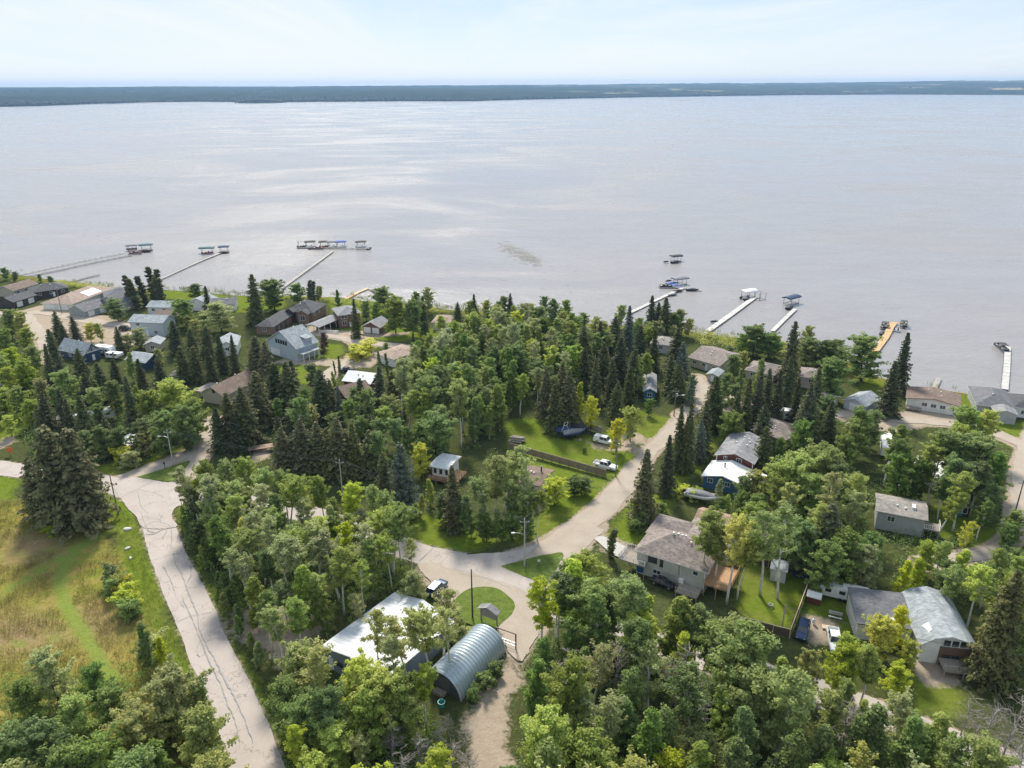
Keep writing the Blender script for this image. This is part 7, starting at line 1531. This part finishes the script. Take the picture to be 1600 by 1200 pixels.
# --- stands, filled at real spacing and kept clear of roads and buildings
ROAD_PTS = np.array([(p.x, p.y, ROADS[k][1] / 2) for k, pts in ROAD_W.items() for p in pts])
def stand(poly, spacing, hm, hs, kinds, seed, onground=False, group=None, nmax=120, wide=1.0, margin=1.2):
    rnd = random.Random(seed); g = np.random.default_rng(seed); W_poly = [PXY(x, y, 0 if onground else hm) for x, y in poly]
    xs = [p[0] for p in W_poly]; ys = [p[1] for p in W_poly]
    X = g.uniform(min(xs), max(xs), 5000); Y = g.uniform(min(ys), max(ys), 5000)
    ok = in_poly(X, Y, W_poly)
    X, Y = X[ok], Y[ok]; ok = np.ones(len(X), bool)
    R = ROAD_PTS[(ROAD_PTS[:, 0] > min(xs) - 8) & (ROAD_PTS[:, 0] < max(xs) + 8) & (ROAD_PTS[:, 1] > min(ys) - 8) & (ROAD_PTS[:, 1] < max(ys) + 8)]
    for rx, ry, rw in R: ok &= (X - rx) ** 2 + (Y - ry) ** 2 > (rw + margin) ** 2
    for f in FOOT: ok &= ~in_poly(X, Y, f)
    X, Y = X[ok], Y[ok]
    pts = np.array([(t[0].location.x, t[0].location.y) for t in TREES if t[3] > 4]).reshape(-1, 2); n = 0
    for x, y in zip(X, Y):
        if n >= nmax: break
        if len(pts) and ((pts[:, 0] - x) ** 2 + (pts[:, 1] - y) ** 2).min() < spacing * spacing: continue
        k, c = rnd.choice(kinds); h = max(3, rnd.gauss(hm, hs)) * (.9 if k in ('round', 'cone') else 1)
        plant(k, c, float(x), float(y), h, wide * (1.1 if k == 'round' else 1.15), None, group); pts = np.vstack([pts, (x, y)]); n += 1
# central forest
stand([(645, 520), (700, 488), (800, 468), (930, 482), (905, 540), (870, 562), (850, 578), (800, 590), (760, 615), (705, 625), (660, 650), (620, 660), (612, 630), (615, 590)], 3.9, 14, 1.8, [('aspen', 'aspen'), ('aspen', 'aspen'), ('aspen', 'dark'), ('cone', 'aspen'), ('aspen', 'grey'), ('aspen', 'lime'), ('round', 'dark'), ('cone', 'dark'), ('thin', 'grey')], 1, False, 'aspens of the central forest', 115)
stand([(690, 478), (760, 468), (830, 468), (935, 488), (1010, 492), (1060, 492), (1060, 505), (930, 500), (800, 482)], 4.2, 8, 1.2, [('round', 'dark'), ('round', 'aspen'), ('round', 'olive')], 2, False, 'trees along the forest shoreline', 30)
for a in [('spruce', 'spruce', 742, 460, 13), ('pine', 'spruce', 714, 472, 10), ('round', 'dark', 787, 462, 9), ('spruce', 'spruce', 797, 458, 10), ('round', 'dark', 850, 463, 9), ('round', 'aspen', 885, 468, 9), ('round', 'aspen', 968, 476, 9), ('round', 'olive', 770, 475, 11)]: tree(*a)
# aspen stand between the two paved roads
for x, y in [(312, 714), (330, 726), (352, 718), (382, 714), (406, 728), (440, 734), (473, 740), (500, 742), (541, 750), (578, 752), (600, 768)]: tb('aspen', 'lime' if x % 2 else 'aspen', x, y, y + 92, 1.0)
for a in [('cone', 'yellow', 370, 806, 890, .9, 'yellow-tipped poplar inside the aspen stand'), ('thin', 'grey', 440, 838, 950, 1.3), ('thin', 'grey', 480, 828, 945, 1.3), ('thin', 'grey', 520, 832, 940, 1.3), ('thin', 'grey', 556, 818, 920, 1.1), ('aspen', 'lime', 580, 800, 895, 1.1), ('aspen', 'lime', 620, 790, 880, 1.0), ('aspen', 'lime', 605, 830, 920, 1.0), ('thin', 'aspen', 562, 876, 960, 1.1), ('thin', 'grey', 640, 838, 895, 1.1)]: tb(*a)
stand([(292, 806), (400, 806), (490, 822), (600, 862), (640, 884), (610, 925), (560, 965), (505, 1000), (470, 1035), (440, 1052), (405, 990), (372, 935), (322, 862)], 3.4, 12.5, 1.8, [('aspen', 'aspen'), ('aspen', 'aspen'), ('aspen', 'lime'), ('thin', 'grey'), ('aspen', 'grey'), ('cone', 'aspen'), ('aspen', 'dark')], 3, True, 'aspens between the two paved roads', 62)
stand([(290, 812), (330, 850), (395, 980), (430, 1060), (418, 1062), (350, 960), (288, 850)], 2.6, 5.5, 1, [('cone', 'dark'), ('round', 'dark'), ('cone', 'aspen')], 4, True, 'undergrowth trees along the left road', 26)
# foreground wood
stand([(868, 985), (960, 1012), (1050, 1040), (1150, 1070), (1160, 1098), (1000, 1055), (868, 1012)], 2.7, 15, 1.6, [('aspen', 'aspen'), ('cone', 'aspen'), ('aspen', 'dark'), ('cone', 'dark'), ('cone', 'lime')], 25, True, 'trees of the foreground wood', 40, 1.1, .7)
stand([(1160, 1074), (1330, 1122), (1460, 1172), (1460, 1195), (1330, 1150), (1160, 1098)], 2.8, 9.5, 1.4, [('aspen', 'aspen'), ('cone', 'aspen'), ('cone', 'dark'), ('cone', 'lime')], 26, True, 'trees of the foreground wood', 28, 1.1, .7)
for a in [('round', 'lime', 1325, 1000, 1085, .9), ('aspen', 'lime', 1350, 1000, 1095, 1.1), ('round', 'olive', 1275, 1015, 1090, .8), ('aspen', 'aspen', 1365, 1000, 1100, 1.1), ('aspen', 'aspen', 905, 878, 985, 1.2), ('aspen', 'aspen', 937, 868, 982, 1.2), ('aspen', 'dark', 870, 905, 1000, 1.2)]: tb(*a)
stand([(826, 938), (870, 900), (925, 868), (1000, 900), (1130, 940), (1175, 1000), (1220, 1040), (1330, 1030), (1400, 1050), (1440, 1090), (1500, 1130), (1620, 1140), (1620, 1330), (830, 1330), (808, 1180), (812, 1080), (840, 1000)], 4.1, 14.0, 1.8, [('cone', 'aspen'), ('aspen', 'dark'), ('cone', 'dark'), ('aspen', 'aspen'), ('cone', 'aspen'), ('thin', 'olive'), ('aspen', 'lime'), ('cone', 'dark'), ('round', 'aspen'), ('thin', 'grey')], 5, False, 'trees of the foreground wood', 130)
stand([(420, 1100), (500, 1080), (640, 1090), (690, 1140), (720, 1330), (440, 1330)], 3.6, 10, 2, [('round', 'dark'), ('round', 'aspen'), ('aspen', 'lime'), ('round', 'lime'), ('aspen', 'olive')], 6, False, 'trees below the steel building', 26)
stand([(870, 985), (1000, 1010), (1180, 1080), (1400, 1130), (1600, 1210), (1600, 1330), (830, 1330), (820, 1100)], 3.6, 9, 1.6, [('round', 'dark'), ('round', 'aspen'), ('cone', 'dark'), ('round', 'lime')], 7, False, 'lower trees of the foreground wood', 60)
# right-hand belt fillers and village fillers
stand([(1230, 715), (1320, 700), (1345, 740), (1335, 815), (1270, 815), (1180, 790)], 5.0, 11, 1.8, [('round', 'dark'), ('aspen', 'aspen'), ('round', 'olive'), ('aspen', 'olive')], 8, False, 'trees of the right-hand belt', 26)
stand([(1400, 690), (1570, 690), (1560, 770), (1490, 770), (1460, 715), (1400, 710)], 4.4, 12, 2, [('aspen', 'dark'), ('round', 'dark'), ('aspen', 'aspen')], 9, False, 'trees of the right-hand belt', 22)
stand([(1400, 885), (1480, 845), (1600, 890), (1600, 960), (1540, 950), (1400, 910)], 4.2, 9, 1.5, [('round', 'dark'), ('aspen', 'aspen'), ('cone', 'lime')], 10, False, 'trees behind the barn-roofed house', 20)
stand([(400, 530), (470, 575), (600, 590), (640, 620), (600, 650), (420, 640)], 6.0, 12, 2, [('spruce', 'spruce'), ('pine', 'spruce'), ('cone', 'dark'), ('aspen', 'dark')], 11, False, 'dark conifers of the left village', 12)
stand([(-60, 560), (60, 600), (180, 600), (300, 630), (300, 650), (120, 655), (60, 640), (-60, 620)], 5.5, 9, 2, [('round', 'dark'), ('spruce', 'spruce'), ('round', 'aspen')], 12, False, 'trees behind the left junction', 24)
stand([(1110, 585), (1290, 590), (1310, 640), (1250, 650), (1130, 640)], 5.5, 11, 2, [('spruce', 'spruce'), ('spruce', 'spruce'), ('round', 'dark')], 13, False, 'spruces of the right-hand village', 16)
stand([(1240, 1010), (1420, 1010), (1440, 1060), (1400, 1110), (1300, 1090)], 4.0, 9, 1.5, [('round', 'lime'), ('aspen', 'lime'), ('aspen', 'aspen'), ('round', 'olive')], 14, False, 'bright trees below the barn-roofed house', 18)
stand([(1440, 1100), (1600, 1090), (1620, 1200), (1420, 1200)], 3.6, 8, 1.5, [('bare', 'olive'), ('round', 'olive'), ('round', 'dark')], 15, False, 'scrubby trees at the lower right', 18)
# beyond the frame on both sides, so that a step aside still sees woodland
stand([(-500, 470), (-60, 470), (-60, 690), (-500, 700)], 8.5, 11, 2, [('round', 'dark'), ('spruce', 'spruce'), ('round', 'aspen')], 16, False, 'trees beyond the left edge', 24)
stand([(1640, 760), (1950, 760), (1950, 1150), (1640, 1150)], 7.5, 11, 2, [('round', 'dark'), ('aspen', 'aspen'), ('round', 'aspen')], 17, False, 'trees beyond the right edge', 24)

# ------------------------------------------------------------------ ground cover, reeds, weeds and the far shore's wood
def scatter(polys, n, seed, onland=True, margin=.8):
    g = np.random.default_rng(seed); out = []
    for poly in polys:
        W_ = [PXY(x, y) for x, y in poly]; xs = [p[0] for p in W_]; ys = [p[1] for p in W_]
        X = g.uniform(min(xs), max(xs), n * 3); Y = g.uniform(min(ys), max(ys), n * 3); ok = in_poly(X, Y, W_)
        R = ROAD_PTS[(ROAD_PTS[:, 0] > min(xs) - 8) & (ROAD_PTS[:, 0] < max(xs) + 8) & (ROAD_PTS[:, 1] > min(ys) - 8) & (ROAD_PTS[:, 1] < max(ys) + 8)]
        for rx, ry, rw in R[::2]: ok &= (X - rx) ** 2 + (Y - ry) ** 2 > (rw + margin) ** 2
        for f in FOOT: ok &= ~in_poly(X, Y, f)
        for pd in POLY_DIRT: ok &= ~in_poly(X, Y, pxs(pd))
        out.append(np.stack([X[ok], Y[ok]], 1)[:n])
    return np.concatenate(out)
def cover(name, label, cat, pts, leaves, r, h, size, material, seed):
    global rng
    rng = np.random.default_rng(seed); m = len(pts); C = np.repeat(np.column_stack([pts, np.zeros(m)]), leaves, 0); k = len(C)
    sc = np.repeat(rng.uniform(.5, 1.3, m), leaves); a = rng.random(k) * 6.283; q = np.sqrt(rng.random(k)) * r * sc
    C[:, 0] += np.cos(a) * q; C[:, 1] += np.sin(a) * q; C[:, 2] += rng.random(k) ** .7 * h * sc * (1.05 - (q / (r * sc + 1e-6)) ** 2 * .6)
    tone = np.clip(np.repeat(rng.normal(.5, .2, m), leaves) + rng.normal(0, .12, k), 0, 1); out = np.column_stack([np.cos(a) * .4, np.sin(a) * .4, np.full(k, .6)])
    o = bpy.data.objects.new(name, leaves_mesh(name, C, out, tone, size, material)); COL.objects.link(o); return put(o, label, cat, None, 'stuff')
def blades(name, label, cat, pts, n, r, h, w, material, seed, z=0.0):
    global rng
    rng = np.random.default_rng(seed); m = len(pts); B = np.repeat(np.column_stack([pts, np.full(m, z)]), n, 0); k = len(B); sc = np.repeat(rng.uniform(.5, 1.3, m), n)
    B[:, :2] += rng.normal(0, r, (k, 2)); a = rng.random(k) * 6.283; lean = rng.normal(0, .28, (k, 2)); hh = (h * sc * rng.uniform(.6, 1.2, k))[:, None]
    s = np.column_stack([np.cos(a), np.sin(a), np.zeros(k)]) * w; T = B + np.column_stack([lean * hh, hh])
    V = np.stack([B - s, B + s, T + s * .3, T - s * .3], 1).reshape(-1, 3); tone = np.repeat(np.clip(np.repeat(rng.normal(.5, .22, m), n) + rng.normal(0, .1, k), 0, 1), 4)
    o = bpy.data.objects.new(name, raw_mesh(name, V, np.arange(k * 4), 4, material, {'tone': ('FLOAT', 'POINT', tone)})); COL.objects.link(o); return put(o, label, cat, None, 'stuff')
ST1 = [(286, 800), (400, 800), (490, 818), (600, 858), (648, 884), (640, 915), (560, 965), (505, 1000), (470, 1040), (440, 1062), (400, 1000), (340, 905)]
ST2 = [(650, 560), (720, 520), (900, 520), (1000, 540), (960, 640), (860, 660), (790, 690), (740, 770), (640, 800), (560, 770), (480, 740), (360, 720), (340, 660), (480, 600)]
ST3 = [(830, 1010), (900, 985), (1050, 1040), (1300, 1110), (1600, 1230), (1600, 1400), (800, 1400), (815, 1100)]
ST4 = [(1130, 700), (1240, 690), (1390, 740), (1460, 830), (1600, 860), (1600, 1100), (1530, 960), (1360, 900), (1260, 890), (1130, 830)]
ST5 = [(420, 1060), (520, 1090), (660, 1110), (700, 1160), (720, 1330), (450, 1330)]
ST6 = [(0, 640), (120, 630), (310, 660), (240, 720), (140, 730), (60, 720)]
ST7 = [(-20, 1060), (120, 1050), (200, 1040), (270, 1080), (340, 1170), (340, 1330), (-40, 1330)]
und = scatter([ST1, ST5, ST7], 420, 1); cover('undergrowth', 'leafy green undergrowth beneath the near aspens', 'undergrowth', und, 34, 1.0, 1.5, .15, LEAF['dark'], 2)
und = scatter([ST2, ST4, ST6], 520, 3); cover('undergrowth', 'shady undergrowth beneath the forest and village trees', 'undergrowth', und, 22, 1.2, 1.5, .19, LEAF['dark'], 4)
und = scatter([ST3], 700, 5); cover('undergrowth', 'leafy undergrowth beneath the foreground wood', 'undergrowth', und, 36, 1.1, 1.7, .15, LEAF['dark'], 6)
M_DRYG = leaf_mat('dry_grass', (.20, .20, .045), (.36, .30, .09), (.54, .44, .17), .01, .1, .3, .8)
M_GREENG = leaf_mat('green_grass', (.13, .18, .022), (.20, .25, .035), (.29, .31, .06), .01, .1, .3, .8)
M_REED = leaf_mat('reed_leaves', (.15, .18, .04), (.24, .26, .06), (.36, .34, .10), .01, .1, .3, .8)
fp = scatter([POLY_FIELD], 9000, 7)
keep = np.ones(len(fp), bool)
for t in TRACKS: keep &= seg_dist(fp[:, 0], fp[:, 1], [(q.x, q.y) for q in spline(pxs(t), 3)]) > 1.5
fp = fp[keep]; fp = fp[vnoise(fp[:, 0], fp[:, 1], 7, 5) + .25 * vnoise(fp[:, 0], fp[:, 1], 2, 8) > .42]
blades('tall_grass', 'tall dry golden grass of the left field', 'grass', fp, 9, .45, .65, .045, M_DRYG, 8)
vp = scatter([[(172, 800), (200, 800), (240, 900), (330, 1160), (300, 1160), (215, 930)], [(280, 800), (300, 800), (345, 905), (440, 1120), (425, 1120), (330, 930)]], 1500, 9)
blades('verge_grass', 'rough green grass along the left road verges', 'grass', vp, 8, .4, .3, .04, M_GREENG, 10)
# reeds along the water
rp = []; sh = spline([p for p in SHORE[2:-3]], 1.2); rr = random.Random(12)
for p in sh:
    if -280 < p.x < 200:
        d = vnoise(np.array([p.x]), np.array([p.y]), 22, 6)[0]
        for _ in range(int(7 * max(0, d - .28))): rp.append((p.x + rr.gauss(0, 2.5), p.y - abs(rr.gauss(2.0, 3.5))))
blades('reeds', 'yellow-green reeds along the lake shore', 'reeds', np.array(rp), 10, .5, 1.3, .06, M_REED, 13, -.6)
sp = scatter([[(1085, 520), (1130, 526), (1215, 534), (1260, 545), (1240, 560), (1150, 545), (1090, 538)], [(90, 440), (165, 449), (160, 455), (90, 446)], [(500, 466), (700, 484), (700, 490), (520, 476)]], 260, 14)
cover('shore_scrub', 'low yellow-green scrub behind the lake shore', 'scrub', sp, 26, 1.2, 1.6, .2, LEAF['olive'], 15)
# floating weed patch and drifting specks on the lake
def weeds():
    g = np.random.default_rng(16); c = P(812, 398, WATER_Z); pts = []
    n = 420; a = g.normal(0, 1, (n, 2)); tx = g.random(n)
    px = 788 + 52 * tx + a[:, 0] * 6; py = 386 + 24 * tx + a[:, 1] * 4.5
    for x, y in zip(px, py): q = P(x, y, WATER_Z); pts.append((q.x, q.y, g.uniform(.25, .9)))
    for _ in range(150): q = P(g.uniform(230, 900), g.uniform(405, 462), WATER_Z); pts.append((q.x, q.y, g.uniform(.15, .6)))
    for _ in range(40): q = P(g.uniform(1000, 1500), g.uniform(400, 520), WATER_Z); pts.append((q.x, q.y, g.uniform(.1, .4)))
    mb = MB()
    for x, y, s in pts:
        k = g.uniform(.5, 1.5); mb.add([(x - s*k*1.4, y, WATER_Z + .03), (x, y - s*.8, WATER_Z + .03), (x + s*1.5, y + s*.1, WATER_Z + .03), (x + s*.2, y + s*.9, WATER_Z + .05)], [(0, 1, 2, 3)])
    o = mb.build('water_weeds', mat('water_weed', (.09, .095, .075), .7, .3, .5)); put(o, 'dark floating weed patches on the open lake', 'weeds', None, 'stuff')
weeds()
# far shore wood: single crowns that break the tree line, plus a wooded point and a sandbar
def far_wood():
    g = np.random.default_rng(20); E_ = [Vector(p) for p in FAR_EDGE[1:-1]]; L = [(E_[i+1] - E_[i]).length for i in range(len(E_)-1)]; V = []; F = []; T = []
    def crown(x, y, z, r, h):
        o = len(V); a0 = g.random() * 6
        V.append((x, y, z + h)); 
        for j in range(5): a = a0 + j * 1.2566; V.append((x + math.cos(a)*r*g.uniform(.7, 1.2), y + math.sin(a)*r*g.uniform(.7, 1.2), z + h * g.uniform(.3, .6)))
        V.append((x, y, z - 2)); t = g.random()
        for j in range(5): F.extend([(o, o+1+j, o+1+(j+1) % 5), (o+6, o+1+(j+1) % 5, o+1+j)])
        T.extend([t] * 7)
    tot = sum(L); X = []; Y = []; S = []
    for i in range(len(E_)-1):
        d = (E_[i+1] - E_[i]).normalized(); n = Vector((-d.y, d.x))
        for _ in range(int(9000 * L[i] / tot)):
            t = g.random(); w = 12 + abs(g.normal(0, 1)) ** 2 * 420; p = E_[i].lerp(E_[i+1], t) + n * w; X.append(p.x); Y.append(p.y); S.append(g.uniform(6, 13))
    for _ in range(9000): X.append(g.uniform(-5500, 8500)); Y.append(g.uniform(5200, 12500)); S.append(g.uniform(8, 15))
    X, Y, S = np.array(X), np.array(Y), np.array(S); Z, d = far_height(X, Y); woods = vnoise(X, Y, 420, 4) * .6 + vnoise(X * .5, Y, 160, 6) * .4; ok = (d > 8) & ((woods > .40) | (d < 260) | (X < -300))
    for x, y, z, s in zip(X[ok], Y[ok], Z[ok], S[ok]): crown(x, y, z, s, s * g.uniform(.9, 1.5))
    a, b = P(370, 161.2, WATER_Z), P(437, 160.6, WATER_Z)
    for _ in range(420): t = g.random(); p = a.lerp(b, t); q = math.sin(math.pi * min(max(t, .03), .97)); crown(p.x + g.normal(0, 8), p.y + abs(g.normal(0, 60)), 0, g.uniform(6, 11), (9 + 14 * q) * g.uniform(.7, 1.1))
    V_ = np.array(V); F_ = np.array(F).ravel(); m = leaf_mat('far_wood_leaves', (.014, .024, .014), (.026, .040, .020), (.046, .062, .028), .0, .0, .1, .9)
    o = bpy.data.objects.new('far_wood', raw_mesh('far_wood', V_, F_, 3, m, {'tone': ('FLOAT', 'POINT', np.array(T))})); COL.objects.link(o); put(o, 'dark wood covering the far shore hills', 'wood', None, 'stuff')
    for nm, (x0, y0), (x1, y1), dep, hh in (('wooded_point', (366, 161.3), (441, 160.6), 160, 3.0), ('sandbar', (1046, 157.4), (1084, 156.9), 40, 1.0)):
        a, b = P(x0, y0, WATER_Z), P(x1, y1, WATER_Z); c = (a + b) / 2; L_ = (b - a).length / 2; mb = MB(); rings = []
        for s, z in ((1, -3), (.93, WATER_Z + .3), (.7, hh), (.2, hh + .6)): rings.append([(c.x + math.cos(t) * L_ * s, c.y + dep * .5 + math.sin(t) * dep * s, z) for t in [k * 6.283 / 24 for k in range(24)]])
        mb.loft(rings); o = mb.build(nm, M_FAR if nm == 'wooded_point' else mat('sand', (.30, .27, .22), .9, .2, .02)); put(o, kind='structure')
far_wood()
ORD = ['first', 'second', 'third', 'fourth', 'fifth', 'sixth', 'seventh', 'eighth', 'ninth', 'tenth', 'eleventh', 'twelfth', 'thirteenth', 'fourteenth', 'fifteenth']
def far_cottages():
    wm = MB(); wm.box(-9, 9, -5, 5, -2, 5); wme = wm.mesh('wall', M_WMETAL); rm = MB(); rm.loft([[(-10, -6, 4.9), (-10, 6, 4.9), (-10, 0, 9)], [(10, -6, 4.9), (10, 6, 4.9), (10, 0, 9)]]); rme = rm.mesh('roof', R_['bluegrey'])
    for i, (x, y) in enumerate([(17, 158), (130, 160.5), (203, 160), (246, 158.3), (572, 157.6), (598, 157.4), (640, 157.6), (750, 157), (896, 153.3), (940, 151.8), (1090, 149.9), (1160, 148.9), (1252, 147.6), (1440, 147), (1527, 147.2)]):
        p = P(x, y, 0); r = thing('far_cottage', ORD[i] + ' pale cottage speck from the left on the far shore', 'cottage', (p.x, p.y, float(far_height(np.array([p.x]), np.array([p.y]))[0][0]) + .5), i * .7, 'cottages on the far shore')
        for nm, me in (('wall', wme), ('roof', rme)): o = bpy.data.objects.new(nm, me); COL.objects.link(o); o.parent = r
far_cottages()

# ------------------------------------------------------------------ wording of the tree labels: kind, look and nearest landmark
def word_trees():
    stop = [' with ', ' behind ', ' beside ', ' in ', ' at ', ' by ', ' on ', ' near ', ' below ', ' under ', ' right ', ' left ', ' facing ', ' among ', ' deep ', ' above ', ' tucked ', ' inside ', ' outside ', ' almost ', ' half ', ' between ', ' south ', ' across ', ' hidden ', ' along ', ' parked ', ' standing ', ' buried ', ' seen ', ' and ', ' to ', ' before ']
    short = {}
    for root, lab in HOUSES:
        s = lab
        for k in stop:
            if k in s: s = s.split(k)[0]
        short.setdefault(s, []).append(root)
    short['left paved junction'] = None; marks = []
    for s, r in short.items():
        if r is None or len(r) > 1 or len(s.split()) < 2: continue
        p = r[0].location; marks.append((s, to_px((p.x, p.y, 2))))
    for nm, px in (('left grass triangle', (252, 738)), ('right grass triangle', (838, 886)), ('round grass island', (756, 952)), ('mown field track', (100, 920)), ('left paved road bend', (240, 800)), ('long fence corner', (800, 695)), ('gravel road head', (1060, 640)), ('orange cedar dock', (1384, 526)), ('broad white dock', (1100, 520)), ('bright white dock', (1573, 590)), ('bottom left corner', (20, 1190)), ('lower end of the left road', (395, 1180)), ('dirt track', (765, 1140)), ('bottom right corner', (1590, 1190)), ('middle of the lower edge', (1000, 1190)), ('middle of the right edge', (1595, 720)), ('heart of the central forest', (740, 600)), ('heart of the foreground wood', (1100, 1090)), ('forest shoreline', (860, 480)), ('left edge of the photograph', (5, 540)), ('aspen stand centre', (450, 900)), ('cross road bend', (600, 850))): marks.append((nm, px))
    adj = {'aspen': 'light green', 'lime': 'bright green', 'dark': 'deep green', 'grey': 'silvery', 'yellow': 'yellowing', 'olive': 'olive', 'red': 'purple-leaved', 'spruce': 'dark', 'bluespruce': 'bluish', 'tan': 'tawny'}
    noun = {'aspen': 'aspen', 'thin': 'sparse aspen', 'round': 'leafy tree', 'cone': 'poplar', 'column': 'columnar poplar', 'shrub': 'shrub', 'spruce': 'spruce', 'pine': 'pine', 'bare': 'leafless tree'}
    cats = {'aspen': 'aspen', 'thin': 'aspen', 'round': 'tree', 'cone': 'poplar', 'column': 'poplar', 'shrub': 'shrub', 'spruce': 'spruce', 'pine': 'pine', 'bare': 'dead tree'}
    grp = {}
    for t in TREES:
        root, kind, col, h, lab, g = t; put(root, lab, cats[kind], g or {'spruce': 'spruces', 'pine': 'pines', 'shrub': 'shrubs', 'aspen': 'aspens', 'thin': 'aspens', 'round': 'leafy trees', 'cone': 'poplars', 'column': 'columnar poplars', 'bare': 'leafless trees'}[kind] + ' around the village')
        if lab: continue
        p = root.location; x, y = to_px((p.x, p.y, h * .6)); best = min(marks, key=lambda m: (m[1][0] - x) ** 2 + 1.6 * (m[1][1] - y) ** 2); dx, dy = x - best[1][0], y - best[1][1]
        side = ('left of' if dx < 0 else 'right of') if abs(dx) > abs(dy) * 1.2 else ('behind' if dy < 0 else 'in front of')
        if best[0].startswith(('bottom', 'middle', 'heart', 'left edge', 'lower end', 'aspen stand')): side = {'left of': 'left of', 'right of': 'right of', 'behind': 'above', 'in front of': 'below'}[side]
        grp.setdefault(((adj[col] + ' ' if kind != 'bare' else '') + noun[kind], side, best[0]), []).append((dx * dx + dy * dy, root))
    for (k, side, mk), L in grp.items():
        L.sort(key=lambda q: q[0])
        for i, (_, r) in enumerate(L): r['label'] = '%s %s the %s%s' % (k, side, mk, '' if len(L) == 1 else (', the nearest such one' if i == 0 else ', %s nearest' % ORD[min(i, 14)]))
word_trees()
